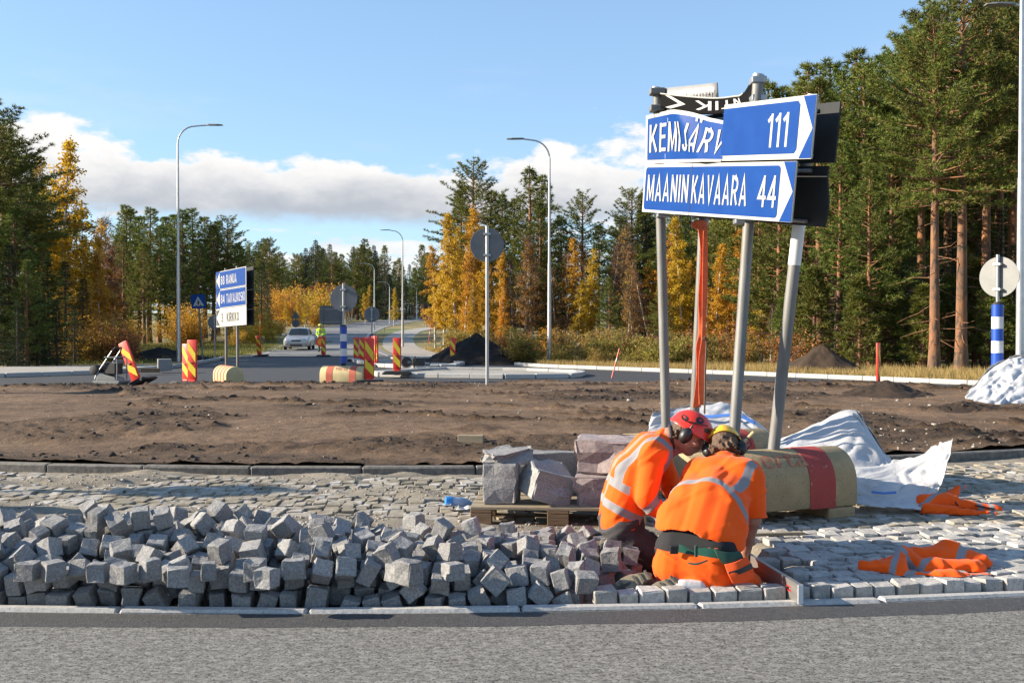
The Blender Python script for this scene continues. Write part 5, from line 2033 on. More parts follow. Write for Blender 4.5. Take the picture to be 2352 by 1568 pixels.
# ------------------------------------------------------------------ heap of loose setts: dropped and left to settle
def settle_heap():
    def heap_core(x, y):
        dd = y - y_out(x)
        return CORE(x, dd)
    col = bpy.data.collections.new('settling')
    COL.children.link(col)
    bpy.ops.rigidbody.world_add()
    rw = SC.rigidbody_world
    rw.collection = col
    rw.substeps_per_frame = 12
    rw.solver_iterations = 20
    r = random.Random(21)
    var = []
    for i in range(20):
        s = r.uniform(.084, .104)
        d = (s * r.uniform(.95, 1.15), s, s * r.uniform(.8, 1.05))
        var.append((rough_block('granite_cube', *d, M['granite'], 300 + i, .045, .085, 1), d))
    obs = []
    layer = 0
    spots = []
    for lay in range(4):
        x = -3.2
        while x < 1.0:
            for dd in np.arange(.21, 1.28, .118):
                n_lay = np.interp(x, [-3.3, -1.2, .0, 1.0], [2.5, 2.4, 2.0, 1.8])
                if abs(dd - .7) > .38:
                    n_lay -= .55
                if lay + r.uniform(0, .9) > n_lay:
                    continue
                if x > .36 and dd < .62:
                    continue
                if x > .72 and dd > .8:
                    continue
                spots.append((x + r.uniform(-.02, .02), dd + r.uniform(-.02, .02), float(heap_core(x, float(y_out(x)) + dd)) + .12 + lay * .16 + r.uniform(0, .04)))
            x += .128
    r.shuffle(spots)
    print('spots', len(spots))
    for x, dd, z in spots:
        me, d = r.choice(var)
        o = link('granite_cube', me, None, (x, float(y_out(x)) + dd, z), (r.uniform(0, 6.28), r.uniform(0, 6.28), r.uniform(0, 6.28)))
        col.objects.link(o)
        obs.append(o)
    for o in obs:
        rb = o.rigid_body
        rb.collision_shape = 'BOX'
        rb.friction = .95
        rb.restitution = .0
        rb.linear_damping = .25
        rb.angular_damping = .75
        rb.use_margin = True
        rb.collision_margin = .0
    walls = []

    def wall(c, d, rz=0):
        o = MB().box((0, 0, 0), d).build('wall', None, None, loc=c, rot=(0, 0, rz))
        col.objects.link(o)
        o.rigid_body.type = 'PASSIVE'
        o.rigid_body.collision_shape = 'BOX'
        o.rigid_body.friction = 1.0
        o.rigid_body.use_margin = True
        o.rigid_body.collision_margin = .0
        walls.append(o)
    fx, fy = np.linspace(-4.2, 2.2, 64), np.linspace(4.9, 7.2, 24)
    fl = link('floor', grid_mesh('floor', fx, fy, lambda x, y: heap_core(x, y) + .13 * (fbm(x * 8, y * 8, 2, 13) - .4), None))
    col.objects.link(fl)
    fl.rigid_body.type = 'PASSIVE'
    fl.rigid_body.collision_shape = 'MESH'
    fl.rigid_body.friction = 1.0
    fl.rigid_body.use_margin = True
    fl.rigid_body.collision_margin = .0
    walls.append(fl)
    for x in np.linspace(-5, 2.6, 20):
        sl_ = (float(y_out(x + .2)) - float(y_out(x - .2))) / .4
        wall((x, float(y_out(x)) + .035, .0), (.46, .2, .26), math.atan(sl_))
        wall((x, float(y_out(x)) + 1.56, -.05), (.46, .34, .17), math.atan(sl_))
    wall((1.16, 5.33, .1), (1.42, .42, .7))               # where the workers kneel
    wall((1.25, 6.0, .1), (.80, .9, .8))
    wall((-3.6, 5.6, .1), (.3, 1.6, 1.0))
    SC.frame_start, SC.frame_end = 1, 140
    rw.point_cache.frame_start, rw.point_cache.frame_end = 1, 140
    for f in range(1, 84):
        SC.frame_set(f)
    dg = bpy.context.evaluated_depsgraph_get()
    mats = [o.evaluated_get(dg).matrix_world.copy() for o in obs]
    bpy.ops.rigidbody.world_remove()
    for o in walls:
        bpy.data.objects.remove(o)
    COL.children.unlink(col)
    bpy.data.collections.remove(col)
    SC.frame_set(1)
    from mathutils.bvhtree import BVHTree
    good = []
    for o, mw in zip(obs, mats):
        o.matrix_world = mw
        p = mw.translation
        if p.z < -.2 or p.z > .8 or not (-3.5 < p.x < 1.3) or not (4.9 < p.y < 7.0) or abs(p.x) > p.y * .56 + .1:
            bpy.data.objects.remove(o)
        else:
            good.append((o, mw))
    # the 300 cubes that show most stay single, the hidden rest is one part of the heap
    V, Fc, own = [], [], []
    for k, (o, mw) in enumerate(good):
        b = len(V)
        V += [mw @ v.co for v in o.data.vertices]
        for f in o.data.polygons:
            Fc.append(tuple(i + b for i in f.vertices))
            own.append(k)
    tree = BVHTree.FromPolygons(V, Fc)
    eye = Vector((0, 0, CAM_H))
    seen = [0] * len(good)
    for px in np.arange(-30, 1700, 6):
        for py in np.arange(1120, 1420, 6):
            hit = tree.ray_cast(eye, cam_ray(px, py))
            if hit[2] is not None:
                seen[own[hit[2]]] += 1
    rank = sorted(range(len(good)), key=lambda k: -seen[k])
    single = set(k for k in rank[:298] if seen[k] > 0)
    rV, rF = [], []
    for k, (o, mw) in enumerate(good):
        if k in single:
            p = mw.translation
            if p.x > .15:
                props(o, 'grey granite cube stone lying loose beside the kneeling workers', 'cube stone', 'loose cubes beside the workers')
            elif p.z > float(np.interp(p.x, [-3, -1, 0, 1], [.17, .14, .09, .05])):
                props(o, 'grey granite cube stone on top of the long heap along the kerb', 'cube stone', 'cubes on top of the heap')
            else:
                props(o, 'grey granite cube stone low in the long heap along the kerb', 'cube stone', 'cubes low in the heap')
        else:
            b = len(rV)
            rV += [tuple(mw @ v.co) for v in o.data.vertices]
            rF += [tuple(i + b for i in f.vertices) for f in o.data.polygons]
            bpy.data.objects.remove(o)
    if rV:
        me = bpy.data.meshes.new('cubes_beneath')
        me.from_pydata(rV, [], rF)
        me.materials.append(M['granite'])
        props(link('cubes_beneath', me), 'granite cube stones buried inside the long heap along the kerb', 'cube stones', kind='stuff')
    n = len(single)
    return n


N_CUBES = settle_heap()
print('cubes', N_CUBES)

# ------------------------------------------------------------------ pallet with large stones
pal = empty('pallet', (.34, 7.2, .045), -.07, 'wooden pallet carrying large rough granite blocks behind the cube heap', 'pallet')
for y in (-.35, 0, .35):
    for x in (-.5275, 0, .5275):
        MB().box((x, y, .022 + .04), (.145, .1, .078)).build('block', M['wood'], pal, bevel=.003, seg=1)
for y in (-.35, 0, .35):
    MB().box((0, y, .011), (1.2, .1, .021)).build('bottom_board', M['wood'], pal, bevel=.003, seg=1)
for x in (-.5275, 0, .5275):
    MB().box((x, 0, .113), (.145, .8, .021)).build('cross_board', M['wood'], pal, bevel=.003, seg=1)
for y, w in ((-.3275, .145), (-.172, .1), (0, .145), (.172, .1), (.3275, .145)):
    MB().box((0, y, .135), (1.2, w, .0215)).build('deck_board', M['wood_old'], pal, bevel=.003, seg=1)
DECK = .045 + .147


def big_stone(c, d, rot, seed, m, label, jit=.05):
    me = rough_block('granite_block', d[0], d[1], d[2], M[m], seed, jit, .06, 2)
    o = link('granite_block', me, None, c, rot)
    return props(o, label, 'stone block', 'granite blocks on the pallet')


big_stone((-.07, 7.02, DECK + .148), (.24, .24, .29), (0, 0, -.12), 501, 'granite', 'tall upright grey granite block at the end of the pallet')
big_stone((-.05, 7.08, DECK + .325), (.25, .24, .07), (.12, -.12, .35), 502, 'granite', 'broken granite slab lying on the tall upright block', .12)
big_stone((.24, 6.98, DECK + .142), (.29, .26, .23), (.18, .25, .42), 503, 'granite', 'tilted granite block with a smooth sloping top in the middle of the pallet')
big_stone((.30, 7.40, DECK + .15), (.34, .22, .30), (0, 0, .1), 504, 'granite', 'granite block at the back of the pallet, half hidden by the tilted block')
big_stone((.66, 6.98, DECK + .108), (.40, .30, .205), (0, 0, -.2), 505, 'granite_red', 'lower one of two stacked granite blocks beside the red-helmeted worker')
big_stone((.68, 7.03, DECK + .338), (.42, .30, .235), (.04, .02, -.28), 506, 'granite_red', 'upper one of two stacked granite blocks beside the red-helmeted worker')

# straightedge, timber bits, bottle
bd = empty('straightedge', (1.42, 5.50, .0), 0, 'long grey metal straightedge with a slotted grip standing on edge by the kneeling worker', 'straightedge')
ba, bb = Vector((1.365, 5.90, 0)), Vector((1.470, 5.09, 0))
L_ = (bb - ba).length
bd.rotation_euler = (0, 0, math.atan2((bb - ba).y, (bb - ba).x))
bd.location = tuple((ba + bb) / 2 + Vector((0, 0, .004)))
hh, tt = .098, .024
g0, g1, gz0, gz1 = L_ / 2 - .19, L_ / 2 - .09, .036, .064
beam = MB().box((0, 0, gz0 / 2), (L_, tt, gz0)).box((0, 0, (gz1 + hh) / 2), (L_, tt, hh - gz1))
beam.box(((-L_ / 2 + g0) / 2, 0, (gz0 + gz1) / 2), (L_ / 2 + g0, tt, gz1 - gz0)).box(((L_ / 2 + g1) / 2, 0, (gz0 + gz1) / 2), (L_ / 2 - g1, tt, gz1 - gz0))
beam.build('beam', M['steel'], bd)
MB().box(((g0 + g1) / 2, 0, gz0 + .003), (g1 - g0 - .004, tt + .004, .004)).box(((g0 + g1) / 2, 0, gz1 - .003), (g1 - g0 - .004, tt + .004, .004)).build('slot_lining', M['mark_red'], bd)
MB().box((L_ / 2 + .003, 0, hh / 2), (.005, tt + .003, hh)).build('end_cap', M['white_plastic'], bd)


def timber(c, d, rz, label, m='wood_old', tilt=0):
    o = MB().box((0, 0, 0), d).build('timber_piece', M[m], None, bevel=.006, loc=c, rot=(0, tilt, rz))
    return props(o, label, 'timber')


g = G(1082, 990, .3)
timber((g.x, g.y, SOIL(g.x, g.y) + .035), (.28, .10, .09), -.12, 'short offcut of squared timber lying on the bare soil')
g = G(345, 853, .1)
timber((g.x, g.y, .14), (.55, .2, .13), .2, 'short dark timber lying on the pavement', 'wood')
g = G(1790, 1232, .05)
timber((g.x, g.y, .068), (.34, .03, .022), .12, 'thin wooden lath lying on the setts before the concrete weight')
g = G(378, 851, .07)
o = link('granite_block', rough_block('granite_block', .42, .4, .38, M['granite'], 520, .02, .05, 1), None, (g.x, g.y, .26), (0, 0, .4))
props(o, 'single pale square granite block standing on the pavement', 'stone block')
g = G(1400, 1021, .13)
props(MB().tube([(-.06, 0, 0), (.06, 0, 0)], .028, 14).build('white_tube', M['white_plastic'], None, bevel=.004, smooth=True, loc=(A(1416, 1027, 8.0).x, 8.0, A(1416, 1027, 8.0).z - .01), rot=(0, 0, .2)), 'short white plastic tube end in front of the half hidden concrete weight', 'tube')
props(link('stone', rough_block('stone', .34, .3, .42, M['granite'], 530, .05, .06, 1), None, (A(1425, 1080, 8.0).x + .05, 8.05, .25), (0, 0, .3)), 'rough stone on end behind the stacked granite blocks', 'stone')

M['clear_blue'] = mat('bottle_plastic', (.25, .45, .7), .15, (.5, .6, .75), 9, 3, trans=.4)
M['cyan'] = mat('bottle_blue_base', (.05, .3, .75), .25, trans=.3)
g = G(1052, 1166, .06)
bt = empty('bottle', (g.x, g.y, .105), 0, 'empty clear plastic bottle with a blue base lying on the sandy setts', 'bottle', rot=(0, math.pi / 2 + .12, .25))
MB().lathe([(.004, -.10), (.033, -.095), (.037, -.07), (.034, -.03), (.037, 0), (.036, .04), (.025, .075), (.013, .095), (.013, .11)], 18).build('body', M['clear_blue'], bt, smooth=True)
MB().lathe([(.005, -.101), (.034, -.0965), (.0385, -.07), (.0385, -.045)], 18).build('blue_base', M['cyan'], bt, smooth=True)
MB().lathe([(.0145, .108), (.0145, .125), (.004, .127)], 14).build('cap', M['white_plastic'], bt, smooth=True)
for k, (px, py) in enumerate(((1032, 1170), (1062, 1174), (1015, 1168))):
    g = G(px, py, .06)
    r = np.random.default_rng(40 + k)
    net = [[Vector((g.x + (i - 1) * .04 + r.normal(0, .008), g.y + (j - 1) * .04 + r.normal(0, .008), .075 + r.uniform(0, .03))) for i in range(4)] for j in range(3)]
    props(link('plastic_scrap', thick('plastic_scrap', smooth_net(net, 12, 10), .001, M['bag'])), ['crumpled scrap of plastic beside the blue bottle', 'tiny white scrap of film under the blue bottle', 'small pale scrap of film away from the bottle'][k], 'litter')


# ------------------------------------------------------------------ white woven bags
def cloth(name, net, m, parent, nu=70, nv=60, wr=.02, seed=1, th=.003, fr=9.0, hem=0.0, org=None):
    P = smooth_net(net, nu, nv)
    u, v = np.meshgrid(np.linspace(0, 1, nu), np.linspace(0, 1, nv))
    du, dv = np.gradient(P, axis=1), np.gradient(P, axis=0)
    N = np.cross(du, dv)
    N /= np.linalg.norm(N, axis=2, keepdims=True) + 1e-9
    wu, wv_ = fbm(u * 3, v * 3, 2, seed + 20) - .5, fbm(u * 3 + 7, v * 3, 2, seed + 30) - .5
    w = np.abs(fbm(u * fr + wu * 4, v * fr * .8 + wv_ * 4, 2, seed) - .5) * -3.0 + .5
    w = w + (fbm(u * fr * 2, v * fr * 2, 2, seed + 5) - .5) * .5
    P = P + N * (w * wr)[..., None]
    if hem:
        P[0] += np.stack([np.zeros(nu), np.zeros(nu), (vnoise(np.arange(nu) * .55, np.zeros(nu), seed) - .5) * hem], -1)
    if org is not None:
        P = P - np.array(org)
    return link(name, thick(name, P, th, m), parent)


def bag_thing(loc, label):
    o = empty('bulk_bag', loc, 0, label, 'bulk bag')
    return o, Vector(loc)


b1, bo1 = bag_thing((2.75, 8.5, .05), 'big collapsed white bulk bag with a standing peak behind the concrete weight')
net = [[A(1700, 1060, 8.3), A(1790, 1012, 8.5), A(1880, 972, 8.6), A(1953, 938, 8.6), A(1985, 965, 8.55), A(2030, 1040, 8.5), A(2060, 1075, 8.4)],
       [A(1690, 1085, 8.1), A(1790, 1040, 8.2), A(1880, 1010, 8.3), A(1958, 985, 8.35), A(2000, 1010, 8.3), A(2036, 1055, 8.2), A(2080, 1080, 8.2)],
       [A(1690, 1110, 7.95), A(1790, 1090, 8.0), A(1880, 1060, 8.1), A(1960, 1045, 8.1), A(2010, 1060, 8.1), A(2045, 1085, 8.05), A(2085, 1100, 8.0)],
       [A(1690, 1150, 7.8), A(1790, 1145, 7.8), A(1880, 1130, 7.85), A(1950, 1125, 7.85), A(2010, 1125, 7.8), A(2050, 1130, 7.75), A(2090, 1135, 7.7)]]
cloth('front_panel', net, M['bag'], b1, wr=.035, seed=19, org=bo1, fr=3)
net = [[A(1700, 1062, 8.3), A(1790, 1014, 8.5), A(1880, 974, 8.6), A(1953, 939, 8.61), A(1987, 968, 8.56), A(2030, 1042, 8.5)],
       [A(1720, 1040, 9.0), A(1800, 1010, 9.1), A(1890, 990, 9.1), A(1955, 975, 9.1), A(1990, 1000, 9.1), A(2030, 1040, 9.0)],
       [A(1730, 1052, 9.7), A(1810, 1052, 9.7), A(1900, 1052, 9.7), A(1960, 1052, 9.7), A(2000, 1052, 9.7), A(2040, 1052, 9.7)]]
cloth('back_panel', net, M['bag'], b1, wr=.02, seed=12, org=bo1, nu=40, nv=30)
net = [[A(1940, 1076, 7.75), A(2000, 1068, 7.8), A(2060, 1058, 7.85), A(2120, 1040, 7.8), A(2160, 1018, 7.75), A(2188, 1008, 7.7)],
       [A(1938, 1098, 7.60), A(2000, 1095, 7.62), A(2060, 1092, 7.66), A(2120, 1080, 7.65), A(2160, 1062, 7.62), A(2180, 1050, 7.6)],
       [A(1940, 1120, 7.55), A(2000, 1128, 7.52), A(2060, 1128, 7.5), A(2110, 1118, 7.52), A(2150, 1105, 7.52), A(2168, 1095, 7.52)],
       [A(1945, 1142, 7.55), A(2000, 1152, 7.45), A(2050, 1158, 7.4), A(2100, 1160, 7.38), A(2130, 1152, 7.42), A(2150, 1140, 7.46)]]
cloth('torn_flap', net, M['bag'], b1, wr=.028, seed=13, hem=.05, org=bo1, fr=3)
net = [[A(1940, 1120, 7.62), A(2000, 1128, 7.6), A(2060, 1135, 7.55), A(2120, 1150, 7.5)], [A(1935, 1150, 7.45), A(2000, 1162, 7.3), A(2060, 1166, 7.28), A(2115, 1170, 7.25)]]
cloth('hem', net, M['bag'], b1, wr=.012, seed=14, org=bo1, nu=40, nv=14)
MB().tube([A(2002, 1129, 7.42) - bo1, A(2030, 1132, 7.40) - bo1, A(2058, 1130, 7.40) - bo1], .010, 6).build('blue_cord', M['bag_blue'], b1, smooth=True)
lp = [A(1960, 950, 8.52), A(1975, 960, 8.48), A(1990, 990, 8.44), A(1996, 1012, 8.4), A(1990, 1016, 8.38), A(1978, 1000, 8.4), A(1963, 966, 8.46)]
MB().tube([p - bo1 for p in lp], .010, 6).build('lifting_loop', M['bag'], b1, smooth=True)

b2, bo2 = bag_thing((1.6, 9.3, .05), 'white bulk bag with a blue stripe draped behind the poles of the arrow sign')
net = [[A(1500, 948, 9.2), A(1540, 940, 9.5), A(1620, 926, 9.6), A(1680, 932, 9.6), A(1720, 955, 9.5), A(1765, 1000, 9.3)],
       [A(1490, 985, 9.0), A(1540, 975, 9.1), A(1620, 965, 9.2), A(1690, 965, 9.2), A(1740, 985, 9.1), A(1780, 1015, 9.1)],
       [A(1485, 1020, 8.9), A(1540, 1018, 8.9), A(1620, 1010, 9.0), A(1690, 1012, 9.0), A(1745, 1025, 9.0), A(1785, 1040, 9.0)],
       [A(1480, 1060, 8.8), A(1540, 1060, 8.8), A(1620, 1060, 8.8), A(1690, 1060, 8.8), A(1750, 1060, 8.8), A(1790, 1060, 8.8)]]
cloth('body', net, M['bag'], b2, wr=.04, seed=21, org=bo2, fr=7)
net = [[A(1500, 947, 9.2), A(1540, 939, 9.5), A(1620, 925, 9.6), A(1680, 931, 9.6), A(1720, 954, 9.5), A(1765, 999, 9.3)], [A(1510, 990, 10.2), A(1560, 980, 10.2), A(1620, 970, 10.3), A(1680, 975, 10.3), A(1730, 990, 10.3), A(1770, 1010, 10.2)]]
cloth('back', net, M['bag'], b2, wr=.03, seed=22, org=bo2, nu=40, nv=14)
net = [[A(1560, 944, 9.30), A(1620, 953, 9.22), A(1690, 950, 9.22), A(1735, 968, 9.14)], [A(1560, 949, 9.27), A(1620, 960, 9.18), A(1690, 957, 9.18), A(1733, 976, 9.10)]]
cloth('blue_stripe', net, M['bag_blue'], b2, wr=.004, seed=23, org=bo2, nu=30, nv=6)

b3, bo3 = bag_thing((8.0, 16.4, .1), 'heaped white bag around the foot of the blue and white post')
net = [[A(2222, 905, 16.2), A(2262, 858, 16.8), A(2300, 828, 17.2), A(2350, 815, 17.2), A(2420, 835, 17.2), A(2460, 900, 16.8)],
       [A(2220, 918, 15.9), A(2260, 880, 16.2), A(2300, 858, 16.5), A(2350, 848, 16.5), A(2420, 865, 16.4), A(2465, 912, 16.2)],
       [A(2222, 926, 15.6), A(2265, 908, 15.7), A(2305, 892, 15.8), A(2350, 888, 15.8), A(2420, 900, 15.8), A(2465, 925, 15.6)],
       [A(2226, 934, 15.3), A(2270, 938, 15.2), A(2310, 942, 15.1), A(2350, 942, 15.1), A(2420, 942, 15.1), A(2462, 940, 15.2)]]
cloth('body', net, M['bag'], b3, wr=.075, seed=31, org=bo3, fr=8, nu=90, nv=70)
net = [[A(2222, 904, 16.2), A(2262, 857, 16.8), A(2300, 827, 17.2), A(2350, 814, 17.2), A(2420, 834, 17.2), A(2460, 899, 16.8)], [A(2230, 925, 17.8), A(2262, 915, 18), A(2300, 905, 18.2), A(2350, 900, 18.2), A(2420, 905, 18.2), A(2460, 915, 18)]]
cloth('back', net, M['bag'], b3, wr=.05, seed=32, org=bo3, nu=40, nv=16)


# ------------------------------------------------------------------ crumpled hi-vis jackets
def hivis(name, base=(.95, .115, .008), base2=(.85, .085, .006), refl=(.26, .255, .27)):
    """fluorescent cloth; where the attribute is below zero lies a reflective tape"""
    m = bpy.data.materials.new(name)
    nt, N, L, B = nodes(m)
    B.inputs['Roughness'].default_value = .85
    B.inputs['Specular IOR Level'].default_value = .15
    B.inputs['Sheen Weight'].default_value = .1
    at = N.new('ShaderNodeAttribute')
    at.attribute_name = 'band'
    mr = N.new('ShaderNodeMapRange')
    mr.inputs['From Min'].default_value, mr.inputs['From Max'].default_value = -.0012, .0012
    L.new(at.outputs['Fac'], mr.inputs['Value'])
    tc = N.new('ShaderNodeTexCoord')
    ns = N.new('ShaderNodeTexNoise')
    ns.inputs['Scale'].default_value = 9
    ns.inputs['Detail'].default_value = 5
    L.new(tc.outputs['Object'], ns.inputs['Vector'])
    c1 = N.new('ShaderNodeMix')
    c1.data_type = 'RGBA'
    c1.inputs['A'].default_value = (*base, 1)
    c1.inputs['B'].default_value = (*base2, 1)
    L.new(ns.outputs['Fac'], c1.inputs['Factor'])
    wv = N.new('ShaderNodeTexWave')
    wv.inputs['Scale'].default_value = 60
    wv.inputs['Distortion'].default_value = .5
    L.new(tc.outputs['Object'], wv.inputs['Vector'])
    c2 = N.new('ShaderNodeMix')
    c2.data_type = 'RGBA'
    c2.inputs['A'].default_value = (*refl, 1)
    c2.inputs['B'].default_value = (*[r * .78 for r in refl], 1)
    L.new(wv.outputs['Fac'], c2.inputs['Factor'])
    mx = N.new('ShaderNodeMix')
    mx.data_type = 'RGBA'
    L.new(mr.outputs[0], mx.inputs['Factor'])
    L.new(c2.outputs['Result'], mx.inputs['A'])
    L.new(c1.outputs['Result'], mx.inputs['B'])
    L.new(mx.outputs['Result'], B.inputs['Base Color'])
    b1_ = N.new('ShaderNodeTexNoise')
    b1_.inputs['Scale'].default_value = 420
    L.new(tc.outputs['Object'], b1_.inputs['Vector'])
    bp_ = N.new('ShaderNodeBump')
    bp_.inputs['Strength'].default_value = .15
    bp_.inputs['Distance'].default_value = .002
    L.new(b1_.outputs['Fac'], bp_.inputs['Height'])
    L.new(bp_.outputs[0], B.inputs['Normal'])
    return m


M['hivis'] = hivis('hi_vis_orange')


def soft_jacket(prims, bands, seed, label, base, amp=.012):
    """dropped garment: soft folds over a few limp rolls; bands are slanted planes (x0, slope, half width, y0, y1)"""
    prims = [(p[0], p[1] + Vector((0, 0, .012)), p[2] + Vector((0, 0, .012)), p[3] * 1.45, p[4] * 1.45) for p in prims]
    V, N, Fc = blob(prims, .011, 4)
    org = Vector((base.x, base.y, .05))
    V = folds(V, N, amp * .8, .35, 4.5, 13, seed)
    V = folds(V, N, amp * .8, -.9, 4.0, 10, seed + 3)
    V, Fc, _u = cut(V, Fc, lambda q: q[:, 2] > .052, lambda q: np.column_stack([q[:, 0], q[:, 1], np.full(len(q), .052)]))
    band = np.full(len(V), .05)
    for x0, sl_, hw, lo_, hi_ in bands:
        q = np.abs(V[:, 0] - x0 - sl_ * (V[:, 1] - base.y) - .3 * sl_ * (V[:, 2] - .1)) - hw
        q = np.maximum(q, lo_ - (V[:, 1] - base.y))
        q = np.maximum(q, (V[:, 1] - base.y) - hi_)
        band = np.minimum(band, q)
    o = empty('jacket', tuple(org), 0, label, 'jacket')
    skin_obj('cloth', V, Fc, M['hivis'], o, org, {'band': band})
    return o, org


def make_jackets():
    c = lambda x0, y0, Y0, x1, y1, Y1, r0, r1: ('c', A(x0, y0, Y0), A(x1, y1, Y1), r0, r1)
    X = lambda px, Y: A(px, 757, Y).x
    base = A(2150, 1310, 5.62)
    soft_jacket([c(1986, 1306, 5.60, 2062, 1314, 5.58, .030, .045), c(1990, 1312, 5.66, 2060, 1300, 5.68, .025, .04), c(2068, 1276, 5.66, 2066, 1328, 5.53, .026, .040), c(2078, 1272, 5.70, 2100, 1300, 5.66, .03, .04),
                 c(2100, 1286, 5.74, 2188, 1270, 5.78, .045, .042), c(2188, 1274, 5.76, 2298, 1318, 5.68, .045, .026), c(2085, 1330, 5.52, 2190, 1332, 5.50, .028, .032), c(2190, 1334, 5.50, 2300, 1336, 5.54, .028, .022),
                 c(2120, 1306, 5.62, 2240, 1312, 5.62, .045, .035), c(2160, 1290, 5.72, 2250, 1300, 5.70, .05, .04), c(2290, 1322, 5.66, 2306, 1338, 5.56, .026, .022)],
                [(X(2062, 5.6), .5, .020, -1, 1), (X(2100, 5.55), -.4, .024, -.13, .05), (X(2148, 5.55), 1.1, .026, -.15, .0), (X(2182, 5.75), .6, .026, .02, 1), (X(2278, 5.7), .5, .024, -.02, 1)], 3,
                'orange hi-vis jacket crumpled on the setts near the road kerb', base)
    base = A(2205, 1165, 7.45)
    j2, org = soft_jacket([c(2122, 1160, 7.45, 2180, 1155, 7.50, .055, .05), c(2125, 1172, 7.35, 2185, 1178, 7.32, .035, .035), c(2170, 1150, 7.52, 2200, 1128, 7.56, .04, .022), c(2196, 1126, 7.56, 2216, 1120, 7.55, .02, .012),
                           c(2180, 1160, 7.48, 2290, 1176, 7.42, .045, .026), c(2185, 1182, 7.32, 2285, 1186, 7.30, .03, .02)],
                          [(X(2150, 7.4), 1.2, .022, -1, .06), (X(2205, 7.5), .3, .016, .0, 1), (X(2252, 7.4), -.2, .020, -1, 1), (X(2278, 7.4), -.2, .018, -1, 1)], 8,
                          'orange hi-vis vest with dark trim crumpled beside the white bulk bag', base, .010)
    Q = lambda x, y, Y: A(x, y, Y) - org
    MB().tube([Q(2112, 1168, 7.40), Q(2125, 1145, 7.44), Q(2150, 1138, 7.46), Q(2185, 1140, 7.46), Q(2200, 1160, 7.40)], .007, 6).build('dark_trim', M['rubber'], j2, smooth=True)
    MB().tube([Q(2240, 1160, 7.40), Q(2285, 1168, 7.38), Q(2300, 1180, 7.34), Q(2285, 1190, 7.29)], .006, 6).build('dark_trim', M['rubber'], j2, smooth=True)


# ------------------------------------------------------------------ machines
g = G(252, 889)
pcx = empty('plate_compactor', (g.x, g.y + .1, .0), -.25, 'grey plate compactor with a black engine and folded handle at the edge of the soil', 'plate compactor')
MB().prism([(-.36, .10), (-.30, .03), (.28, .03), (.37, .12), (.37, .16), (-.36, .16)], -.22, .22).build('base_plate', M['sign_back_lit'], pcx, bevel=.012)
MB().prism([(-.3, .16), (.28, .16), (.22, .24), (-.26, .36)], -.18, .18).build('chassis', M['sign_back_lit'], pcx, bevel=.015)
MB().box((.06, 0, .46), (.34, .30, .30)).build('engine', M['rubber'], pcx, bevel=.03)
MB().box((.20, 0, .62), (.14, .28, .10)).build('fuel_tank', M['sign_back'], pcx, bevel=.02)
MB().tube([(.30, -.19, .18), (.30, -.19, .68), (.24, -.19, .73), (-.05, -.19, .73)], .016, 8).tube([(.30, .19, .18), (.30, .19, .68), (.24, .19, .73), (-.05, .19, .73)], .016, 8).tube([(.24, -.19, .73), (.24, .19, .73)], .016, 8).build('guard_frame', M['sign_back_lit'], pcx, smooth=True)
for s in (-1, 1):
    MB().tube([(-.34, s * .17, .2), (-.28, s * .17, .33), (.15, s * .16, .9)], .015, 8).build('handle_bar', M['galv'], pcx, smooth=True)
MB().tube([(.14, -.17, .88), (.20, -.12, .96), (.20, .12, .96), (.14, .17, .88)], .022, 8).build('hand_grip', M['rubber'], pcx, smooth=True)
MB().tube([(-.36, -.2, .42), (-.36, .2, .42)], .12, 20).build('transport_wheel', M['rubber'], pcx, bevel=.02, smooth=True)

g = G(957, 845, .14)
sw = empty('cut_off_saw', (g.x, g.y, .14), .2, 'black petrol cut-off saw standing on the kerb of the traffic island', 'saw')
MB().box((.05, 0, .2), (.42, .22, .26)).build('motor_housing', M['rubber'], sw, bevel=.04)
MB().tube([(-.33, -.02, .2), (-.33, .02, .2)], .17, 24).build('blade_guard', M['rubber'], sw, bevel=.006, smooth=True)
MB().tube([(-.33, -.005, .17), (-.33, .005, .17)], .19, 28).build('blade', M['steel'], sw)
MB().box((-.15, 0, .2), (.3, .06, .08)).build('arm', M['sign_back'], sw, bevel=.01)
MB().tube([(.22, 0, .12), (.42, 0, .10), (.46, 0, .2), (.40, 0, .30), (.2, 0, .32)], .022, 8).build('rear_handle', M['rubber'], sw, smooth=True)
MB().tube([(-.05, -.13, .2), (-.06, -.14, .38), (-.06, .14, .38), (-.05, .13, .2)], .018, 8).build('front_handle', M['rubber'], sw, smooth=True)

# silver car
M['car_paint'] = mat('silver_paint', (.42, .43, .44), .3, metal=.55)
M['car_glass'] = mat('car_glass', (.015, .02, .022), .08)
M['car_dark'] = mat('car_trim', (.02, .02, .022), .5)
M['tyre'] = mat('tyre', (.02, .02, .02), .85)
hl = bpy.data.materials.new('headlight_lit')
nt, N, L, B = nodes(hl)
B.inputs['Base Color'].default_value = (.9, .9, .85, 1)
B.inputs['Emission Color'].default_value = (1, .93, .75, 1)
B.inputs['Emission Strength'].default_value = 6
cx_, cy_ = A(688, 757, 67).x, 67.0
car = empty('car', (cx_, cy_, TZ(cx_, cy_) + .045), .10, 'silver hatchback with its headlights on driving towards the roundabout', 'car')


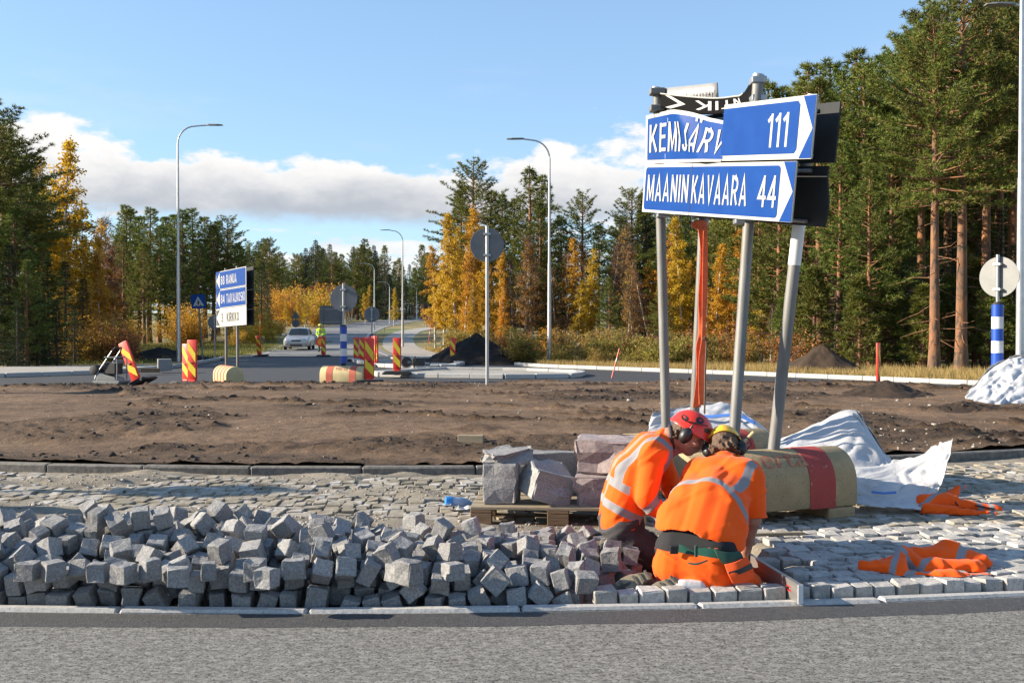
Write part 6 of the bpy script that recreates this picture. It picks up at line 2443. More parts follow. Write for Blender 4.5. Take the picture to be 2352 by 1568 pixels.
def loft(sections, mname, name, parent, bevel=.0):
    """sections: (y, [(x,z)...]) half profiles mirrored in x"""
    V, Fc = [], []
    n = None
    for y, pr in sections:
        ring = [(x, y, z) for x, z in pr] + [(-x, y, z) for x, z in pr[::-1]]
        n = len(ring)
        V += ring
    for k in range(len(sections) - 1):
        for j in range(n):
            a, b = k * n + j, k * n + (j + 1) % n
            Fc.append((a, b, b + n, a + n))
    Fc.append(tuple(range(n)))
    Fc.append(tuple(range((len(sections) - 1) * n, len(sections) * n))[::-1])
    return MB().add(V, Fc).build(name, M[mname], parent, bevel=bevel, smooth=True)


def bodypr(w, zb, zt, zs):
    return [(w * .80, zb), (w * .97, zb + .08), (w, zs), (w * .97, zs + (zt - zs) * .6), (w * .84, zt), (0, zt + .025)]


loft([(-2.05, bodypr(.62, .28, .62, .45)), (-1.98, bodypr(.76, .2, .70, .46)), (-1.75, bodypr(.845, .18, .76, .5)), (-1.2, bodypr(.865, .18, .87, .55)), (-.75, bodypr(.87, .18, .94, .6)),
      (.6, bodypr(.87, .18, .95, .6)), (1.6, bodypr(.86, .2, .96, .6)), (2.0, bodypr(.80, .25, .93, .6)), (2.1, bodypr(.68, .32, .86, .6))], 'car_paint', 'body', car)
loft([(-.80, [(.76, .93), (.73, .94), (0, .95)]), (-.12, [(.74, .94), (.58, 1.38), (0, 1.42)]), (.5, [(.74, .94), (.585, 1.43), (0, 1.47)]), (1.3, [(.72, .94), (.55, 1.38), (0, 1.41)]), (1.95, [(.68, .93), (.6, .95), (0, .96)])], 'car_paint', 'cabin', car)
MB().add([(-.66, -.765, .975), (.66, -.765, .975), (.53, -.155, 1.37), (-.53, -.155, 1.37), (0, -.79, .985), (0, -.16, 1.395)], [(0, 4, 5, 3), (4, 1, 2, 5)]).build('windscreen', M['car_glass'], car, loc=(0, -.012, .012))
for s in (-1, 1):
    MB().add([(s * .757, -.45, .97), (s * .755, 1.35, .97), (s * .60, .95, 1.36), (s * .605, -.05, 1.36)], [(0, 1, 2, 3)]).build('side_window', M['car_glass'], car, loc=(s * .008, 0, 0))
    MB().lathe([(.01, -.05), (.10, -.04), (.115, 0), (.10, .03)], 18).build('headlight', hl, car, smooth=True, loc=(s * .60, -1.93, .60), rot=(math.pi / 2, 0, s * -.35))
    MB().box((s * .98, -.55, 1.0), (.2, .1, .14)).build('mirror', M['car_paint'], car, bevel=.03, smooth=True)
    MB().box((s * .56, -2.0, .33), (.22, .06, .09)).build('fog_light_recess', M['car_dark'], car, bevel=.02)
    for y in (-1.3, 1.3):
        w = MB().tube([(s * .68, y, .31), (s * .86, y, .31)], .31, 26).build('wheel', M['tyre'], car, bevel=.03, smooth=True)
        MB().tube([(s * .85, y, .31), (s * .868, y, .31)], .2, 20).build('rim', M['galv'], w, smooth=True)
MB().box((0, -2.045, .60), (.62, .04, .10)).build('grille', M['car_dark'], car, bevel=.02)
MB().box((0, -2.045, .30), (.78, .05, .10)).build('lower_grille', M['car_dark'], car, bevel=.02)
MB().box((0, -2.085, .44), (.46, .015, .11)).build('number_plate', M['sign_white'], car)

# ------------------------------------------------------------------ people
def ball_dirs(n=14, m=10):
    out = []
    for j in range(m + 1):
        th = math.pi * j / m
        for i in range(n):
            a = 2 * math.pi * i / n
            out.append(Vector((math.sin(th) * math.cos(a), math.sin(th) * math.sin(a), math.cos(th))))
    Fc = [(j * n + i, j * n + (i + 1) % n, (j + 1) * n + (i + 1) % n, (j + 1) * n + i) for j in range(m) for i in range(n)]
    return out, Fc


BALL = ball_dirs()


def blob(prims, voxel, smooth=6, name='blob'):
    """one continuous skin over capsules ('c',p0,p1,r0,r1) and ellipsoids ('e',centre,(rx,ry,rz),matrix)"""
    V, Fc = [], []
    for p in prims:
        b = len(V)
        if p[0] == 'c':
            p0, p1 = Vector(p[1]), Vector(p[2])
            d = p1 - p0
            q = (d.normalized() if d.length > 1e-6 else Vector((0, 0, 1))).to_track_quat('Z', 'Y')
            for n in BALL[0]:
                w = q @ n
                V.append((p1 + w * p[4]) if n.z > 0 else (p0 + w * p[3]))
        else:
            mt = p[3] if len(p) > 3 else Matrix.Identity(3)
            c = Vector(p[1])
            for n in BALL[0]:
                V.append(c + mt @ Vector((n.x * p[2][0], n.y * p[2][1], n.z * p[2][2])))
        Fc += [tuple(i + b for i in f) for f in BALL[1]]
    me = bpy.data.meshes.new(name)
    me.from_pydata([tuple(v) for v in V], [], Fc)
    o = bpy.data.objects.new(name, me)
    COL.objects.link(o)
    m = o.modifiers.new('r', 'REMESH')
    m.mode = 'VOXEL'
    m.voxel_size = voxel
    if smooth:
        k = o.modifiers.new('s', 'SMOOTH')
        k.factor = .5
        k.iterations = smooth
    dg = bpy.context.evaluated_depsgraph_get()
    out = bpy.data.meshes.new_from_object(o.evaluated_get(dg))
    bpy.data.objects.remove(o)
    bpy.data.meshes.remove(me)
    n = len(out.vertices)
    co = np.empty(n * 3)
    out.vertices.foreach_get('co', co)
    no = np.empty(n * 3)
    out.vertices.foreach_get('normal', no)
    fv = [tuple(p.vertices) for p in out.polygons]
    bpy.data.meshes.remove(out)
    return co.reshape(-1, 3), no.reshape(-1, 3), fv


def cut(V, Fc, keep, snap=None):
    """drop faces that fail the test; with snap, faces across the line stay and are pulled onto it"""
    ok = keep(V)
    Fn = [f for f in Fc if (any(ok[i] for i in f) if snap else all(ok[i] for i in f))]
    used = np.zeros(len(V), bool)
    for f in Fn:
        used[list(f)] = True
    if snap:
        V = V.copy()
        bad = used & ~ok
        V[bad] = snap(V[bad])
    ix = np.cumsum(used) - 1
    return V[used], [tuple(int(ix[i]) for i in f) for f in Fn], used


def skin_obj(name, V, Fc, m, parent, org, attr=None):
    me = bpy.data.meshes.new(name)
    me.from_pydata([tuple(p) for p in (V - np.array(org))], [], Fc)
    me.polygons.foreach_set('use_smooth', [True] * len(me.polygons))
    if attr:
        for k, v in attr.items():
            a = me.attributes.new(k, 'FLOAT', 'POINT')
            a.data.foreach_set('value', np.ascontiguousarray(v, dtype=np.float32))
    me.materials.append(m)
    me.update()
    return link(name, me, parent)


def folds(V, N, amp, al, f1, f2, seed, plane=(0, 2)):
    a, b = V[:, plane[0]], V[:, plane[1]]
    u = a * math.cos(al) + b * math.sin(al)
    v = -a * math.sin(al) + b * math.cos(al)
    n = fbm(u * f1 + V[:, 1] * 2, v * f2 + V[:, 1] * 1.5, 3, seed)
    rdg = (1 - np.abs(n - .5) * 6).clip(0, 1) ** 1.5
    n2 = fbm(u * f1 * 1.7 + 5, v * f2 * 1.3 - V[:, 1] * 2, 2, seed + 4)
    return V + N * ((rdg - .35) * amp + (n2 - .5) * amp * .9)[:, None]


def axis_t(V, p0, p1):
    p0, p1 = np.array(p0), np.array(p1)
    d = p1 - p0
    L_ = np.linalg.norm(d)
    d = d / L_
    t = (V - p0) @ d
    r = np.linalg.norm((V - p0) - t[:, None] * d, axis=1)
    return t, r, L_


M['skin'] = mat('skin', (.42, .22, .15), .55, (.36, .17, .115), 18, 4, bump=.1)
M['hair'] = mat('brown_hair', (.06, .032, .017), .6, (.12, .065, .03), 34, 5, (.35, .65), .8, 60, stretch=(1, 1, .3), bdist=.012)
M['trousers_dark'] = mat('dark_work_trousers', (.028, .028, .032), .85, (.045, .043, .045), 12, 5, bump=.2)
M['undershirt'] = mat('black_undershirt', (.012, .012, .014), .9)
M['helmet_red'] = mat('red_helmet', (.62, .035, .022), .3, (.55, .03, .02), 6, 4)
M['helmet_yellow'] = mat('yellow_helmet', (.75, .42, .03), .35)
M['muff'] = mat('ear_muff_black', (.012, .012, .013), .45)
M['boot'] = mat('muddy_boot', (.05, .045, .04), .8, (.14, .12, .085), 14, 6, (.4, .65), .4, 40)
M['sole'] = mat('dusty_sole', (.26, .22, .15), .9, (.16, .135, .09), 16, 5, bump=.5, bdist=.01)
M['sock'] = mat('white_sock', (.62, .6, .58), .9, (.5, .48, .47), 30, 4, bump=.3)
M['trousers_hivis'] = hivis('hi_vis_trousers', (.92, .115, .008), (.84, .09, .007), (.015, .075, .055))
M['green_cloth'] = mat('dark_green_cloth', (.012, .055, .04), .85, (.02, .07, .05), 14, 4)
M['pocket'] = mat('orange_pocket', (.80, .085, .008), .85, (.7, .07, .006), 14, 4)


def frame(up, fw):
    up = Vector(up).normalized()
    fw = Vector(fw)
    fw = (fw - up * fw.dot(up)).normalized()
    rt = fw.cross(up).normalized()
    return Matrix((rt, fw, up)).transposed()              # columns: right, forward, up


def head_prims(c, Fm):
    P = lambda r, f, u: Vector(c) + Fm @ Vector((r, f, u))
    pr = [('e', P(0, -.012, .022), (.076, .098, .098), Fm), ('e', P(0, .018, -.035), (.062, .075, .085), Fm), ('e', P(0, .052, -.088), (.036, .036, .034), Fm),
          ('c', P(0, .088, .012), P(0, .108, -.030), .011, .018), ('e', P(0, .084, .030), (.055, .02, .016), Fm),
          ('e', P(0, .088, -.058), (.026, .018, .010), Fm), ('e', P(0, .086, -.072), (.024, .016, .010), Fm),
          ('e', P(.042, .066, -.028), (.022, .025, .024), Fm), ('e', P(-.042, .066, -.028), (.022, .025, .024), Fm)]
    for s in (-1, 1):
        pr.append(('e', P(s * .078, -.012, -.008), (.012, .024, .034), Fm))
    return pr, P


def hand_prims(wrist, palm_dir, side, curl, s=1.0):
    """palm, four fingers of unequal length and a thumb that leaves the side of the palm"""
    d = Vector(palm_dir).normalized()
    sd = Vector(side)
    sd = (sd - d * sd.dot(d)).normalized()
    nn = d.cross(sd).normalized() * curl
    w = Vector(wrist)
    pr = [('c', w, w + d * .045 * s, .026 * s, .028 * s)]
    for k, ln in ((-1.5, .074), (-.5, .086), (.5, .080), (1.5, .062)):
        b = w + d * .078 * s + sd * k * .019 * s
        pr.append(('c', w + d * .03 * s + sd * k * .013 * s, b, .014 * s, .0125 * s))
        m = b + (d * .75 + nn * .66) * ln * .45 * s
        e = m + (d * .15 + nn * .98) * ln * .5 * s
        pr.append(('c', b, m, .0105 * s, .0095 * s))
        pr.append(('c', m, e, .0095 * s, .008 * s))
    t0 = w + d * .028 * s - sd * .028 * s
    t1 = t0 + (d * .6 - sd * .55 + nn * .45).normalized() * .042 * s
    t2 = t1 + (d * .7 + nn * .75).normalized() * .032 * s
    pr += [('c', t0, t1, .014 * s, .0115 * s), ('c', t1, t2, .0115 * s, .009 * s)]
    return pr


def helmet(parent, c, Fm, m, org, vents=True, s=1.0):
    """shell with a short peak and rim"""
    nu, nv = 40, 16
    V, Fc = [], []
    for j in range(nv + 1):
        th = math.pi * .53 * j / nv
        for i in range(nu):
            a = 2 * math.pi * i / nu
            rx, ry, rz = .104 * s, .128 * s, .112 * s
            x, y, z = rx * math.sin(th) * math.cos(a), ry * math.sin(th) * math.sin(a), rz * math.cos(th)
            rib = 1 + .02 * (abs(math.cos(a)) < .22) * math.sin(th)
            if j >= nv - 1:
                k = 1.05 + (.20 if math.sin(a) > .55 else .0) * (j == nv) * max(0, math.sin(a))
                x, y = x * k, y * k
            V.append(Vector((x * rib, y * rib, z * rib)))
    n = len(V)
    V += [v * .955 for v in V]
    for j in range(nv):
        for i in range(nu):
            q = (j * nu + i, j * nu + (i + 1) % nu, (j + 1) * nu + (i + 1) % nu, (j + 1) * nu + i)
            Fc.append(q)
            Fc.append(tuple(k + n for k in q[::-1]))
    for i in range(nu):
        a, b = nv * nu + i, nv * nu + (i + 1) % nu
        Fc.append((a, b, b + n, a + n))
    W = [Vector(c) + Fm @ v - Vector(org) for v in V]
    h = MB().add(W, Fc).build('helmet', m, parent, smooth=True)
    if vents:
        T = lambda r, f, u: Vector(c) + Fm @ Vector((r, f, u)) - Vector(org)
        vb = MB()
        for sd in (-1, 1):
            for k, (f, u, sz) in enumerate(((.080, .045, .020), (.012, .075, .026), (-.075, .045, .022))):
                x = .104 * s * math.sqrt(max(.05, 1 - (f / (.128 * s)) ** 2 - (u / (.112 * s)) ** 2)) * 1.005
                vv = []
                for q in range(8):
                    a = 2 * math.pi * q / 8
                    ff, uu = f + sz * math.cos(a), u + .8 * sz * math.sin(a)
                    xx = .104 * s * math.sqrt(max(.03, 1 - (ff / (.128 * s)) ** 2 - (uu / (.112 * s)) ** 2)) * 1.035
                    vv.append(T(sd * xx, ff, uu))
                vb.add(vv, [tuple(range(8))])
        vb.build('vent_decals', M['muff'], h)
    return h


def muff(parent, c, Fm, sd, org):
    p = Vector(c) + Fm @ Vector((sd * .098, -.012, -.012)) - Vector(org)
    V, Nn, Fc = blob([('e', (0, 0, 0), (.030, .040, .055), Fm), ('e', Fm @ Vector((sd * .012, 0, 0)), (.024, .032, .044), Fm)], .006, 3)
    o = skin_obj('ear_muff', V + np.array(p), Fc, M['muff'], parent, (0, 0, 0))
    q = [Vector(c) + Fm @ Vector((sd * x, f, u)) - Vector(org) for x, f, u in ((.104, -.012, .03), (.112, -.008, .06), (.100, 0, .085))]
    MB().tube(q, .005, 6).build('arm', M['muff'], o, smooth=True)
    return o


def boot(parent, heel, toe, upv, org, name='boot'):
    heel, toe = Vector(heel), Vector(toe)
    f = (toe - heel).normalized()
    u = Vector(upv)
    u = (u - f * u.dot(f)).normalized()
    sd = f.cross(u)
    L_ = (toe - heel).length
    Fm = Matrix((sd, f, u)).transposed()
    P = lambda s, a, b: heel + sd * s + f * a + u * b
    V, Nn, Fc = blob([('c', P(0, .035, .05), P(0, L_ * .55, .045), .042, .043), ('c', P(0, L_ * .5, .04), P(0, L_ - .045, .034), .045, .038), ('c', P(0, .05, .06), P(0, .055, .155), .044, .05)], .008, 5, 'boot')
    b = skin_obj(name, V, Fc, M['boot'], parent, org)
    n = 28
    ring = []
    for i in range(n):
        a = 2 * math.pi * i / n
        t = (1 - math.cos(a)) / 2
        w = .036 + .014 * math.sin(math.pi * min(1, t * 1.15)) * (1 if t > .35 else .5)
        ring.append((w * math.sin(a) ** 1 if True else 0, L_ / 2 - L_ / 2 * math.cos(a)))
    V = [P(x, y, 0) - Vector(org) for x, y in ring] + [P(x, y, .024) - Vector(org) for x, y in ring]
    Fq = [tuple(range(n)), tuple(range(2 * n - 1, n - 1, -1))] + [(i, (i + 1) % n, (i + 1) % n + n, i + n) for i in range(n)]
    so_ = MB().add(V, Fq).build('sole', M['sole'], b, bevel=.004)
    lug = MB()
    for k in range(7):
        y = L_ * (.1 + .8 * k / 6)
        if .42 < y / L_ < .52:
            continue
        c0 = P(0, y, -.004) - Vector(org)
        lug.box(c0, (.062, .012, .008), None, None)
    # turn the lugs into the sole's own axes
    for i in range(0, len(lug.v), 8):
        cc = sum((lug.v[j] for j in range(i, i + 8)), Vector()) / 8
        for j in range(i, i + 8):
            lug.v[j] = cc + Fm @ (lug.v[j] - cc)
    props(lug.build('tread', M['boot'], so_), kind='stuff')
    return b


# ---- worker with the red helmet, kneeling, seen from the right side
def worker_red():
    pel = A(1428, 1205, 6.12)
    org = Vector((pel.x, pel.y, -.09))
    o = empty('person', tuple(org), 0, 'kneeling worker in a long-sleeved orange hi-vis shirt, dark trousers and red helmet', 'person')
    wst, chs, upc, nk = A(1430, 1150, 6.12), A(1455, 1085, 6.12), A(1497, 1035, 6.12), A(1538, 1003, 6.10)
    hc = A(1581, 996, 6.08)
    Fm = frame((.50, -.02, .866), (.866, -.16, -.5))
    y = Vector((0, 1, 0))
    shR, elR, wrR = A(1500, 1044, 5.92), A(1484, 1146, 5.88), A(1556, 1216, 5.92)
    shL, elL, wrL = A(1510, 1040, 6.31), A(1548, 1130, 6.33), A(1590, 1215, 6.18)
    # body
    hp, P = head_prims(hc, Fm)
    body = hp + [('c', nk, hc - Fm @ Vector((0, .01, .05)), .058, .055), ('c', pel, wst, .13, .125), ('c', wst, chs, .125, .14), ('c', chs, upc, .14, .115), ('c', upc, nk, .10, .062),
                 ('c', shR, elR, .055, .045), ('c', elR, wrR, .043, .030), ('c', shL, elL, .055, .045), ('c', elL, wrL, .043, .030), ('c', upc, shR, .1, .06), ('c', upc, shL, .1, .06)]
    body += hand_prims(wrR, (wrR - elR), (0, 1, .2), 1) + hand_prims(wrL, (wrL - elL), (0, 1, 0), 1)
    V, N, Fc = blob(body, .0075, 4)
    skin_obj('body', V, Fc, M['skin'], o, org)
    for s in (-1, 1):
        e = P(s * .032, .083, .012)
        skin_obj('eye', *[blob([('e', e, (.011, .008, .006), Fm)], .003, 2)[k] for k in (0, 2)], M['muff'], o, org)
    # shirt
    T = []
    for s in (-.075, .075):
        T += [('c', A(1424, 1186, 6.12) + y * s, wst + y * s, .137, .132), ('c', wst + y * s, chs + y * s, .132, .142), ('c', chs + y * s, upc + y * s * 1.1, .142, .118)]
    T += [('c', upc, nk - (nk - upc) * .25, .115, .075), ('c', upc + y * .1, shL, .105, .088), ('c', upc - y * .1, shR, .105, .088),
          ('c', shR, elR, .085, .068), ('c', elR, wrR - (wrR - elR) * .12, .066, .047), ('c', shL, elL, .085, .068), ('c', elL, wrL - (wrL - elL) * .12, .066, .047)]
    V, N, Fc = blob(T, .010, 5)
    V = folds(V, N, .011, .75, 3.2, 11, 31)
    # band field
    t, r, L_ = axis_t(V, A(1424, 1186, 6.12), upc)
    tl = t + .10 * (V[:, 0] - pel.x) * 0
    ta, ra, La = axis_t(V, elR, wrR)
    tu, ru, Lu = axis_t(V, shR, elR)
    is_arm = ((ru < .095) & (tu > .05) & (tu < Lu + .05) & (V[:, 1] < 5.985)) | ((ra < .09) & (ta > -.03) & (V[:, 1] < 6.02))
    hoop1 = np.abs(t - .055) - .024
    hoop2 = np.abs(t - .185) - .024
    # strap over the shoulder: a plane through the right shoulder, front to back
    strap = np.abs(V[:, 1] - 5.965) - .027
    strap = np.maximum(strap, .20 - t)
    torso = np.minimum(np.minimum(hoop1, hoop2), np.maximum(strap, 0) * 1 + np.where(strap < 0, strap, 0))
    arm = np.minimum(np.abs(ta - .035) - .022, np.abs(ta - .125) - .022)
    band = np.where(is_arm, arm, torso)
    cu = wrR - (wrR - elR) * .14
    keep = lambda q: (((q - np.array(cu)) @ np.array((wrR - elR).normalized())) < 0) | (np.linalg.norm(q - np.array(wrR), axis=1) > .12)
    Vc, Fk, used = cut(V, Fc, keep)
    nkd = np.array((hc - nk).normalized())
    Vd, Fd, used2 = cut(Vc, Fk, lambda q: (q - np.array(nk)) @ nkd < .012)
    hem = lambda q: .135 + .25 * (q[:, 0] - pel.x)
    Ve, Fe, used3 = cut(Vd, Fd, lambda q: q[:, 2] > hem(q), lambda q: np.column_stack([q[:, 0], q[:, 1], hem(q)]))
    skin_obj('shirt', Ve, Fe, M['hivis'], o, org, {'band': band[used][used2][used3]})
    # trousers
    hipR, hipL = A(1430, 1220, 6.02), A(1430, 1220, 6.22)
    knR, knL = A(1522, 1292, 5.98), A(1535, 1285, 6.26)
    anR, anL = A(1396, 1262, 6.0), A(1400, 1262, 6.24)
    T = [('c', pel + Vector((0, -.06, .02)), pel + Vector((0, .06, .02)), .142, .142), ('c', wst, pel, .12, .14), ('c', hipR, knR, .112, .082), ('c', hipL, knL, .112, .082), ('c', knR, anR, .074, .058), ('c', knL, anL, .074, .058)]
    V, N, Fc = blob(T, .011, 5)
    V = folds(V, N, .012, .5, 4, 12, 41)
    skin_obj('trousers', V, Fc, M['trousers_dark'], o, org)
    for an, dy in ((anR, 0), (anL, 0)):
        boot(o, an + Vector((-.075, 0, .055)), an + Vector((-.055, 0, -.17)), (1, 0, .1), org)
    # collar, hair, helmet, muffs
    c0 = nk + (hc - nk) * .12
    q = (hc - nk).normalized().to_track_quat('Z', 'Y')
    MB().tube([c0 + q @ Vector((.068 * math.cos(a), .068 * math.sin(a), 0)) - org for a in np.linspace(0, 2 * math.pi, 20)], .010, 7, False).build('collar', M['trousers_dark'], o, smooth=True)
    hr = [('e', P(0, -.032, .03), (.082, .086, .095), Fm), ('e', P(0, -.075, -.025), (.06, .035, .055), Fm)]
    r = random.Random(5)
    for k in range(26):
        a = r.uniform(-1.2, 1.2)
        b = P(.072 * math.sin(a), -.085 * math.cos(a) - .01, r.uniform(-.07, .0))
        hr.append(('c', b, b + Fm @ Vector((math.sin(a) * .02, -.028, r.uniform(-.035, .01))), .011, .004))
    V, N, Fc = blob(hr, .006, 2)
    V, Fc, u_ = cut(V, Fc, lambda p: ((p - np.array(P(0, 0, 0))) @ np.array(Fm @ Vector((0, 1, 0)))) < .035)
    skin_obj('hair', V, Fc, M['hair'], o, org)
    Fh = frame(Fm @ Vector((0, .0, 1)), Fm @ Vector((0, 1, 0)))
    helmet(o, P(0, .004, .030), Fh, M['helmet_red'], org, True, 1.04)
    for s in (-1, 1):
        muff(o, hc, Fm, s, org)
    MB().tube([P(.105, -.06, .06) - org, P(.112, .0, .08) - org, P(.106, .07, .10) - org], .004, 6).build('helmet_cord', M['muff'], o, smooth=True)
    return o


# ---- worker with the yellow helmet, kneeling with his back to us
def worker_yellow():
    pel = A(1592, 1292, 5.47)
    org = Vector((pel.x, pel.y, -.09))
    o = empty('person', tuple(org), 0, 'kneeling worker seen from behind in orange T-shirt and orange trousers with a yellow helmet', 'person')
    nk = A(1664, 1062, 5.88)
    hc = A(1664, 1030, 5.99)
    Fm = frame((.10, .75, .66), (.22, .66, -.72))
    shR, elR, wrR = A(1722, 1100, 5.72), A(1727, 1192, 5.70), A(1711, 1268, 5.78)
    shL, elL, wrL = A(1596, 1098, 5.98), A(1592, 1190, 6.08), A(1655, 1262, 6.02)
    hp, P = head_prims(hc, Fm)
    mid = A(1612, 1220, 5.53)
    up = A(1657, 1100, 5.82)
    body = hp + [('c', nk, hc - Fm @ Vector((0, .01, .05)), .06, .058), ('c', pel + Vector((0, 0, .06)), mid, .10, .11), ('c', mid, up, .11, .12), ('c', up, nk, .12, .065), ('c', up, shR, .1, .07), ('c', up, shL, .1, .07),
                 ('c', shR, elR, .066, .056), ('c', elR, wrR, .052, .033), ('c', shL, elL, .066, .052), ('c', elL, wrL, .05, .033)]
    body += hand_prims(wrR, (0.02, .05, -1), (.3, -.9, 0), -1) + hand_prims(wrL, (.5, .1, -.8), (.3, .9, 0), 1)
    V, N, Fc = blob(body, .0075, 4)
    skin_obj('body', V, Fc, M['skin'], o, org)
    for s in (-1, 1):
        e = P(s * .032, .083, .012)
        skin_obj('eye', *[blob([('e', e, (.011, .008, .006), Fm)], .003, 2)[k] for k in (0, 2)], M['muff'], o, org)
    # dark undershirt showing between hem and belt
    V, N, Fc = blob([('c', A(1560, 1262, 5.49), A(1642, 1268, 5.43), .135, .138), ('c', A(1568, 1215, 5.54), A(1645, 1220, 5.49), .112, .112)], .011, 4)
    skin_obj('undershirt', V, Fc, M['undershirt'], o, org)
    # T-shirt
    lo1, lo2 = A(1566, 1222, 5.53), A(1640, 1234, 5.46)
    m1, m2 = A(1594, 1150, 5.68), A(1664, 1160, 5.60)
    u1, u2 = A(1612, 1102, 5.90), A(1697, 1105, 5.76)
    T = [('c', lo1, m1, .142, .138), ('c', lo2, m2, .142, .140), ('c', m1, u1, .138, .098), ('c', m2, u2, .140, .105), ('c', A(1603, 1232, 5.47), A(1630, 1150, 5.62), .145, .14), ('c', A(1630, 1150, 5.62), A(1655, 1092, 5.83), .14, .115),
         ('c', A(1655, 1095, 5.82), nk, .11, .08), ('c', u2, shR, .10, .092), ('c', u1, shL, .095, .09), ('c', shR, elR + (elR - shR) * -.06, .096, .088), ('c', shL, elL, .09, .08),
         ('c', A(1545, 1238, 5.52), A(1560, 1190, 5.60), .115, .13), ('c', A(1612, 1092, 5.88), A(1705, 1094, 5.75), .118, .118), ('e', A(1655, 1082, 5.83), (.17, .11, .10)), ('c', A(1668, 1258, 5.44), A(1672, 1180, 5.56), .105, .12)]
    V, N, Fc = blob(T, .010, 5)
    V = folds(V, N, .0095, .62, 2.2, 7.5, 51)
    # tapes
    fwd = Vector((.34, .94, 0))
    t, r, L_ = axis_t(V, A(1600, 1228, 5.50), A(1660, 1085, 5.83))
    rt = np.array(Vector((.94, -.34, 0)))
    lat = (V - np.array(A(1640, 1140, 5.66))) @ rt
    hoop = np.abs(t - .265 + .35 * (lat - .02) ** 2 * 2 + np.where(lat > .06, (lat - .06) * .55, 0)) - .0235
    tu, ru, Lu = axis_t(V, shR, elR)
    arm = (ru < .12) & (tu > -.01) & (lat > .205)
    strap = np.abs(lat - .135 - .30 * (t - .27)) - .0235
    strap = np.maximum(strap, .255 - t)
    hoop = np.where(np.abs(t - .25) > .14, .05, hoop)
    strap = np.where((lat < .09) | (t > .52), .05, strap)
    band = np.minimum(hoop, strap)
    band = np.where(arm, .05, band)
    cuff = elR - (elR - shR) * .05
    dr = np.array((elR - shR).normalized())

    def sleeve(q):
        return ~((((q - np.array(cuff)) @ dr) > 0) & (np.linalg.norm(q - np.array(elR), axis=1) < .16) & (((q - np.array(A(1640, 1140, 5.66))) @ rt) > .19))

    def cuff_snap(q):
        k = (q - np.array(cuff)) @ dr
        return q - k[:, None] * dr
    hp_ = [A(1500, 1217, 5.45), A(1511, 1217, 5.45), A(1578, 1214, 5.4), A(1632, 1238, 5.36), A(1667, 1256, 5.38), A(1695, 1262, 5.4), A(1720, 1250, 5.5)]
    hemz = lambda q: np.interp(q[:, 0], [p.x for p in hp_], [p.z for p in hp_]) + .004 * np.sin(q[:, 0] * 60)
    Va, Fa, ua = cut(V, Fc, sleeve, cuff_snap)
    Vc, Fk, ub = cut(Va, Fa, lambda q: (q[:, 2] > hemz(q)), lambda q: np.column_stack([q[:, 0], q[:, 1], hemz(q)]))
    band = band[ua][ub]
    nkd = np.array((hc - nk).normalized())
    Vd, Fd, used2 = cut(Vc, Fk, lambda q: (q - np.array(nk)) @ nkd < .03)
    sh = skin_obj('shirt', Vd, Fd, M['hivis'], o, org, {'band': band[used2]})
    so2 = sh.modifiers.new('thickness', 'SOLIDIFY')
    so2.thickness = .006
    # trousers
    b1_, b2_ = A(1552, 1300, 5.45), A(1636, 1308, 5.40)
    knR, knL = A(1718, 1345, 5.42), A(1690, 1322, 5.80)
    anR, anL = A(1592, 1350, 5.30), A(1530, 1322, 5.44)
    T = [('c', A(1562, 1266, 5.49), A(1640, 1272, 5.42), .132, .136), ('e', b1_, (.135, .13, .125)), ('e', b2_, (.14, .135, .13)), ('c', b1_, b2_, .13, .135), ('c', A(1645, 1300, 5.42), knR, .130, .088), ('c', A(1585, 1295, 5.52), knL, .13, .088),
         ('c', knR, anR, .072, .052), ('c', knL, anL, .072, .052), ('c', A(1640, 1330, 5.38), A(1700, 1350, 5.36), .07, .062)]
    V, N, Fc = blob(T, .010, 5)
    V = folds(V, N, .012, -.6, 3.4, 11, 61)
    z0 = A(1600, 1262, 5.35).z
    belt = V[:, 2] - (z0 - .085 * (V[:, 0] - A(1600, 1262, 5.35).x) * 1.0)
    band = np.abs(belt - .0) - .024
    # seat seam
    band = np.minimum(band, np.where((V[:, 2] < z0 - .02) & (V[:, 1] < 5.42), np.abs(V[:, 0] - A(1556, 1300, 5.34).x) - .0012, .05))
    Vc, Fk, used = cut(V, Fc, lambda q: q[:, 2] < z0 + .030 - .085 * (q[:, 0] - A(1600, 1262, 5.35).x))
    tr = skin_obj('trousers', Vc, Fk, M['trousers_hivis'], o, org, {'band': band[used]})
    # holster pocket, green side patch, pocket zip
    def patch(name, pts, m, parent, off, th=.012):
        net = [[p for p in row] for row in pts]
        Pm = smooth_net(net, 14, 12) - np.array(org)
        return link(name, thick(name, Pm, th, m), parent)
    Q = lambda x, yy, Y: A(x, yy, Y)
    patch('green_side_panel', [[Q(1640, 1262, 5.275), Q(1670, 1268, 5.27), Q(1697, 1266, 5.30)], [Q(1648, 1278, 5.265), Q(1676, 1286, 5.26), Q(1706, 1284, 5.29)], [Q(1662, 1294, 5.265), Q(1682, 1300, 5.265), Q(1704, 1294, 5.29)]], M['green_cloth'], tr, 0)
    patch('holster_pocket', [[Q(1664, 1296, 5.252), Q(1688, 1290, 5.25), Q(1712, 1278, 5.285)], [Q(1672, 1318, 5.235), Q(1698, 1312, 5.235), Q(1726, 1302, 5.27)], [Q(1682, 1338, 5.235), Q(1706, 1336, 5.24), Q(1728, 1328, 5.275)]], M['pocket'], tr, 0)
    patch('pocket_strap', [[Q(1672, 1313, 5.228), Q(1700, 1305, 5.228), Q(1725, 1293, 5.262)], [Q(1676, 1323, 5.226), Q(1703, 1316, 5.227), Q(1729, 1304, 5.262)]], M['muff'], tr, 0, .004)
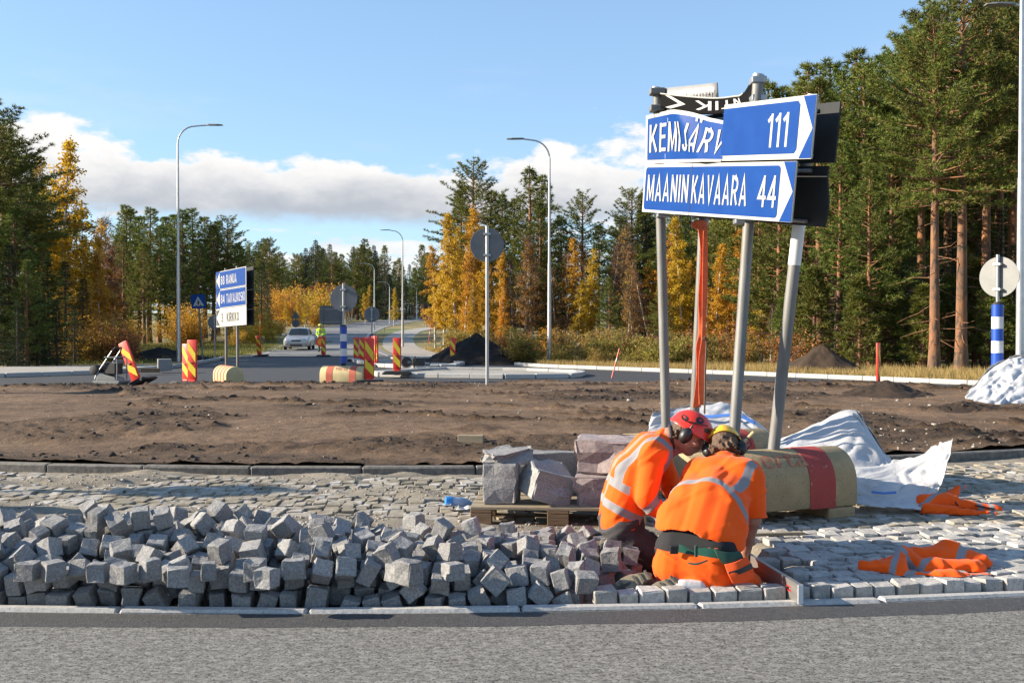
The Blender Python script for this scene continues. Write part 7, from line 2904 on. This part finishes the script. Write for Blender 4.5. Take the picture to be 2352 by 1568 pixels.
    patch('back_pocket_zip', [[Q(1580, 1290, 5.262), Q(1600, 1292, 5.25), Q(1625, 1284, 5.246)], [Q(1581, 1294, 5.26), Q(1600, 1297, 5.248), Q(1626, 1288, 5.244)]], M['green_cloth'], tr, 0, .004)
    MB().box(Q(1548, 1262, 5.335) - org, (.045, .02, .045)).build('belt_clip', M['muff'], tr, bevel=.006)
    MB().box(Q(1599, 1265, 5.283) - org, (.016, .014, .062)).build('belt_loop', M['green_cloth'], tr, bevel=.003)
    # boots lie on the bed, toes to the left
    for hl_, tip in ((A(1558, 1326, 5.30), A(1478, 1378, 5.20)), (A(1497, 1316, 5.40), A(1376, 1370, 5.33))):
        boot(o, hl_, hl_ + (tip - hl_).normalized() * .275, (.25, .62, -.5), org)
    V, N, Fc = blob([('c', anR + Vector((.02, -.01, .0)), anR + Vector((-.06, -.015, .005)), .05, .047)], .007, 4)
    skin_obj('sock', V, Fc, M['sock'], o, org)
    # hair, helmet, muffs, antenna
    r = random.Random(9)
    hr = [('e', P(0, -.03, .02), (.084, .088, .10), Fm), ('e', P(0, -.07, -.03), (.066, .04, .06), Fm)]
    for k in range(34):
        a = r.uniform(-1.4, 1.4)
        b = P(.076 * math.sin(a), -.085 * math.cos(a) - .012, r.uniform(-.08, .02))
        hr.append(('c', b, b + Fm @ Vector((math.sin(a) * .022, -.024, r.uniform(-.04, .0))), .012, .005))
    V, N, Fc = blob(hr, .006, 2)
    V, Fc, u_ = cut(V, Fc, lambda p: ((p - np.array(P(0, 0, 0))) @ np.array(Fm @ Vector((0, 1, 0)))) < .035)
    skin_obj('hair', V, Fc, M['hair'], o, org)
    helmet(o, P(0, .012, .045), Fm, M['helmet_yellow'], org, False, .99)
    for s in (-1, 1):
        muff(o, hc, Fm, s, org)
    MB().tube([A(1700, 1024, 5.96) - org, A(1731, 992, 5.96) - org], .010, 8).build('antenna', M['concrete_pale'], o, smooth=True)
    MB().tube([A(1660, 1005, 5.9) - org, A(1690, 1000, 5.9) - org, A(1718, 1006, 5.92) - org, A(1726, 1018, 5.94) - org, A(1715, 1034, 5.95) - org], .003, 6).build('headset_wire', M['muff'], o, smooth=True)
    return o


worker_red()
worker_yellow()


# ---- far worker with a stop paddle
def worker_far():
    Y = 62.0
    x = A(737, 757, Y).x
    org = Vector((x, Y, TZ(x, Y) + .04))
    o = empty('person', tuple(org), 0, 'far road worker in a yellow-green jacket, green trousers and yellow helmet', 'person')
    v = lambda *a: Vector(a) + org
    hc = v(-.02, -.02, 1.60)
    Fm = frame((0, 0, 1), (-.6, -.8, 0))
    hp, P = head_prims(hc, Fm)
    T = hp + [('c', v(0, 0, 1.40), v(0, 0, 1.5), .06, .055), ('c', v(0, 0, .95), v(0, 0, 1.35), .13, .14)]
    arms = [('c', v(.19, 0, 1.37), v(.24, -.06, 1.12), .06, .05), ('c', v(.24, -.06, 1.12), v(.10, -.2, 1.0), .045, .035), ('c', v(-.19, 0, 1.37), v(-.24, -.05, 1.1), .06, .05), ('c', v(-.24, -.05, 1.1), v(-.10, -.2, .96), .045, .035)]
    V, N, Fc = blob(T + arms + hand_prims(v(.10, -.2, 1.0), (-.6, -.6, -.3), (0, 0, 1), 1) + hand_prims(v(-.10, -.2, .96), (.3, -.8, -.3), (0, 0, 1), 1), .01, 3)
    skin_obj('body', V, Fc, M['skin'], o, org)
    V, N, Fc = blob([('c', v(-.06, 0, .92), v(-.08, 0, 1.34), .15, .14), ('c', v(.06, 0, .92), v(.08, 0, 1.34), .15, .14), ('c', v(-.1, 0, 1.38), v(.1, 0, 1.38), .1, .1)] + [(a[0], a[1], a[2], a[3] + .025, a[4] + .022) for a in arms], .016, 4)
    m1 = hivis('hi_vis_yellow', (.42, .72, .03), (.36, .62, .03), (.35, .36, .34))
    t = V[:, 2] - org.z
    band = np.minimum(np.abs(t - 1.02) - .03, np.abs(t - 1.22) - .03)
    skin_obj('jacket', V, Fc, m1, o, org, {'band': band})
    V, N, Fc = blob([('c', v(-.06, 0, .9), v(.06, 0, .9), .16, .16), ('c', v(-.1, 0, .85), v(-.12, .03, .48), .1, .08), ('c', v(-.12, .03, .48), v(-.12, .02, .1), .078, .06), ('c', v(.1, 0, .85), v(.12, -.03, .48), .1, .08), ('c', v(.12, -.03, .48), v(.13, .02, .1), .078, .06)], .016, 4)
    skin_obj('trousers', V, Fc, mat('green_trousers', (.03, .11, .04), .85, (.04, .14, .05), 8, 4), o, org)
    for s in (-1, 1):
        boot(o, v(s * .125, .08, .0), v(s * .14, -.2, .0), (0, 0, 1), org)
    helmet(o, P(0, .004, .03), Fm, mat('lime_helmet', (.55, .6, .06), .4), org, False, 1.08)
    pd = empty('stop_paddle', tuple(v(.06, -.34, .62)), 0, 'round orange and red stop paddle held by the far road worker', 'stop sign')
    MB().tube([(0, 0, .0), (0, 0, .02)], .30, 28).build('red_disc', M['mark_red'], pd, rot=(math.pi / 2, 0, .2))
    MB().tube([(0, 0, .021), (0, 0, .026)], .20, 28).build('orange_disc', mat('paddle_orange', (.85, .3, .02), .5), pd, rot=(math.pi / 2, 0, .2))
    MB().tube([(0, .02, .1), (0.02, .1, .5)], .016, 8).build('handle', M['wood_old'], pd)


worker_far()
make_jackets()
